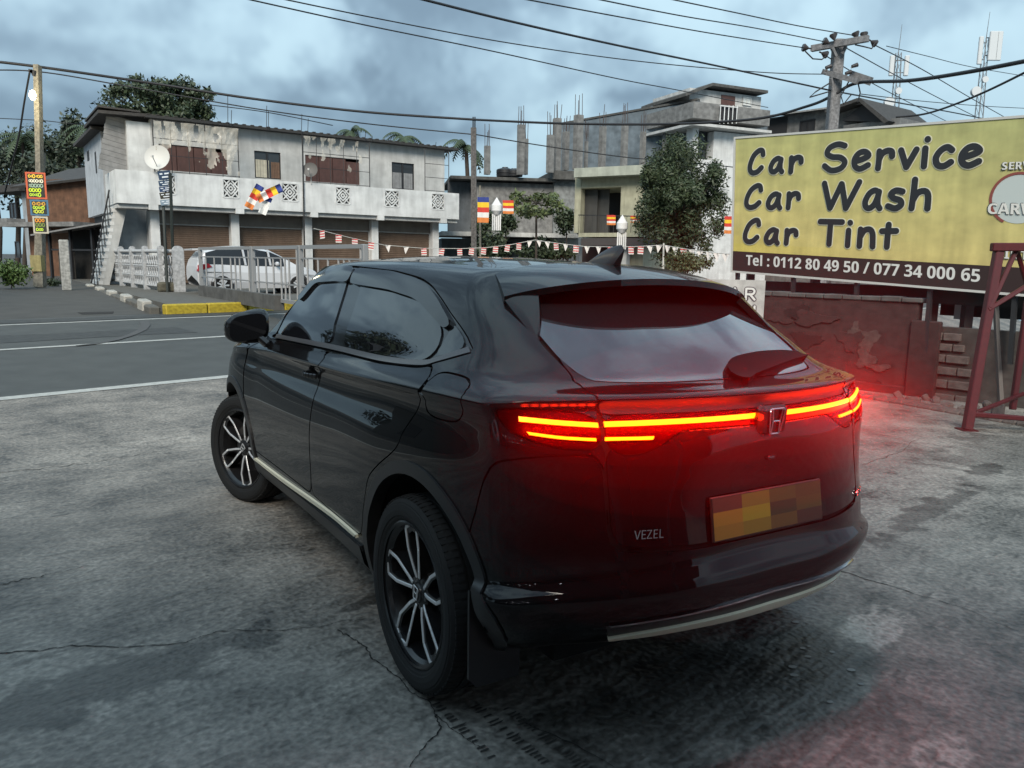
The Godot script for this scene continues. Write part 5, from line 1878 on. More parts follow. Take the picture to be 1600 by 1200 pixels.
func make_middle(white: Material, offw: Material, conc: Material, bluec: Material, dark: Material, blackm: Material, pane: Material) -> void:
	var rust := mat("rusty rod", Color(0.07, 0.05, 0.045), 0.8)
	# grey house with the flat roof, beside the shop
	var fr := frame(700, 36, 905, 37)
	var t := thing("grey_house", "low grey concrete house with a stained flat roof and upright columns on top", "house", Transform3D())
	block("upper_wall", t, fr, 738, 284, 868, 372, 5.0, conc, false, -1.2)
	block("side_wall", t, fr, 866, 281, 905, 372, 5.2, worn("pale grey wall", Color(0.34, 0.36, 0.36), 0.9, 0.3, Vector3(0.35, 0.05, 0.35), "mottle"), false, -1.0)
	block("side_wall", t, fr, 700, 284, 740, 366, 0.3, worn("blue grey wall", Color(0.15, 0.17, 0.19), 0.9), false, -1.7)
	block("roof_slab", t, fr, 704, 274, 870, 284, 6.5, worn("dark stained concrete", Color(0.13, 0.13, 0.125), 0.92, 0.3, Vector3(0.7, 0.1, 0.7), "mottle"), false, -0.7)
	block("roof_slab", t, fr, 864, 266, 908, 281, 6.5, mats["dark stained concrete"], false, -0.5)
	block("floor_slab", t, fr, 690, 361, 908, 372, 3.6, offw)
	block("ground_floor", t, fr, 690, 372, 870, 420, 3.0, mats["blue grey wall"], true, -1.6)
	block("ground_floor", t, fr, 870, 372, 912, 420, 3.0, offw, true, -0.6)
	block("door_dark", t, fr, 735, 378, 800, 420, 0.1, dark, true, -1.5)
	block("gate_post", t, fr, 907, 352, 914, 420, 0.3, white, true, 0.3)
	# water tanks
	for q in [[789, 268, "taller black water tank on the grey house roof"], [803, 270, "lower black water tank beside the taller one on the grey house roof"]]:
		var p := P(q[0], 276, 37.5)
		var k := M.new()
		var h: float = P(q[0], q[1] - 6, 37.5).y - p.y
		k.lathe(PackedVector2Array([Vector2(0.0001, 0), Vector2(0.40, 0), Vector2(0.41, h * 0.3), Vector2(0.39, h * 0.32), Vector2(0.41, h * 0.36), Vector2(0.41, h * 0.7), Vector2(0.38, h * 0.8), Vector2(0.15, h * 0.97), Vector2(0.14, h * 1.05), Vector2(0.0001, h * 1.06)]), 20, Transform3D(Basis(Vector3(0, 1, 0), Vector3(-1, 0, 0), Vector3(0, 0, 1)), p))
		tag(put("water_tank", k, mat("tank black", Color(0.014, 0.014, 0.016), 0.45)), q[2], "water tank", "water tanks on the grey house")
	# columns with rods: pixel, top, foot, width, distance
	var cols := [[761, 228, 273, 0.22, 37, "short lone column at the shop end of the grey house roof"], [813, 195, 273, 0.26, 37, "tall column just past the black water tanks"], [820, 217, 273, 0.22, 38.5, "lower column touching the tall one past the water tanks"], [859, 211, 270, 0.26, 37, "dark column before the blue grey wall's near end"], [869, 185, 268, 0.30, 38, "tall column at the corner of the blue grey wall"], [883, 206, 266, 0.26, 39.5, "column one step in front of the blue grey wall, left of the tallest"], [902, 180, 265, 0.34, 38, "tallest column with a bundle of rods against the blue grey wall"], [915, 221, 266, 0.14, 39, "thin short post right of the tallest column"], [940, 198, 264, 0.26, 39, "column against the blue grey wall above the cream house's roof edge"], [974, 194, 266, 0.26, 40, "column against the middle of the blue grey wall"], [1003, 206, 262, 0.22, 41, "column partly behind the bushy tree's top"], [1038, 205, 255, 0.22, 41, "last column, behind the top of the bushy tree"]]
	for q in cols:
		rebar_column(q[5], q[0], q[1], q[2], q[3], q[4], conc, rust)
	# tall blue grey wall behind and the white building at its end
	fr = frame(868, 46, 1090, 40)
	t = thing("tall_unfinished_building", "tall blank blue grey rendered wall of an unfinished building", "building", Transform3D())
	var a := onf(fr, 1090, 157)
	var b := onf(fr, 868, 196)
	var m := M.new()
	m.prism(PackedVector2Array([Vector2(b.x, 0.3), Vector2(a.x, 0.3), Vector2(a.x, a.y), Vector2(onf(fr, 1075, 160).x, onf(fr, 1075, 161).y), Vector2(b.x, b.y)]), -9.0, 0.0, fr)
	put("wall", m, bluec, t)
	m = M.new()
	m.bar(fr * Vector3(b.x, b.y + 0.05, -0.1), fr * Vector3(a.x, a.y + 0.05, -0.1), 0.3, 0.1)
	put("coping", m, mats["dark stained concrete"], t)
	fr = frame(1088, 39.5, 1202, 41.5)
	t = thing("white_tower_house", "white upper-storey house with a bare concrete parapet and a roof-top stair room", "house", Transform3D())
	block("wall", t, fr, 1116, 205, 1204, 300, 6.0, white, true)
	block("wall", t, fr, 1085, 248, 1117, 300, 6.0, white, true, -0.02)
	block("recess", t, fr, 1086, 200, 1116, 249, 0.2, dark, false, -0.9)
	block("pier", t, fr, 1083, 196, 1087, 300, 0.5, white, true, 0.02)
	window(t, fr, onf(fr, 1089, 203), onf(fr, 1110, 246), -0.4, blackm, pane, 2, 2)
	block("parapet", t, fr, 1084, 158, 1202, 197, 5.0, conc, false, 0.5)
	block("parapet_lip", t, fr, 1082, 195, 1206, 204, 5.2, offw, false, 0.7)
	block("balcony_gap", t, fr, 1126, 166, 1152, 188, 0.1, dark, false, 0.56)
	m = M.new()
	for i in 5:
		var x := lerpf(1126, 1152, i / 4.0)
		var p := onf(fr, x, 165, 0.66)
		m.bar(fr * Vector3(p.x, p.y, 0.66), fr * Vector3(p.x, p.y - 0.85, 0.66), 0.04, 0.04)
	var p0 := onf(fr, 1125, 165, 0.66)
	var p1 := onf(fr, 1153, 168, 0.66)
	m.bar(fr * Vector3(p0.x, p0.y, 0.66), fr * Vector3(p1.x, p1.y, 0.66), 0.05, 0.05)
	put("balcony_rail", m, white, t)
	block("stair_room", t, fr, 1078, 137, 1188, 175, 3.2, offw, false, -1.2)
	block("door", t, fr, 1128, 148, 1147, 185, 0.05, worn("brown blind", Color()), false, -1.14)
	window(t, fr, onf(fr, 1161, 152, -1.2), onf(fr, 1172, 165, -1.2), -1.17, white, mat("pale pane", Color(0.65, 0.68, 0.66), 0.3), 2, 1)  # panes are a plain pale colour, without emission
	a = onf(fr, 1066, 147, -1.0)
	b = onf(fr, 1194, 143, -1.0)
	var top := onf(fr, 1108, 131, -1.0)
	m = M.new()
	m.prism(PackedVector2Array([Vector2(a.x, a.y), Vector2(top.x, top.y), Vector2(b.x, b.y), Vector2(b.x, b.y - 0.14), Vector2(top.x, top.y - 0.14), Vector2(a.x, a.y - 0.14)]), -4.6, -0.7, fr)
	put("stair_room_roof", m, mats["dark stained concrete"], t)
	# house with the gable behind the power pole
	fr = frame(1198, 44, 1400, 38)
	t = thing("gabled_house", "grey house with a shallow sheet roof and open gable behind the power pole", "house", Transform3D())
	block("wall", t, fr, 1200, 185, 1330, 300, 6.0, worn("drab wall", Color(0.25, 0.25, 0.245), 0.9, 0.3, Vector3(0.8, 0.1, 0.8), "mottle"), true)
	block("wall_end", t, fr, 1318, 196, 1396, 300, 5.0, mats["drab wall"], true, 0.3)
	block("opening", t, fr, 1202, 187, 1228, 215, 0.1, dark, false, 0.05)
	window(t, fr, onf(fr, 1252, 190), onf(fr, 1272, 208), 0.03, blackm, dark, 2, 1)
	m = M.new()
	a = onf(fr, 1198, 183); b = onf(fr, 1356, 157); top = onf(fr, 1404, 192)
	m.quad(fr * Vector3(a.x, a.y, 0.5), fr * Vector3(b.x, b.y - 0.15, 0.5), fr * Vector3(b.x - 0.2, b.y, -5.0), fr * Vector3(a.x, a.y + 0.7, -5.0), Vector3.UP)
	m.quad(fr * Vector3(a.x, a.y - 0.08, 0.5), fr * Vector3(b.x, b.y - 0.23, 0.5), fr * Vector3(b.x, b.y - 0.15, 0.5), fr * Vector3(a.x, a.y, 0.5), fr.basis.z)
	put("roof", m, worn("pale roof sheet", Color(0.36, 0.36, 0.35), 0.6, 0.6), t)
	m = M.new()
	m.prism(PackedVector2Array([Vector2(b.x, b.y - 0.1), Vector2(b.x + 0.1, b.y), Vector2(top.x, top.y), Vector2(top.x - 0.2, top.y - 0.1)]), -4.0, 0.9, fr)
	m.prism(PackedVector2Array([Vector2(b.x - 1.7, onf(fr, 1318, 173).y), Vector2(b.x, b.y), Vector2(b.x, b.y - 0.16), Vector2(b.x - 1.7, onf(fr, 1318, 173).y - 0.16)]), -3.9, 0.95, fr)
	put("gable_eave", m, mats["roof sheet"], t)
	m = M.new()
	m.prism(PackedVector2Array([onf(fr, 1322, 190), onf(fr, 1354, 164), onf(fr, 1392, 192)]), -0.1, 0.35, fr)
	put("gable", m, dark, t)
	# cream house
	fr = frame(898, 33, 1003, 31.5)
	t = thing("cream_house", "cream house with a dark balcony opening and a projecting pale roof slab", "house", Transform3D())
	var cream := worn("cream wall", Color(0.50, 0.49, 0.36), 0.85, 0.3, Vector3(0.9, 0.1, 0.9))
	block("pier", t, fr, 899, 272, 906, 364, 0.4, cream)
	block("pier", t, fr, 971, 280, 1004, 420, 4.0, cream, true)
	block("head", t, fr, 899, 268, 1003, 291, 4.0, cream, false, -0.02)
	block("roof_slab", t, fr, 897, 263, 1010, 272, 4.6, worn("pale green slab", Color(0.50, 0.53, 0.45), 0.8), false, 0.6)
	block("balcony_slab", t, fr, 904, 364, 1000, 370, 3.0, cream, false, 0.8)
	block("room_back", t, fr, 904, 288, 972, 366, 0.1, dark, false, -2.4)
	block("door_leaf", t, fr, 908, 294, 932, 364, 0.05, worn("dark door", Color(0.07, 0.07, 0.068), 0.6), false, -0.5)
	block("door_leaf", t, fr, 934, 293, 950, 364, 0.05, mats["dark door"], false, -0.7)
	block("ground_wall", t, fr, 910, 384, 1000, 420, 2.0, mat("deep brown", Color(0.055, 0.035, 0.032), 0.9), true, -0.8)
	block("awning", t, fr, 908, 372, 1006, 384, 2.0, mat("awning grey", Color(0.05, 0.045, 0.045), 0.7), false, 0.9)
	block("gate_pier", t, fr, 968, 386, 978, 420, 0.4, offw, true, 0.5)
	m = M.new()
	for i in 15:
		var p := onf(fr, lerpf(905, 1000, i / 14.0), 337, 0.75)
		m.bar(fr * Vector3(p.x, p.y, 0.75), fr * Vector3(p.x, p.y - 0.72, 0.75), 0.018, 0.018)
	p0 = onf(fr, 904, 336, 0.75); p1 = onf(fr, 1000, 338, 0.75)
	m.bar(fr * Vector3(p0.x, p0.y, 0.75), fr * Vector3(p1.x, p1.y, 0.75), 0.04, 0.04)
	put("balcony_railing", m, blackm, t)
	# planting
	var leaf: StandardMaterial3D = mats["dark leaf"]
	var fine := leaf_mat("feathery leaf", Color(0.046, 0.066, 0.030))
	var b1 := P(1062, 418, 27)
	tree("bushy_tree", "large feathery dark tree in front of the cream house", Vector3(b1.x, 0.36, b1.z), P(1060, 318, 27), Vector3(1.72, 2.15, 1.5), 105, 0.22, 300, 0.062, fine, 0.12, "", 2.4, 0.8)
	b1 = P(1045, 330, 28)
	tree("bushy_tree", "upright feathery tree top rising behind the large feathery tree", Vector3(b1.x, 0.36, b1.z), P(1052, 250, 28.5), Vector3(0.72, 1.0, 0.7), 14, 0.45, 380, 0.06, fine, 0.1, "", 2.4, 0.8)
	b1 = P(1072, 425, 20)
	tree("clipped_bush", "olive green bush just past the car roof, below the feathery tree", Vector3(b1.x, 0.3, b1.z), P(1075, 410, 20), Vector3(0.72, 0.34, 0.5), 16, 0.45, 240, 0.05, leaf_mat("olive leaf", Color(0.085, 0.095, 0.04)), 0.03)
	for q in [[770, 385, 33, 0.9, 0.75, "broad-leaved shrub beside the street pole, before the grey house"], [838, 392, 33, 1.1, 0.55, "low shrub under the papaya plant"], [880, 390, 34, 0.7, 0.5, "low shrub left of the cream house gate"], [755, 350, 35, 0.5, 0.7, "potted shrub on the grey house ledge beside the hanging lantern"], [885, 345, 35, 0.55, 0.6, "reddish potted shrub at the cream house end of the ledge"], [790, 348, 35, 0.45, 0.5, "small potted shrub on the middle of the grey house ledge"]]:
		b1 = P(q[0], 425, q[2])
		tree("garden_shrub", q[5], Vector3(b1.x, 0.36, b1.z), P(q[0], q[1], q[2]), Vector3(q[3], q[4], 0.6), 12, 0.5, 120, 0.11, leaf, 0.04, "shrubs before the grey house")
	b1 = P(838, 425, 32)
	t = thing("papaya_tree", "slender papaya plant with drooping pale leaves before the grey house", "tree", Transform3D(Basis(), Vector3(b1.x, 0.36, b1.z)))
	var head := P(838, 318, 32) - Vector3(b1.x, 0.36, b1.z)
	m = M.new()
	m.tube(PackedVector3Array([Vector3(), head * 0.5, head]), 0.06, 7, 0.04)
	put("trunk", m, mats["bark"], t)
	m = M.new()
	var cl := []
	for i in 16:
		var g := TAU * i / 16.0 + rng.randf_range(-0.2, 0.2)
		var e := head + Vector3(cos(g), rng.randf_range(-0.75, 0.45), sin(g)) * rng.randf_range(0.6, 1.0)
		m.tube(PackedVector3Array([head, head.lerp(e, 0.5) + Vector3(0, 0.15, 0), e]), 0.012, 4)
		cl.append([e, Vector3(0.30, 0.16, 0.30)])
	put("leaf_stalks", m, mats["bark"], t).set_meta("kind", "stuff")
	m = M.new()
	crown(m, cl, 60, 0.12, 1.8, 0.6)
	put("crown", m, leaf_mat("pale leaf", Color(0.105, 0.135, 0.055)), t).set_meta("kind", "stuff")
	# phone masts far behind
	mast("shorter phone mast with two white aerials, nearer the power pole", P(1402, 200, 80), P(1404, 82, 80), [[1391, 88, 120, 0.45], [1414, 88, 120, 0.45]], 80)
	mast("taller lattice phone mast with broad white aerials at the frame's edge", P(1531, 200, 85), P(1541, 60, 85), [[1529, 58, 102, 0.45], [1549, 50, 96, 0.9], [1558, 50, 96, 0.6]], 85)

func mast(label: String, a: Vector3, b: Vector3, aerials: Array, z: float) -> void:
	var t := thing("phone_mast", label, "phone mast", Transform3D(Basis(), Vector3(a.x, 0.36, a.z)), "phone masts beyond the houses")
	var grey := mat("mast steel", Color(0.16, 0.17, 0.18), 0.6)
	var o := Vector3(a.x, 0.36, a.z)
	var m := M.new()
	var top := b - o
	for i in 3:
		var off := Vector3(cos(TAU * i / 3), 0, sin(TAU * i / 3))
		m.cyl(off * 0.75, top + off * 0.28, 0.06, 0.05, 6)
		for j in 22:
			var f := j / 22.0
			var nx := Vector3(cos(TAU * (i + 1) / 3), 0, sin(TAU * (i + 1) / 3))
			m.bar(top * f + off * lerpf(0.75, 0.28, f), top * (f + 1.0 / 22) + nx * lerpf(0.75, 0.28, f + 1.0 / 22), 0.03, 0.03)
	m.cyl(top, top + Vector3(0.1, 2.6, 0), 0.04, 0.02, 5)
	put("lattice", m, grey, t)
	for q in aerials:
		var p0 := P(q[0], q[1], z) - o
		var p1 := P(q[0], q[2], z) - o
		m = M.new()
		m.box(Transform3D(Basis(), (p0 + p1) / 2 + Vector3(0, 0, 0.3)), Vector3(q[3], p0.y - p1.y, 0.25), 0.06)
		put("aerial", m, mat("aerial white", Color(0.5, 0.52, 0.53), 0.5), t)
		m = M.new()
		for f in [0.2, 0.8]:
			var c := p0.lerp(p1, f)
			m.bar(c, Vector3(top.x * c.y / top.y, c.y, top.z), 0.08, 0.08)
		put("bracket", m, grey, t)
	m = M.new()
	m.cyl(top * 0.78 + Vector3(-0.9, 0, 0.3), top * 0.78 + Vector3(-0.9, 0, 0.75), 0.45, 0.5, 14)
	put("dish", m, mats["aerial white"], t)
	m = M.new()
	m.cyl(top * 0.83 + Vector3(0.0, 0, 0.3), top * 0.83 + Vector3(0.0, 0, 0.6), 0.3, 0.32, 12)
	put("dish", m, mats["aerial white"], t)

func pole_sign(parent_label: String, u0: float, v0: float, u1: float, v1: float, z: float, rim: Color, tones: Array, key: String) -> void:
	var a := P(u0, v0, z)
	var b := P(u1, v1, z)
	var w := absf(b.x - a.x)
	var h := absf(a.y - b.y)
	var t := thing("advert_board", parent_label, "sign", Transform3D(Basis(Vector3.UP, 0.35), Vector3((a.x + b.x) / 2, (a.y + b.y) / 2, a.z)), "boards fixed to the concrete pole")
	boxed("board", at(0, 0, 0), Vector3(w, h, 0.02), mat(key + " rim", rim, 0.5), t)
	boxed("panel", at(0, 0, 0.012), Vector3(w - 0.10, h - 0.10, 0.008), mat("sign black", Color(0.02, 0.02, 0.015), 0.5), t)
	# rows of rounded script, too small in the photograph to read
	var n := tones.size()
	for i in n:
		var m := M.new()
		var y := lerpf(h * 0.5 - 0.12, -h * 0.5 + 0.12, float(i) / maxf(n - 1, 1))
		var x := -w * 0.5 + 0.11
		while x < w * 0.5 - 0.11:
			var r := rng.randf_range(0.5, 1.0) * minf(0.052, h / n * 0.36)
			var p := []
			for k in 7:
				p.append(Vector2(x + cos(k * 0.95 + 0.6) * r * 0.7, y + sin(k * 0.95 + 0.6) * r))
			m.stroke(smooth(p, 3), r * 0.55, 0.012, 0.0165 + rng.randf() * 0.002, Transform3D())
			x += r * 1.75
		put("lettering", m, mat("sign ink %s" % tones[i], Color.from_string(tones[i], Color.YELLOW).srgb_to_linear(), 0.5), t).set_meta("kind", "stuff")

func flag(m_parent: Node, fr: Transform3D, w: float, h: float, colors: Array, wave := 0.05) -> void:
	for i in colors.size():
		var m := M.new()
		var y0 := -h * i / colors.size()
		var y1 := -h * (i + 1) / colors.size()
		for j in 6:
			var x0 := -w / 2 + w * j / 6.0
			var x1 := -w / 2 + w * (j + 1) / 6.0
			var z: Callable = func(x: float, y: float) -> float: return wave * sin(x * 18.0 / maxf(w, 0.1) * 0.35 + y * 4.0)
			m.quad(fr * Vector3(x0, y0, z.call(x0, y0)), fr * Vector3(x1, y0, z.call(x1, y0)), fr * Vector3(x1, y1, z.call(x1, y1)), fr * Vector3(x0, y1, z.call(x0, y1)), fr.basis.z)
		var c: Color = colors[i]
		put("stripe", m, mat("cloth %s" % c.to_html(), c, 0.85), m_parent)

func make_street(white: Material, conc: Material, dark: Material, blackm: Material) -> void:
	var polec := worn("pole concrete", Color(0.30, 0.28, 0.23), 0.9, 0.8, Vector3(2, 0.2, 2), "mottle")
	# concrete pole at the side street, with boards and the lit lamp
	var z := 27.0
	var o := G(62, 449, 0.36)
	z = -o.z
	var top := P(57, 102, z + 0.6)
	var t := thing("utility_pole", "pale concrete street pole with a lit lamp and three advert boards", "utility pole", Transform3D(Basis(), o), "street poles")
	var m := M.new()
	m.bar(Vector3(-0.075, 0, 0), top - o + Vector3(-0.05, -2.6, 0), 0.15, 0.2)
	m.bar(Vector3(0.085, 0, 0), top - o + Vector3(0.03, 0, 0), 0.155, 0.2)
	put("shaft", m, polec, t)
	m = M.new()
	m.box(Transform3D(Basis(), Vector3(0, 0.75, 0)), Vector3(0.34, 0.5, 0.21))
	put("yellow_band", m, worn("faded yellow", Color(0.42, 0.36, 0.16), 0.85, 1.2), t)
	m = M.new()
	for i in 4:
		m.bar(P(45 + i * 3, 110, z) - o, P(53, 113 + i * 2, z) - o, 0.06, 0.09)
	put("insulators", m, blackm, t).set_meta("kind", "stuff")
	var lp := P(51, 149, z - 0.35)
	m = M.new()
	m.bar(lp + Vector3(0.1, -0.05, 0.02) - o, P(57, 152, z) - o, 0.04, 0.04)
	put("lamp_arm", m, blackm, t)
	m = M.new()
	m.lathe(PackedVector2Array([Vector2(0.0001, -0.14), Vector2(0.05, -0.12), Vector2(0.085, -0.05), Vector2(0.09, 0.03), Vector2(0.06, 0.11), Vector2(0.03, 0.14), Vector2(0.0001, 0.145)]), 14, Transform3D(Basis(Vector3(0, 1, 0), Vector3(-1, 0, 0), Vector3(0, 0, 1)), lp - o))
	var bulb := mat("street lamp glow", Color(1, 0.95, 0.8), 0.4)
	bulb.emission_enabled = true
	bulb.emission = Color(1.0, 0.93, 0.74)
	bulb.emission_energy_multiplier = 14.0
	put("lamp_bulb", m, bulb, t)
	var ol := OmniLight3D.new()
	ol.name = "street_lamp_light"
	ol.light_color = Color(1.0, 0.93, 0.74)
	ol.light_energy = 0.9
	ol.light_size = 0.09
	ol.omni_range = 60.0
	ol.omni_attenuation = 2.0
	ol.shadow_enabled = true
	add_child(ol)
	ol.position = lp
	pole_sign("red-rimmed advert board, topmost of three on the concrete pole", 41, 269, 72, 311, z - 0.25, Color(0.60, 0.11, 0.04), ["ffd23a", "f7f0d0", "9fb6a0", "d8f02a", "c8e83a"], "red")
	pole_sign("blue-rimmed advert board, middle of three on the concrete pole", 48, 312, 75, 337, z - 0.25, Color(0.06, 0.16, 0.26), ["d8a23a", "c8e83a", "d0d84a"], "blue")
	pole_sign("white-rimmed advert board, lowest of three on the concrete pole", 52, 338, 75, 365, z - 0.25, Color(0.5, 0.46, 0.36), ["e0922a", "7a8a40", "c8e83a"], "white")
	# white guard post
	o = G(105, 452, 0.36)
	boxed("marker_post", at(o.x, o.y + 0.72, o.z, 0.5), Vector3(0.26, 1.5, 0.2), worn("chalky white", Color(0.55, 0.55, 0.52), 0.9, 0.9, Vector3(2, 0.3, 2), "mottle"), self, 0.02)
	tag(get_child(get_child_count() - 1), "chalky white concrete post standing between the street pole and the dark shed", "post")
	# middle street pole
	var b := P(741, 425, 30)
	o = Vector3(b.x, 0.36, b.z)
	t = thing("utility_pole", "grey concrete street pole between the shop and the grey house", "utility pole", Transform3D(Basis(), o), "street poles")
	m = M.new()
	m.bar(Vector3(), P(740, 200, 30) - o, 0.2, 0.24)
	put("shaft", m, worn("grey pole concrete", Color(0.17, 0.16, 0.155), 0.9, 0.8, Vector3(2, 0.2, 2), "mottle"), t)
	m = M.new()
	for i in 4:
		var p := P(738.5 + i * 1.4, 200, 30) - o
		m.cyl(p, p + Vector3(0, 0.4, 0), 0.012, 0.012, 4)
	put("rods", m, blackm, t).set_meta("kind", "stuff")
	m = M.new()
	m.cyl(P(751, 425, 29.6) * Vector3(1, 0, 1) + Vector3(0, 0.36, 0) - o, P(750, 290, 29.6) - o, 0.04, 0.04, 8)
	put("conduit", m, polec, t)
	# direction sign on two dark posts
	o = G(262, 456, 0.36)
	z = -o.z
	t = thing("direction_sign", "stack of blue direction boards on two slim black posts", "sign", Transform3D(Basis(), o))
	for q in [[262, 457, 255, 318], [272, 456, 266, 270]]:
		m = M.new()
		m.bar(G(q[0], q[1], 0.36) - o, P(q[2], q[3], z) - o, 0.07, 0.07, Vector3.UP, 0.01)
		put("post", m, mat("black green post", Color(0.012, 0.018, 0.016), 0.4), t)
	var boards := [[266, 281, Color(0.02, 0.045, 0.09)], [281, 290.5, Color(0.02, 0.05, 0.10)], [290.5, 299, Color(0.02, 0.045, 0.11)], [299.5, 310, Color(0.035, 0.032, 0.02)], [311, 320, Color(0.20, 0.26, 0.32)]]
	for i in boards.size():
		var q: Array = boards[i]
		var dx := i * 0.9
		var p0 := P(247 + dx, q[0] + 2, z - 0.12) - o
		var p1 := P(266.5 + dx * 0.6, q[0], z + 0.05) - o
		var hh: float = (P(250, q[0], z).y - P(250, q[1], z).y) * 0.92
		m = M.new()
		m.bar(p0 - Vector3(0, hh / 2, 0), p1 - Vector3(0, hh / 2, 0), 0.02, hh)
		var bd := put("board", m, mat("direction board %d" % i, q[2], 0.5), t)
		m = M.new()
		for k in [[0.12, 0.35, 0.18], [0.5, 0.88, 0.18], [0.3, 0.8, -0.2]]:
			m.bar(p0.lerp(p1, k[0]) + Vector3(0, hh * (k[2] - 0.5), 0.016), p0.lerp(p1, k[1]) + Vector3(0, hh * (k[2] - 0.5), 0.016), 0.006, hh * 0.16)
		put("text_line", m, mat("sign white", Color(0.7, 0.74, 0.78), 0.5), bd).set_meta("kind", "stuff")
	# white cement balustrade: posts with round heads, lattice between
	var wb := worn("balustrade white", Color(0.62, 0.64, 0.66), 0.8, 0.9, Vector3(2, 0.4, 2), "mottle")
	t = thing("balustrade", "old white cement balustrade with round-headed posts and openwork, beside the direction sign", "balustrade", Transform3D())
	var posts := []
	for q in [[281, 456, 0.38], [254.5, 455, 0.3], [230, 452, 0.26], [210, 449, 0.24], [192, 446.5, 0.22], [176, 444, 0.20]]:
		posts.append(G(q[0], q[1], 0.372))
	var first: MeshInstance3D
	var along_ := Vector3(posts[5].x - posts[0].x, 0, posts[5].z - posts[0].z).normalized()
	var bs := Basis(along_.cross(Vector3.UP) * -1.0, Vector3.UP, Vector3(0, 0, 0))
	bs.z = bs.x.cross(bs.y)
	for i in 6:
		var w := 0.30 if i == 0 else 0.17
		var h := 1.32
		m = M.new()
		var pl := PackedVector2Array([Vector2(-w / 2, 0), Vector2(w / 2, 0), Vector2(w / 2, h - w / 2)])
		for k in range(1, 12):
			pl.append(Vector2(cos(PI * k / 12) * w / 2, h - w / 2 + sin(PI * k / 12) * w / 2))
		pl.append(Vector2(-w / 2, h - w / 2))
		var face := Basis(Vector3(0.82, 0, -0.57), Vector3.UP, Vector3(0.57, 0, 0.82))
		m.prism(pl, -0.09, 0.09, Transform3D(face, posts[i]))
		put("post", m, wb, t)
	for i in 5:
		var p0: Vector3 = posts[i]
		var p1: Vector3 = posts[i + 1]
		m = M.new()
		for y in [0.14, 0.42, 0.72, 1.16]:
			m.cyl(p0 + Vector3(0, y, 0), p1 + Vector3(0, y, 0), 0.055 if y > 1 else 0.035, 0.055 if y > 1 else 0.035, 8)
		put("rail", m, wb, t).set_meta("kind", "stuff")
		m = M.new()
		for k in 7:
			for y in [0.28, 0.57, 0.9]:
				var c := p0.lerp(p1, (k + 0.5) / 7.0) + Vector3(0, y, 0)
				var r := 0.13
				var ring := PackedVector3Array()
				for j in 9:
					ring.append(c + along_ * cos(TAU * j / 8) * r * 0.8 + Vector3(0, sin(TAU * j / 8) * r, 0))
				m.tube(ring, 0.028, 5)
		put("openwork", m, wb, t).set_meta("kind", "stuff")
	# grey steel pavement railing
	var steel := mat("galvanised steel", Color(0.27, 0.275, 0.28), 0.5, 0.3)
	var g0 := G(316, 461, 0.372)
	var g1 := G(398, 475, 0.372)
	var step := g1 - g0
	for i in 3:
		t = thing("pavement_railing", ["grey steel railing panel farthest along the pavement, before the white car's tail", "grey steel railing panel before the white car's bonnet", "grey steel railing panel half hidden behind the black SUV's mirror"][i], "railing", Transform3D(Basis(), g0 + step * (float(i) if i < 2 else 1.75)), "grey railings along the pavement")
		if i == 2:
			t.position = g1 + step.normalized() * 2.9
		var e := step if i == 0 else step.normalized() * 2.9
		var H_ := 1.26
		for k in 2:
			boxed("post", Transform3D(Basis.looking_at(e.normalized()), e * float(k) * 0.985 + Vector3(0, H_ / 2, 0)), Vector3(0.09, H_, 0.09), steel, t, 0.01)
		for y in [H_ - 0.03, 1.02, 0.5, 0.16]:
			m = M.new()
			m.bar(e * 0.012 + Vector3(0, y, 0), e * 0.97 + Vector3(0, y, 0), 0.05 if y > 1.1 or y < 0.2 else 0.03, 0.07 if y > 1.1 or y < 0.2 else 0.03)
			put("rail", m, steel, t)
		for f in [0.12, 0.3, 0.46, 0.62, 0.70, 0.78, 0.93]:
			m = M.new()
			m.bar(e * f + Vector3(0, 0.16, 0), e * f + Vector3(0, 1.02 if f < 0.9 else 1.2, 0), 0.03, 0.03)
			put("upright", m, steel, t)
	# low garden wall behind the railing
	tag(boxed("low_stone_wall", Transform3D(Basis.looking_at(step.normalized()), g0 + step * 0.9 + Vector3(-0.5, 0.12, -0.6)), Vector3(0.2, 0.3, 6.0), mats["dark stained concrete"], self), "low dark stone wall behind the grey railing", "wall")
	tag(boxed("stone_block", at(-10.0, 0.5, -22.6, 0.5), Vector3(0.7, 0.3, 0.4), worn("mossy stone", Color(0.16, 0.15, 0.11), 0.95, 1.0, Vector3(2, 2, 2), "mottle", "grain"), self, 0.06), "mossy stone block at the foot of the balustrade's end post", "stone")
	white_car()
	flags_and_bunting()

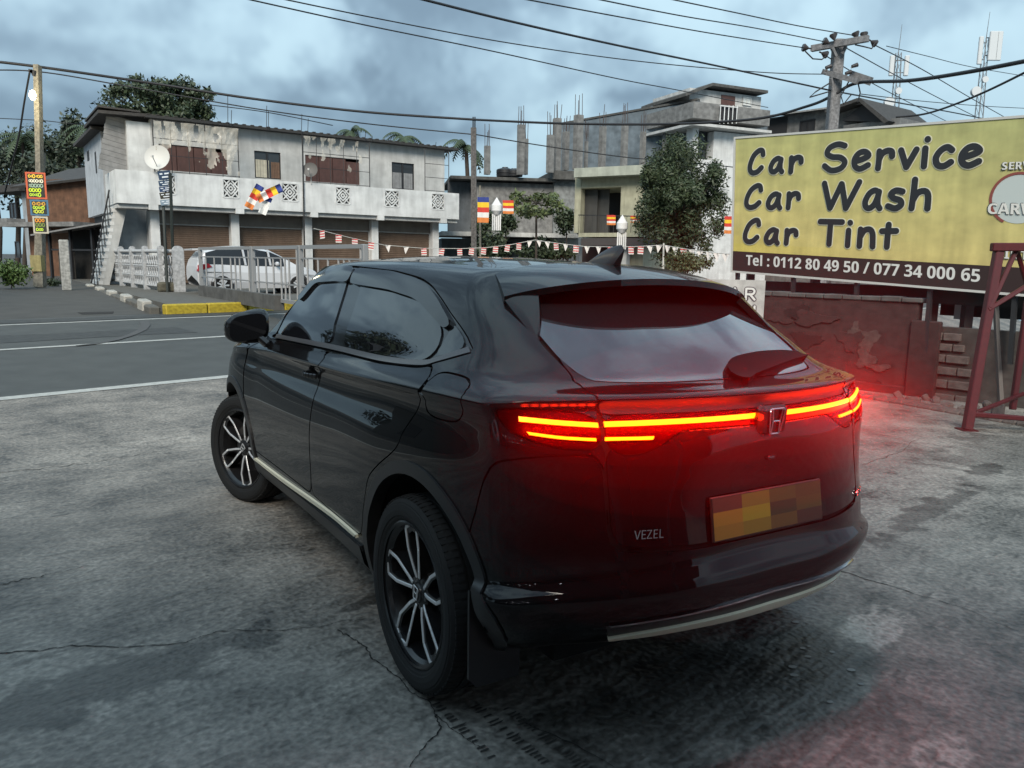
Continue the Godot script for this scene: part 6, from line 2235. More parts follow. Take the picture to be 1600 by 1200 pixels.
func white_car() -> void:
	var rear := G(350, 461, 0.36)
	var e := Vector3(0.8177, 0, -0.5757)
	var xf := Transform3D(Basis(e, Vector3.UP, e.cross(Vector3.UP)) * 0.87, rear + Vector3(0, 0, 0) - e.cross(Vector3.UP) * 0.8)
	var t := thing("parked_car", "white hatchback parked behind the grey railing before the shutters", "car", xf)
	var body := mat("white car paint", Color(0.50, 0.51, 0.53), 0.25)
	body.clearcoat_enabled = true
	var gl := mat("tinted glass", Color(0.012, 0.013, 0.015), 0.05)
	# x along the car (rear axle 0, front axle 2.45), sections from side profile: x, sill, belt, roof
	var prof := [[-0.72, 0.42, 0.86, 0.88], [-0.66, 0.30, 0.92, 1.10], [-0.45, 0.24, 0.95, 1.36], [-0.1, 0.22, 0.95, 1.47], [0.5, 0.2, 0.93, 1.52], [1.1, 0.2, 0.91, 1.51], [1.6, 0.2, 0.90, 1.42], [2.0, 0.2, 0.90, 1.22], [2.4, 0.22, 0.88, 0.98], [2.8, 0.24, 0.84, 0.86], [3.1, 0.28, 0.74, 0.76], [3.25, 0.36, 0.60, 0.62]]
	var m := M.new()
	var g := M.new()
	var sec := func(q: Array) -> Array:
		var w := 0.84
		if q[0] > 2.6: w = 0.84 - 0.28 * (q[0] - 2.6)
		if q[0] < -0.4: w = 0.84 + 0.25 * (q[0] + 0.4)
		var hi := clampf((q[3] - q[2]) / 0.6, 0.0, 1.0)
		return [Vector3(q[0], q[1], w - 0.06), Vector3(q[0], q[1] + 0.2, w), Vector3(q[0], lerpf(q[1], q[2], 0.7), w), Vector3(q[0], q[2], w - 0.05), Vector3(q[0], q[3] - 0.07 * hi, w - 0.06 - 0.17 * hi), Vector3(q[0], q[3], w - 0.14 - 0.22 * hi), Vector3(q[0], q[3] + 0.03 * hi, 0)]
	for i in prof.size() - 1:
		var A: Array = sec.call(prof[i])
		var B: Array = sec.call(prof[i + 1])
		for k in 6:
			for s in [1.0, -1.0]:
				var f := Vector3(1, 1, s)
				var mm := g if k == 3 and prof[i][0] > -0.5 and prof[i][0] < 1.9 else m
				if prof[i][0] > 1.5 and prof[i][0] < 2.3 and k >= 5: mm = g
				mm.quad(A[k] * f, B[k] * f, B[k + 1] * f, A[k + 1] * f, Vector3(0.0, 0.4 if k > 2 else 0.0, s if k < 5 else s * 0.2))
	var A0: Array = sec.call(prof[0])
	for k in 6:
		for s in [1.0, -1.0]:
			m.flat(Vector3(-0.74, 0.6, 0), A0[k] * Vector3(1, 1, s), A0[k + 1] * Vector3(1, 1, s), Vector3(-1, 0, 0))
	put("body", m, body, t)
	put("window", g, gl, t)
	m = M.new()
	for x in [0.75, 1.55]:
		m.bar(Vector3(x, 0.93, 0.80), Vector3(x - 0.05, 1.44, 0.66), 0.06, 0.03)
	put("pillar", m, body, t)
	m = M.new()
	m.bar(Vector3(-0.62, 0.72, 0.845), Vector3(3.0, 0.62, 0.80), 0.015, 0.02)
	put("crease", m, mat("dark crease", Color(0.1, 0.1, 0.1), 0.6), t)
	for x in [0.0, 2.45]:
		for s in [1.0, -1.0]:
			m = M.new()
			m.lathe(PackedVector2Array([Vector2(0.0001, 0.03), Vector2(0.18, 0.04), Vector2(0.2, 0.06), Vector2(0.27, 0.07), Vector2(0.30, 0.04), Vector2(0.30, -0.12)]), 28, Transform3D(Basis(Vector3(0, 0, s), Vector3.UP, Vector3(-s, 0, 0)), Vector3(x, 0.30, 0.80 * s)))
			var w := put("wheel", m, mats["tyre rubber"], t)
			m = M.new()
			for k in 7:
				var d := Vector3(cos(TAU * k / 7), sin(TAU * k / 7), 0)
				m.bar(Vector3(x, 0.30, 0.865 * s) + d * 0.03, Vector3(x, 0.30, 0.865 * s) + d * 0.19, 0.05, 0.02, Vector3(0, 0, s))
			put("rim", m, mats["machined rim"], w)
			m = M.new()
			m.lathe(PackedVector2Array([Vector2(0.0001, 0.0), Vector2(0.355, 0.0), Vector2(0.355, 0.02)]), 28, Transform3D(Basis(Vector3(0, 0, s), Vector3.UP, Vector3(-s, 0, 0)), Vector3(x, 0.32, 0.826 * s)))
			put("wheel_arch", m, mats["dark opening"], t)
	m = M.new()
	m.prism(PackedVector2Array([Vector2(-0.73, 0.74), Vector2(-0.30, 0.88), Vector2(-0.40, 0.98), Vector2(-0.70, 0.93)]), 0.66, 0.835, Transform3D())
	put("taillight", m, mat("dull red lens", Color(0.35, 0.012, 0.02), 0.2), t)
	m = M.new()
	m.box(at(1.72, 0.99, 0.93), Vector3(0.12, 0.13, 0.2), 0.04)
	put("door_mirror", m, body, t)
	m = M.new()
	m.bar(Vector3(-0.55, 1.42, 0), Vector3(-0.8, 1.40, 0), 1.1, 0.05)
	put("roof_lip", m, body, t)

func flags_and_bunting() -> void:
	var Bl := Color(0.03, 0.05, 0.22)
	var Ye := Color(0.75, 0.50, 0.03)
	var Re := Color(0.55, 0.05, 0.035)
	var Wh := Color(0.68, 0.68, 0.66)
	var Or := Color(0.62, 0.20, 0.05)
	var five := [Bl, Ye, Re, Wh, Or]
	for q in [[407, 290, 388, 325, 24.0, "striped flag blowing down to the left before the shop balcony"], [440, 293, 402, 311, 24.0, "striped flag blowing sideways before the shop balcony, crossing the other"]]:
		var a := P(q[0], q[1], q[4])
		var b := P(q[2], q[3], q[4])
		var d := (b - a).normalized()
		var t := thing("striped_flag", q[5], "flag", Transform3D(), "striped flags along the street")
		var n := Vector3(0.2, 0, 1).normalized()
		flag(t, Transform3D(Basis((-d).cross(n), -d, n), a), 0.26, a.distance_to(b), five, 0.05)
	var t2 := thing("white_streamer", "limp white cloth streamer hanging below the crossed flags", "streamer", Transform3D())
	flag(t2, Transform3D(Basis(Vector3.UP, 0.2) * Basis(Vector3(0, 0, 1), -0.4), P(420, 308, 24.1)), 0.24, 0.55, [Bl, Wh, Wh, Wh], 0.05)
	for q in [[755, 308, 28.5, 0.42, 0.9, "striped flag hanging on the street pole by the grey house"], [794, 313, 30, 0.42, 0.5, "short red striped flag between the lantern and the papaya"], [955, 336, 29, 0.34, 0.36, "red flag before the cream house balcony"], [992, 337, 28, 0.34, 0.25, "orange flag by the bushy tree, before the cream house"], [1140, 338, 24, 0.34, 0.52, "striped flag hanging beside the billboard's edge"]]:
		var t := thing("striped_flag", q[5], "flag", Transform3D(), "striped flags along the street")
		flag(t, Transform3D(Basis(Vector3.UP, 0.2), P(q[0], q[1], q[2])), q[3], q[4], five if q[4] > 0.6 else [Re, Ye, Re, Wh, Or], 0.04)
	for q in [[776, 312, 29.5, "white paper lantern with tails by the papaya plant"], [972, 340, 28, "white paper lantern with tails before the cream house"]]:
		var o := P(q[0], q[1] + 14, q[2])
		var t := thing("paper_lantern", q[3], "lantern", Transform3D(Basis(), o), "white paper lanterns")
		var m := M.new()
		m.lathe(PackedVector2Array([Vector2(0.0001, 0.42), Vector2(0.08, 0.3), Vector2(0.2, 0.12), Vector2(0.2, -0.08), Vector2(0.1, -0.22), Vector2(0.0001, -0.24)]), 8, Transform3D(Basis(Vector3(0, 1, 0), Vector3(-1, 0, 0), Vector3(0, 0, 1)), Vector3()))
		put("shade", m, mat("paper white", Color(0.66, 0.66, 0.66), 0.9), t)
		for i in 5:
			m = M.new()
			m.box(at(-0.14 + i * 0.07, -0.5, 0.03 * (i % 2)), Vector3(0.05, 0.6, 0.004))
			put("tail", m, mats["paper white"], t)
	# strings of small red and white flags
	var strings := [[[[490, 357, 22], [545, 371, 23], [600, 383, 24], [660, 388, 25], [720, 388.5, 26], [760, 387, 26], [800, 382, 26], [836, 375, 26]], "string of small red and white flags from the shop to the papaya plant", 15], [[[836, 375, 26], [870, 380, 25], [912, 385, 24], [960, 386, 23], [1000, 385, 22.5], [1037, 383, 22]], "string of small white flags from the papaya plant across the cream house gate", 13], [[[1037, 383, 22], [1070, 389, 21], [1105, 394, 20], [1140, 397, 19]], "string of small white flags from the thin pole to the billboard", 8]]
	for s in strings:
		var pts := PackedVector3Array()
		var v := []
		for q in s[0]:
			v.append(P(q[0], q[1], q[2]))
		for i in v.size() - 1:
			for j in 6:
				pts.append(v[i].lerp(v[i + 1], j / 6.0))
		pts.append(v[-1])
		var t := thing("bunting", s[1], "bunting", Transform3D(), "bunting along the pavement")
		var m := M.new()
		m.tube(pts, 0.010, 4)
		put("string", m, mat("string white", Color(0.5, 0.48, 0.44), 0.9), t)
		for i in s[2]:
			var f: float = (i + 0.5) / float(s[2]) * (pts.size() - 1)
			var p := pts[int(f)].lerp(pts[mini(int(f) + 1, pts.size() - 1)], f - int(f))
			var tri_ := rng.randf() < (0.15 if s[2] == 15 else 0.8)
			var w := 0.17
			var h := 0.22
			m = M.new()
			var turn := at(p.x, p.y, p.z, rng.randf_range(-0.5, 0.5)) * Transform3D(Basis(Vector3(0, 0, 1), rng.randf_range(-0.15, 0.15)), Vector3())
			if tri_:
				m.flat(turn * Vector3(-w / 2, 0, 0), turn * Vector3(w / 2, 0, 0), turn * Vector3(0, -h, 0.02), turn.basis.z)
			else:
				m.quad(turn * Vector3(-w / 2, 0, 0), turn * Vector3(w / 2, 0, 0), turn * Vector3(w / 2, -h, 0.02), turn * Vector3(-w / 2, -h, 0.02), turn.basis.z)
			var fo := put("small_flag", m, mat("bunting white", Color(0.62, 0.58, 0.55), 0.9), t)
			if not tri_:
				m = M.new()
				for k in 3:
					m.quad(turn * Vector3(-w / 2, -h * (k * 0.33 + 0.02), 0.006 + 0.006 * k), turn * Vector3(w / 2, -h * (k * 0.33 + 0.02), 0.006 + 0.006 * k), turn * Vector3(w / 2, -h * (k * 0.33 + 0.16), 0.012 + 0.007 * k), turn * Vector3(-w / 2, -h * (k * 0.33 + 0.16), 0.012 + 0.007 * k), turn.basis.z)
				put("red_stripe", m, mat("bunting red", Color(0.45, 0.06, 0.06), 0.9), fo).set_meta("kind", "stuff")
	var m2 := M.new()
	var b0 := P(1037, 425, 22)
	m2.cyl(Vector3(b0.x, 0.3, b0.z), P(1037, 380, 22), 0.03, 0.025, 6)
	tag(put("bunting_pole", m2, mats["string white"]), "thin pole holding the bunting before the bushy tree", "pole")

# stroke letters in a unit box, y down
const GLYPH := {
	"C": [[[0.90, 0.20], [0.84, 0.02], [0.62, 0.02], [0.30, 0.22], [0.08, 0.58], [0.06, 0.86], [0.24, 1.0], [0.55, 0.96], [0.82, 0.78]]],
	"a": [[[0.82, 0.10], [0.60, 0.0], [0.28, 0.18], [0.05, 0.60], [0.10, 0.92], [0.34, 0.99], [0.62, 0.76], [0.82, 0.30]], [[0.86, 0.08], [0.80, 0.45], [0.82, 0.80], [0.94, 1.0]]],
	"r": [[[0.10, 0.03], [0.10, 0.5], [0.06, 1.0]], [[0.10, 0.52], [0.28, 0.18], [0.60, 0.02], [0.88, 0.08], [0.92, 0.34]]],
	"S": [[[0.92, 0.08], [0.62, 0.01], [0.26, 0.12], [0.14, 0.34], [0.38, 0.48], [0.74, 0.52], [0.95, 0.70], [0.78, 0.93], [0.36, 1.0], [0.04, 0.82]]],
	"e": [[[0.10, 0.56], [0.62, 0.42], [0.93, 0.24], [0.70, 0.02], [0.34, 0.08], [0.06, 0.42], [0.10, 0.84], [0.44, 1.0], [0.92, 0.80]]],
	"v": [[[0.04, 0.0], [0.40, 1.0]], [[0.42, 0.99], [0.96, 0.0]]],
	"i": [[[0.30, 0.34], [0.2, 1.0]], [[0.62, 0.0], [0.64, 0.012]]],
	"c": [[[0.94, 0.16], [0.66, 0.0], [0.28, 0.18], [0.04, 0.56], [0.16, 0.92], [0.52, 1.0], [0.92, 0.80]]],
	"W": [[[0.02, 0.03], [0.20, 1.0]], [[0.21, 0.99], [0.50, 0.06]], [[0.51, 0.07], [0.64, 1.0]], [[0.65, 0.99], [0.98, 0.0]]],
	"s": [[[0.92, 0.06], [0.52, 0.0], [0.20, 0.20], [0.36, 0.42], [0.80, 0.56], [0.86, 0.82], [0.50, 1.0], [0.04, 0.88]]],
	"h": [[[0.16, 0.0], [0.12, 0.5], [0.05, 1.0]], [[0.10, 0.72], [0.34, 0.46], [0.70, 0.40], [0.88, 0.56], [0.88, 1.0]]],
	"T": [[[0.02, 0.02], [0.98, 0.02]], [[0.48, 0.05], [0.44, 1.0]]],
	"n": [[[0.10, 0.02], [0.06, 1.0]], [[0.10, 0.46], [0.36, 0.08], [0.72, 0.02], [0.90, 0.30], [0.93, 1.0]]],
	"t": [[[0.46, 0.0], [0.42, 0.5], [0.40, 1.0]], [[0.04, 0.30], [0.96, 0.27]]],
	"A": [[[0.0, 1.0], [0.5, 0.0]], [[0.5, 0.0], [1.0, 1.0]], [[0.2, 0.65], [0.8, 0.65]]],
	"R": [[[0.05, 1.0], [0.05, 0.0]], [[0.05, 0.0], [0.7, 0.02], [0.9, 0.25], [0.7, 0.5], [0.05, 0.52]], [[0.45, 0.52], [0.95, 1.0]]],
	"H": [[[0.05, 0.0], [0.05, 1.0]], [[0.95, 0.0], [0.95, 1.0]], [[0.05, 0.5], [0.95, 0.5]]],
	"E": [[[0.9, 0.0], [0.08, 0.0]], [[0.08, 0.0], [0.05, 1.0]], [[0.05, 1.0], [0.9, 1.0]], [[0.08, 0.5], [0.75, 0.5]]],
	"V": [[[0.0, 0.0], [0.45, 1.0]], [[0.45, 1.0], [1.0, 0.0]]],
	"I": [[[0.5, 0.0], [0.5, 1.0]]],
	"N": [[[0.05, 1.0], [0.05, 0.0]], [[0.05, 0.0], [0.95, 1.0]], [[0.95, 1.0], [0.95, 0.0]]],
}
var lift := 0

func glyph(m: M, ch: String, x0: float, y0: float, x1: float, y1: float, w: float, z: float, x: Transform3D) -> void:
	for s in GLYPH[ch]:
		var p := []
		for q in s:
			p.append(Vector2(lerpf(x0 + w / 2, x1 - w / 2, q[0]), lerpf(y0 + w / 2, y1 - w / 2, q[1])))
		lift += 1
		m.stroke(smooth(p, 7) if p.size() > 2 else PackedVector2Array(p), w, z - 0.004, z + 0.0004 * (lift % 9), x)

func text(parent: Node, called: String, s: String, x: Transform3D, h: float, m: Material, bold := true, stretch := 1.0) -> MeshInstance3D:
	var t := TextMesh.new()
	var f := SystemFont.new()
	f.font_names = ["Droid Sans"]
	f.font_weight = 700 if bold else 400
	t.font = f
	t.text = s
	t.font_size = 64
	t.pixel_size = h / 46.0
	t.depth = 0.006
	t.curve_step = 1.0
	t.horizontal_alignment = HORIZONTAL_ALIGNMENT_LEFT
	t.vertical_alignment = VERTICAL_ALIGNMENT_BOTTOM
	t.material = m
	var o := MeshInstance3D.new()
	o.mesh = t
	o.name = called
	o.transform = x * Transform3D(Basis().scaled(Vector3(stretch, 1, 1)), Vector3())
	parent.add_child(o, true)
	return o

func make_billboard() -> void:
	var TL := Vector3(3.445, 3.337, -12.5)
	var ex := Vector3(5.942 - 3.445, 3.144 - 3.337, 3.1).normalized()
	var ey := Vector3(3.503 - 3.445, 1.29 - 3.337, 0.05).normalized()
	var ez := ey.cross(ex).normalized()
	# local x along the board, y down its left edge, z towards the yard
	var x := Transform3D(Basis(ex, ey, ez), TL)
	var t := thing("billboard", "long yellow car service billboard with a dark telephone strip, behind the yard wall", "billboard", Transform3D())
	var L := 5.1
	var yel := worn("banner yellow", Color(0.76, 0.64, 0.23), 0.55, 0.45, Vector3(0.5, 0.05, 0.5))
	var m := M.new()
	var quad_box := func(k: M, a: Vector2, b: Vector2, z0: float, z1: float) -> void: k.box(x * Transform3D(Basis(), Vector3((a.x + b.x) / 2, (a.y + b.y) / 2, (z0 + z1) / 2)), Vector3(absf(b.x - a.x), absf(b.y - a.y), absf(z1 - z0)))
	# the print fades from pale sage at the top to stronger yellow below
	m.tinted = true
	var n := 24
	for i in n:
		for j in 14:
			var k := []
			var c := Color.WHITE
			var f := (j + 0.5) / 14.0
			var r := (i + 0.5) / n
			c = Color(lerpf(0.80, 1.02, f) - 0.10 * r, lerpf(0.92, 0.98, f) - 0.06 * r, lerpf(2.2, 0.6, f) + 0.8 * r)
			m.col = c
			m.quad(x * Vector3(L * i / n, 1.73 * j / 14.0, 0), x * Vector3(L * (i + 1) / n, 1.73 * j / 14.0, 0), x * Vector3(L * (i + 1) / n, 1.73 * (j + 1) / 14.0, 0), x * Vector3(L * i / n, 1.73 * (j + 1) / 14.0, 0), ez)
	(yel as StandardMaterial3D).vertex_color_use_as_albedo = true
	put("banner", m, yel, t)
	m = M.new()
	quad_box.call(m, Vector2(0, 1.728), Vector2(L, 2.035), -0.02, 0.006)
	put("telephone_strip", m, mat("strip brown", Color(0.028, 0.014, 0.013), 0.5), t)
	m = M.new()
	quad_box.call(m, Vector2(-0.02, -0.03), Vector2(L, 0.0), -0.04, 0.012)
	quad_box.call(m, Vector2(-0.02, 2.035), Vector2(L, 2.065), -0.04, 0.012)
	quad_box.call(m, Vector2(-0.035, -0.03), Vector2(-0.005, 2.065), -0.042, 0.014)
	put("frame", m, mat("frame grey", Color(0.45, 0.45, 0.43), 0.5), t)
	m = M.new()
	quad_box.call(m, Vector2(0, 0.0), Vector2(L, 2.03), -0.035, -0.022)
	for i in 6:
		quad_box.call(m, Vector2(0.02 + i * 0.99, 0.0), Vector2(0.07 + i * 0.99, 2.9), -0.10, -0.04)
	put("back_frame", m, mat("black steel", Color()), t)
	var words := [["C", 0.221, 0.155, 0.568, 0.565], ["a", 0.592, 0.288, 0.883, 0.562], ["r", 0.925, 0.284, 1.196, 0.567], ["S", 1.457, 0.131, 1.867, 0.568], ["e", 1.899, 0.251, 2.202, 0.558], ["r", 2.231, 0.252, 2.523, 0.561], ["v", 2.532, 0.260, 2.827, 0.556], ["i", 2.828, 0.138, 2.979, 0.555], ["c", 2.977, 0.25, 3.264, 0.56], ["e", 3.284, 0.256, 3.588, 0.562],
		["C", 0.174, 0.68, 0.550, 1.085], ["a", 0.566, 0.806, 0.871, 1.09], ["r", 0.902, 0.80, 1.175, 1.087], ["W", 1.47, 0.655, 2.085, 1.088], ["a", 2.079, 0.77, 2.387, 1.088], ["s", 2.397, 0.774, 2.684, 1.085], ["h", 2.702, 0.64, 3.025, 1.085],
		["C", 0.167, 1.20, 0.530, 1.610], ["a", 0.55, 1.335, 0.847, 1.61], ["r", 0.89, 1.334, 1.155, 1.606], ["T", 1.433, 1.193, 1.858, 1.590], ["i", 1.85, 1.205, 1.99, 1.600], ["n", 2.021, 1.288, 2.316, 1.600], ["t", 2.333, 1.221, 2.619, 1.595]]
	var ink := mat("letter black", Color(0.016, 0.017, 0.02), 0.5)
	var edge := mat("letter edge", Color(0.55, 0.54, 0.42), 0.6)
	for q in words:
		m = M.new()
		glyph(m, q[0], q[1], q[2], q[3], q[4], 0.080, 0.012, x)
		var lo := put("letter", m, ink, t)
		m = M.new()
		glyph(m, q[0], q[1] - 0.012, q[2] - 0.012, q[3] + 0.012, q[4] + 0.012, 0.104, 0.006, x)
		put("letter_edge", m, edge, lo)
	var up := Transform3D(Basis(ex, -ey, ez), Vector3())
	var pos := func(a: float, b: float, z: float) -> Transform3D: return Transform3D(up.basis, x * Vector3(a, b, z))
	text(t, "telephone_number", "Tel : 0112 80 49 50 / 077 34 000 65", pos.call(0.245, 1.985, 0.007), 0.155, mat("number white", Color(0.55, 0.55, 0.53), 0.5), true, 1.0)
	# badges at the far end: lettering and round seal only
	m = M.new()
	var ring := []
	for k in 25:
		var g := -2.55 + 4.9 * k / 24.0 - PI / 2 - 0.05
		ring.append(Vector2(3.99 + cos(g) * 0.30, 0.93 + sin(g) * 0.30))
	m.stroke(smooth(ring, 2), 0.03, 0.002, 0.009, x)
	put("seal_ring", m, mat("seal red", Color(0.20, 0.05, 0.04), 0.6), t)
	m = M.new()
	var disc := PackedVector2Array()
	for k in 32:
		disc.append(Vector2(3.99 + cos(TAU * k / 32) * 0.285, 0.93 + sin(TAU * k / 32) * 0.285))
	m.prism(disc, 0.001, 0.004, x)
	put("seal", m, mat("seal pale", Color(0.42, 0.47, 0.46), 0.6), t)
	for q in [["CARWASH", 3.66, 1.15, 0.125], ["SERVICE", 3.79, 0.615, 0.085], ["TINT", 3.80, 1.665, 0.10]]:
		text(t, "badge_edge", q[0], pos.call(q[1] - 0.010, q[2] + 0.010, 0.010), q[3] * 1.10, mat("badge dark", Color(0.06, 0.06, 0.06), 0.6))
		text(t, "badge_text", q[0], pos.call(q[1], q[2], 0.0155), q[3], mat("badge white", Color(0.58, 0.58, 0.55), 0.6), true, 1.09)

func make_yard_wall() -> void:
	var stained := worn("stained glow red plaster", Color(0.062, 0.031, 0.030), 0.9, 0.7, Vector3(0.9, 0.25, 0.9), "mottle", "streak", 1.0)  # red glow of the tail lamps is painted into this plaster colour
	var blockm := worn("cement block", Color(0.19, 0.15, 0.135), 0.92, 1.1, Vector3(3, 3, 3), "mottle", "grain", 0.8)
	var beam := worn("dark beam", Color(0.05, 0.04, 0.04), 0.7, 1.0)
	var a := lot_at(1130, 580)
	var b := lot_at(1375, 613)
	var e := Vector3(b.x - a.x, 0, b.z - a.z).normalized()
	var fr := Transform3D(Basis(e, Vector3.UP, e.cross(Vector3.UP)), Vector3(a.x, 0, a.z))
	var gy := -0.42
	var t := thing("yard_wall", "low stained cement wall with red lamp glow in its colour, along the yard's edge with broken plaster over its blocks", "wall", Transform3D())
	var p0 := onf(fr, 1195, 460)
	var p1 := onf(fr, 1440, 492)
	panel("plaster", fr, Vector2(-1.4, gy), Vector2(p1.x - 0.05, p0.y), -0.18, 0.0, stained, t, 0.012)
	# pilasters and uneven render patches
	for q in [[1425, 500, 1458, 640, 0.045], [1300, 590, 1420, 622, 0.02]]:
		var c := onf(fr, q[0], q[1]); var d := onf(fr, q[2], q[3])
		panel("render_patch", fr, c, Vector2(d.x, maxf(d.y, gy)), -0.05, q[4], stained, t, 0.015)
	# flaked and stained areas of plaster
	for i in 16:
		var cx := rng.randf_range(-0.9, p1.x - 0.3)
		var cy := rng.randf_range(gy + 0.15, p0.y - 0.1)
		var bl := PackedVector2Array()
		var sx_ := rng.randf_range(0.10, 0.45)
		var sy_ := rng.randf_range(0.05, 0.2)
		for k in 34:
			var g := TAU * k / 34
			var r := rng.randf_range(0.78, 1.05) * (0.8 + 0.25 * sin(g * 3.0 + i))
			bl.append(Vector2(cx + cos(g) * sx_ * r, clampf(cy + sin(g) * sy_ * r, gy + 0.02, p0.y - 0.03)))
		var k2 := M.new()
		k2.prism(bl, -0.02, 0.004 + 0.0016 * i, fr)
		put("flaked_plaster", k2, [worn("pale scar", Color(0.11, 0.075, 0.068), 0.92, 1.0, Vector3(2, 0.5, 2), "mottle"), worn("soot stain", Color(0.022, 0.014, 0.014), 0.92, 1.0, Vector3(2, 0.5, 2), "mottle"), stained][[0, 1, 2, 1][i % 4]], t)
	var cpz := M.new()
	for i in 16:
		slab(cpz, fr, Vector2(-1.4 + i * (p1.x + 1.4) / 16.0 + 0.01, p0.y - 0.02), Vector2(-1.4 + (i + 1) * (p1.x + 1.4) / 16.0, p0.y + 0.035 + rng.randf() * 0.03), -0.2, 0.02 + rng.randf() * 0.02, 0.012)
	put("broken_coping", cpz, mats["dark stained concrete"], t).set_meta("kind", "stuff")
	# blocks laid bare past the pilaster
	var x0 := onf(fr, 1459, 560).x
	var rows := [[1458, 614, 1510, 637], [1458, 592, 1520, 613], [1458, 572, 1516, 591], [1458, 553, 1512, 571], [1458, 536, 1505, 552], [1458, 519, 1500, 535]]
	for i in rows.size():
		var q: Array = rows[i]
		var c := onf(fr, q[0], q[1]); var d := onf(fr, q[2], q[3])
		var n := 2
		var off := 0.35 if i % 2 else 0.62
		var cut := lerpf(c.x, d.x, off)
		panel("block", fr, Vector2(c.x + 0.006, d.y + 0.005), Vector2(cut - 0.006, c.y), -0.15, -0.012 * rng.randf(), blockm, t, 0.010)
		panel("block", fr, Vector2(cut + 0.006, d.y + 0.005), Vector2(d.x, c.y), -0.15, -0.014 * rng.randf(), blockm, t, 0.010)
	var r0 := onf(fr, 1458, 508); var r1 := onf(fr, 1700, 650)
	panel("block_backing", fr, Vector2(x0, gy), Vector2(x0 + 2.6, r0.y - 0.02), -0.20, -0.05, worn("old render", Color(0.085, 0.07, 0.064), 0.92, 0.6, Vector3(1, 0.3, 1), "mottle"), t)
	# rubble at the foot of the wall
	for i in 9:
		var p := lot_at(lerpf(1405, 1560, i / 8.0) + rng.randf_range(-6, 6), lerpf(628, 655, i / 8.0) - rng.randf_range(2, 10))
		var s := rng.randf_range(0.05, 0.13)
		tag(boxed("rubble_stone", Transform3D(Basis(Vector3(rng.randf(), 1, rng.randf()).normalized(), rng.randf() * 3.0), p + Vector3(0, s * 0.25, 0)), Vector3(s * 1.6, s * 0.7, s), blockm, self, s * 0.16), "loose rubble stone lying at the foot of the cement wall", "rubble stone", "rubble below the cement wall")
	# step of rough concrete along the wall
	var k := M.new()
	for i in 14:
		var q0 := lot_at(lerpf(1330, 1640, i / 14.0), lerpf(617, 672, i / 14.0))
		var q1 := lot_at(lerpf(1330, 1640, (i + 1) / 14.0), lerpf(617, 672, (i + 1) / 14.0))
		k.bar(q0 - fr.basis.z * 0.05, q1 - fr.basis.z * 0.05, 0.26, 0.06 + rng.randf() * 0.04, Vector3.UP, 0.02)
	tag(put("rough_footing", k, blockm), "rough broken concrete footing running below the cement wall", "footing")
	# steel posts and rail that carry the billboard, over the wall
	t = thing("billboard_support", "dark steel rail and posts standing on the yard wall under the billboard", "frame", Transform3D())
	var bx := frame(1160, 12.6, 1600, 9.55)
	var c0 := onf(bx, 1190, 448); var c1 := onf(bx, 1640, 480)
	k = M.new()
	k.bar(bx * Vector3(c0.x - 0.6, c0.y - 0.02, -0.1), bx * Vector3(c1.x + 1.2, c1.y + 0.08, -0.1), 0.1, 0.22)
	put("rail", k, beam, t)
	for u in [1160, 1262, 1450, 1506]:
		k = M.new()
		var q := onf(bx, u, 440)
		k.bar(bx * Vector3(q.x, q.y + 0.25, -0.22), bx * Vector3(q.x, -0.4, -0.22), 0.11, 0.11)
		put("post", k, beam, t)
	k = M.new()
	var d0 := onf(bx, 1452, 462); var d1 := onf(bx, 1600, 503)
	slab(k, bx, Vector2(d0.x, d1.y), Vector2(d1.x + 1.6, d0.y), -0.5, -0.4)
	put("dark_sheet", k, mat("dark sheet", Color(0.03, 0.024, 0.024), 0.7), t)
	k = M.new()
	slab(k, bx, onf(bx, 1472, 500), onf(bx, 1488, 464), -0.39, -0.37)
	put("pale_slot", k, mat("frame grey", Color()), t)
	k = M.new()
	var g0 := onf(bx, 1560, 470); var g1 := onf(bx, 1568, 645)
	k.bar(bx * Vector3(g0.x, g0.y, 0.1), bx * Vector3(g1.x, -0.33, 0.1), 0.05, 0.05)
	put("pipe", k, mat("dull pipe", Color(0.10, 0.09, 0.085), 0.6), t)
	# small white sign before the wall
	var sf := frame(1095, 10.9, 1190, 10.6)
	t = thing("small_sign", "small white sign with outlined lettering showing above the car's roof edge", "sign", Transform3D())
	var s0 := onf(sf, 1098, 436); var s1 := onf(sf, 1191, 520)
	panel("board", sf, Vector2(s0.x, s1.y), Vector2(s1.x, s0.y), -0.02, 0.0, worn("sign board white", Color(0.58, 0.58, 0.56), 0.6, 1.0), t)
	panel("leg", sf, Vector2(s0.x + 0.05, -0.4), Vector2(s0.x + 0.09, s1.y), -0.05, -0.015, mats["black steel"], t)
	panel("leg", sf, Vector2(s1.x - 0.09, -0.4), Vector2(s1.x - 0.05, s1.y), -0.05, -0.015, mats["black steel"], t)
	var sx := Transform3D(Basis(sf.basis.x, -sf.basis.y, sf.basis.z), sf * Vector3(s0.x, s0.y, 0))
	var w := (s1.x - s0.x)
	var i := 0
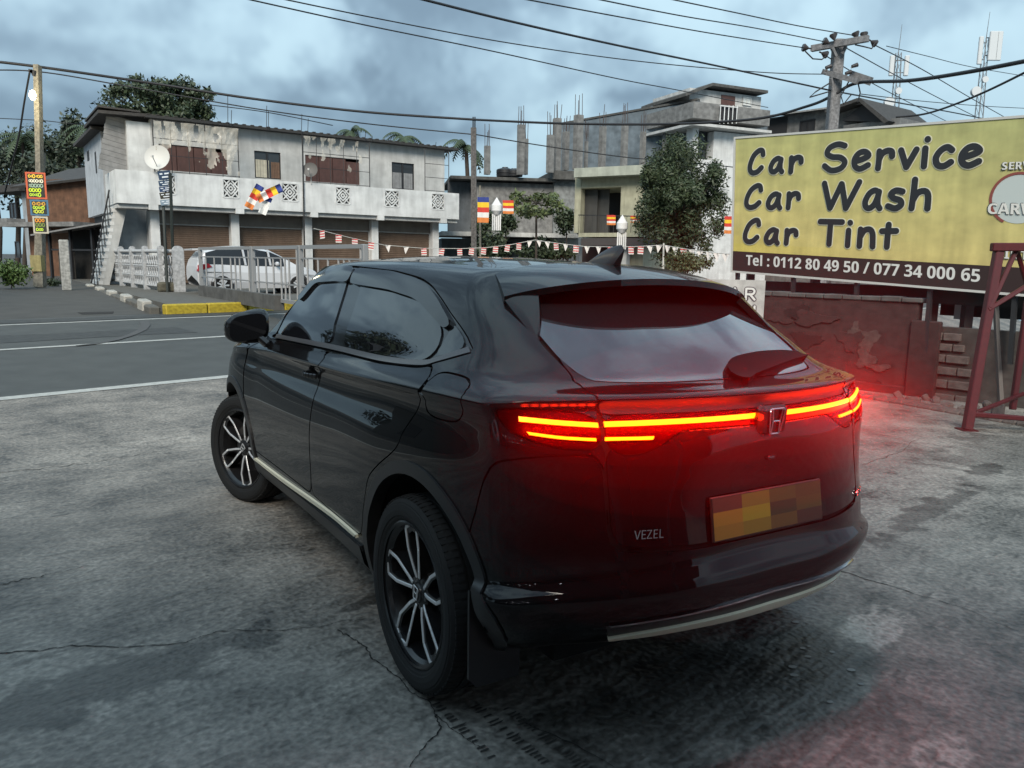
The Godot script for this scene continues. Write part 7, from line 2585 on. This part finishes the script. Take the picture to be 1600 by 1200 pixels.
	for row in [["CAR", 0.09, 0.17, 0.29], ["WASH", 0.33, 0.12, 0.52]]:
		var n: int = row[0].length()
		for j in n:
			var xa: float = w * (row[2] + (1.0 - row[2] - 0.08) * j / n) / 1.0
			var xb: float = w * (row[2] + (1.0 - row[2] - 0.08) * (j + 0.86) / n)
			k = M.new()
			glyph(k, row[0][j], xa, row[1], xb, row[3], 0.060, 0.005, sx)
			var lo := put("letter", k, mat("outline black", Color(0.05, 0.05, 0.06), 0.6), t)
			k = M.new()
			glyph(k, row[0][j], xa + 0.012, row[1] + 0.012, xb - 0.012, row[3] - 0.012, 0.028, 0.011, sx)
			put("letter_fill", k, mat("sign fill", Color(0.58, 0.58, 0.56), 0.6), lo)
	# red steel trestle
	var red := worn("red oxide paint", Color(0.105, 0.008, 0.012), 0.45, 2.0, Vector3(5, 1, 5), "blotch", "grain")
	t = thing("steel_trestle", "tall dark red steel trestle standing on the yard before the billboard", "trestle", Transform3D())
	var z := 7.75
	var foot := lot_at(1510, 672)
	z = -foot.z
	var lines := [["leg", 1511, 672, 0, 1562, 383, 0.35, 0.085], ["leg", 1582, 640, 0.7, 1606, 470, 0.8, 0.06], ["top_rail", 1549, 386, 0.33, 1700, 386, 0.2, 0.085], ["leg", 1655, 690, -0.2, 1622, 383, 0.3, 0.07], ["brace", 1546, 482, 0.2, 1588, 390, 0.34, 0.045], ["brace", 1543, 484, 0.2, 1640, 425, 0.3, 0.045], ["cross_rail", 1516, 647, 0.02, 1700, 662, -0.1, 0.05], ["brace", 1524, 645, 0.05, 1600, 615, 0.75, 0.04], ["brace", 1588, 388, 0.36, 1612, 470, 0.5, 0.04]]
	for q in lines:
		k = M.new()
		var pa := P(q[1], q[2], z + q[3])
		var pb := P(q[4], q[5], z + q[6])
		k.bar(pa, pb, q[7], q[7], Vector3(1, 0, 0) if q[0] != "top_rail" else Vector3.UP, 0.008)
		put(q[0], k, red, t)
	k = M.new()
	k.box(Transform3D(Basis(), foot + Vector3(0, 0.006, 0)), Vector3(0.16, 0.012, 0.16))
	put("foot_plate", k, red, t)

func make_wires() -> void:
	# power pole with its cross arms
	var z := 21.0
	var steelm := worn("weathered pole", Color(0.30, 0.30, 0.31), 0.85, 1.0, Vector3(2, 0.2, 2), "mottle")
	var ins := mat("insulator brown", Color(0.035, 0.03, 0.03), 0.25)
	var top := P(1311, 62, z)
	var mid := P(1299, 205, z)
	var low := mid + (mid - top).normalized() * 8.0
	var base := Vector3(low.x, 0.3, low.z)
	var t := thing("power_pole", "tall concrete power pole with two cross arms and disc insulators behind the billboard", "power pole", Transform3D(Basis(), base))
	var m := M.new()
	m.bar(base - base, mid - base, 0.34, 0.36, Vector3.UP, 0.03)
	m.bar(mid - base, top - base, 0.26, 0.28, Vector3.UP, 0.03)
	put("shaft", m, steelm, t)
	var arm := func(u0: float, v0: float, u1: float, v1: float, dz: float, w: float) -> MeshInstance3D:
		var k := M.new()
		k.bar(P(u0, v0, z - 0.3 + dz) - base, P(u1, v1, z - 0.3 - dz) - base, w * 0.8, w)
		return put("cross_arm", k, steelm, t)
	arm.call(1268, 76, 1357, 60, 0.5, 0.15)
	arm.call(1286, 112, 1340, 127, 0.4, 0.13)
	arm.call(1330, 117, 1360, 127, 0.2, 0.2)
	m = M.new()
	for q in [[1300, 75, 1306, 88], [1322, 72, 1316, 84], [1298, 122, 1300, 133]]:
		m.bar(P(q[0], q[1], z - 0.3) - base, P(q[2], q[3], z - 0.25) - base, 0.07, 0.07)
	put("arm_brace", m, steelm, t)
	for q in [[1260, 75, 1268, 76], [1287, 84, 1280, 81], [1292, 66, 1297, 68], [1303, 59, 1304, 64], [1338, 56, 1340, 62], [1364, 66, 1356, 61], [1350, 57, 1350, 62]]:
		m = M.new()
		var c := P(q[0], q[1], z - 0.35) - base
		var d := (P(q[2], q[3], z - 0.35) - base - c).normalized()
		if d.length() < 0.1: d = Vector3.RIGHT
		m.cyl(c - d * 0.06, c + d * 0.05, 0.10, 0.03, 12)
		m.cyl(c - d * 0.10, c - d * 0.06, 0.085, 0.10, 12)
		m.cyl(c, P(q[2], q[3], z - 0.35) - base, 0.02, 0.02, 6)
		put("disc_insulator", m, ins, t)
	for q in [[1294, 104, 1290, 112], [1325, 113, 1320, 121], [1335, 102, 1330, 106]]:
		m = M.new()
		m.cyl(P(q[0] - 4, q[1] + 2, z - 0.4) - base, P(q[0] + 5, q[1] - 1, z - 0.4) - base, 0.04, 0.055, 8)
		m.cyl(P(q[0], q[1], z - 0.4) - base, P(q[2], q[3], z - 0.4) - base, 0.02, 0.02, 5)
		put("pin_insulator", m, ins, t)
	m = M.new()
	for q in [[[1258, 80], [1270, 92], [1284, 93], [1290, 88]], [[1326, 128], [1314, 150], [1318, 163], [1330, 148]], [[1340, 127], [1344, 145], [1340, 160]], [[1336, 70], [1350, 73], [1362, 76], [1368, 66]], [[1296, 130], [1275, 143], [1265, 152], [1296, 143]]]:
		var pts := PackedVector3Array()
		for p in q:
			pts.append(P(p[0], p[1], z - 0.45) - base)
		m.tube(pts, 0.018, 5)
	put("jumper_cables", m, mat("cable black", Color(0.012, 0.012, 0.014), 0.6), t).set_meta("kind", "stuff")
	# cables
	wire("overhead_cable", [[-40, 93, 25], [57, 104, 25.5], [230, 129, 27], [400, 155, 28], [570, 175, 29], [740, 187, 30]], 0.045, "thick twisted cable from the street pole with the lamp to the middle pole")
	wire("overhead_cable", [[740, 187, 30], [880, 193, 28], [1040, 194, 26], [1180, 186, 24], [1262, 166, 22.5], [1300, 150, 21], [1338, 130, 20.6], [1420, 126, 18], [1510, 113, 16], [1640, 88, 14]], 0.042, "thick twisted cable from the middle pole past the power pole, rising beyond it")
	wire("overhead_cable", [[-40, 110, 26], [60, 112, 26.5], [200, 135, 27.5], [400, 170, 28.5], [570, 193, 29.5], [738, 210, 30]], 0.022, "thin cable below the thick one, lamp pole to middle pole")
	wire("overhead_cable", [[742, 210, 30], [850, 228, 31], [980, 246, 32], [1060, 252, 33], [1180, 265, 36]], 0.022, "thin cable sagging from the middle pole across the grey house")
	wire("overhead_cable", [[640, -6, 12], [800, 34, 14], [960, 70, 16], [1120, 103, 18.5], [1300, 142, 21]], 0.022, "cable crossing the sky from above the car to the power pole's lower arm")
	wire("overhead_cable", [[1300, 142, 21], [1400, 160, 25], [1500, 178, 30], [1580, 195, 34]], 0.022, "cable running on from the power pole's lower arm above the billboard")
	wire("overhead_cable", [[370, -5, 14], [560, 37, 16], [760, 78, 18], [960, 122, 21], [1060, 141, 24], [1200, 168, 30]], 0.014, "thin wire crossing the whole sky towards the white tower house")
	wire("overhead_cable", [[425, -5, 13], [600, 31, 15], [800, 68, 17], [1000, 96, 19], [1190, 113, 20.5], [1290, 116, 20.8]], 0.012, "thin wire just above the one to the tower house, ending on the lower cross arm")
	wire("overhead_cable", [[800, -5, 13], [960, 25, 15.5], [1110, 52, 18], [1258, 75, 20.7]], 0.013, "bare wire to the near end insulator of the top cross arm")
	wire("overhead_cable", [[915, -5, 13.5], [1060, 24, 16.5], [1180, 44, 19], [1292, 66, 20.7]], 0.013, "bare wire to the second insulator of the top cross arm")
	wire("overhead_cable", [[1030, -5, 14.5], [1150, 20, 17], [1250, 41, 19], [1338, 56, 20.7]], 0.013, "bare wire to the far insulator of the top cross arm")
	wire("overhead_cable", [[1366, 70, 20.7], [1440, 108, 24], [1520, 155, 29], [1600, 200, 36]], 0.014, "bare wire falling away steeply from the top arm's outer insulator")
	wire("overhead_cable", [[1324, 76, 20.7], [1400, 118, 25], [1480, 160, 30], [1560, 200, 36]], 0.014, "bare wire falling away from the middle of the top arm")
	wire("overhead_cable", [[1290, 87, 20.7], [1350, 123, 24], [1420, 160, 30], [1500, 200, 38]], 0.014, "bare wire falling away from the top arm's near end")
	wire("overhead_cable", [[1385, 72, 24], [1450, 88, 26], [1520, 105, 29], [1620, 122, 33]], 0.012, "thin wire passing the two phone masts at their heads")
	wire("overhead_cable", [[1400, 183, 16], [1450, 177, 15.5], [1520, 152, 14], [1600, 114, 12.5], [1660, 80, 11.5]], 0.020, "single black cable rising from above the billboard's middle to its end")
	wire("overhead_cable", [[1345, 147, 21], [1440, 158, 25], [1540, 166, 29], [1640, 171, 33]], 0.012, "thin level wire low over the billboard, crossing the taller mast")
	wire("overhead_cable", [[-20, 184, 40], [60, 188, 40], [100, 192, 40], [150, 198, 41]], 0.02, "thin wire before the hazy trees behind the lamp pole")
	wire("overhead_cable", [[47, 110, 25.8], [38, 160, 26], [30, 210, 26.4], [18, 260, 27], [8, 300, 28]], 0.03, "black service cable hanging down beside the lamp pole")
	wire("overhead_cable", [[328, 164, 27], [420, 176, 28], [520, 196, 29.5]], 0.016, "short wire over the shop roof")

func make_unseen_surroundings() -> void:
	# unseen service building added behind the viewer: shades the foreground, mirrored in the car
	var t := thing("unseen_service_building", "unseen open-fronted service building with small ceiling lamps, added to shade the yard and mirror in the car", "building", Transform3D())
	var wall := mat("bay wall", Color(0.10, 0.10, 0.10), 0.9)
	boxed("roof", at(-1.0, 4.3, 7.6), Vector3(22, 0.25, 12.2), mat("bay roof", Color(0.07, 0.07, 0.07), 0.8), t)
	boxed("back_wall", at(-1.0, 2.2, 13.5), Vector3(22, 4.2, 0.25), wall, t)
	for x in [-11.9, 9.9]:
		boxed("side_wall", at(x, 2.2, 8.4), Vector3(0.25, 4.2, 10.2), wall, t)
	for x in [-8.0, -4.3, 2.6, 6.3]:
		boxed("pillar", at(x, 2.2, 3.0), Vector3(0.3, 4.2, 0.3), wall, t)
	var bulb := mat("bay lamp glow", Color(1, 1, 1), 0.4)
	bulb.emission_enabled = true
	bulb.emission = Color(0.95, 0.97, 1.0)
	bulb.emission_energy_multiplier = 30.0
	for i in 9:
		var m := M.new()
		var o := Vector3(-8.5 + (i % 5) * 2.1 + 0.4 * (i / 5), 3.4 - 0.5 * (i / 5), 5.0 + 2.6 * (i / 5))
		m.box(Transform3D(Basis(), o), Vector3(0.12, 0.06, 0.12), 0.02)
		put("bay_lamp", m, bulb, t)

	# unseen house and trees, added so the car's flank and windows mirror them
	t = thing("unseen_neighbour_house", "unseen dull plastered house added beside the yard, past the edge of the frame, for reflections in the car", "house", at(-14.5, -0.2, -7.0, 0.25))
	boxed("wall", at(0, 2.0, 0), Vector3(5, 4.0, 9), mat("neighbour wall", Color(0.10, 0.095, 0.085), 0.9), t)
	var rf := M.new()
	rf.prism(PackedVector2Array([Vector2(-3.2, 4.0), Vector2(0, 5.9), Vector2(3.2, 4.0)]), -5.2, 5.2, Transform3D())
	put("roof", rf, mats["roof sheet"], t)
	for i in 3:
		boxed("window", at(2.53, 1.9, -3.0 + i * 3.0), Vector3(0.06, 1.2, 1.1), mats["window glass"], t)
	tree("unseen_yard_tree", "unseen dark tree added beside the neighbouring house, past the edge of the frame, for reflections in the car", Vector3(-13.5, -0.1, 0.5), Vector3(-13.5, 3.6, 0.5), Vector3(2.4, 2.8, 2.6), 20, 0.42, 200, 0.2, mats["dark leaf"], 0.16)
	tree("unseen_yard_tree", "second unseen dark tree added beyond the neighbouring house, past the edge of the frame, for reflections in the car", Vector3(-16.5, -0.1, -14.0), Vector3(-16.5, 4.4, -14.0), Vector3(2.6, 3.4, 2.4), 20, 0.42, 200, 0.22, mats["dark leaf"], 0.18)
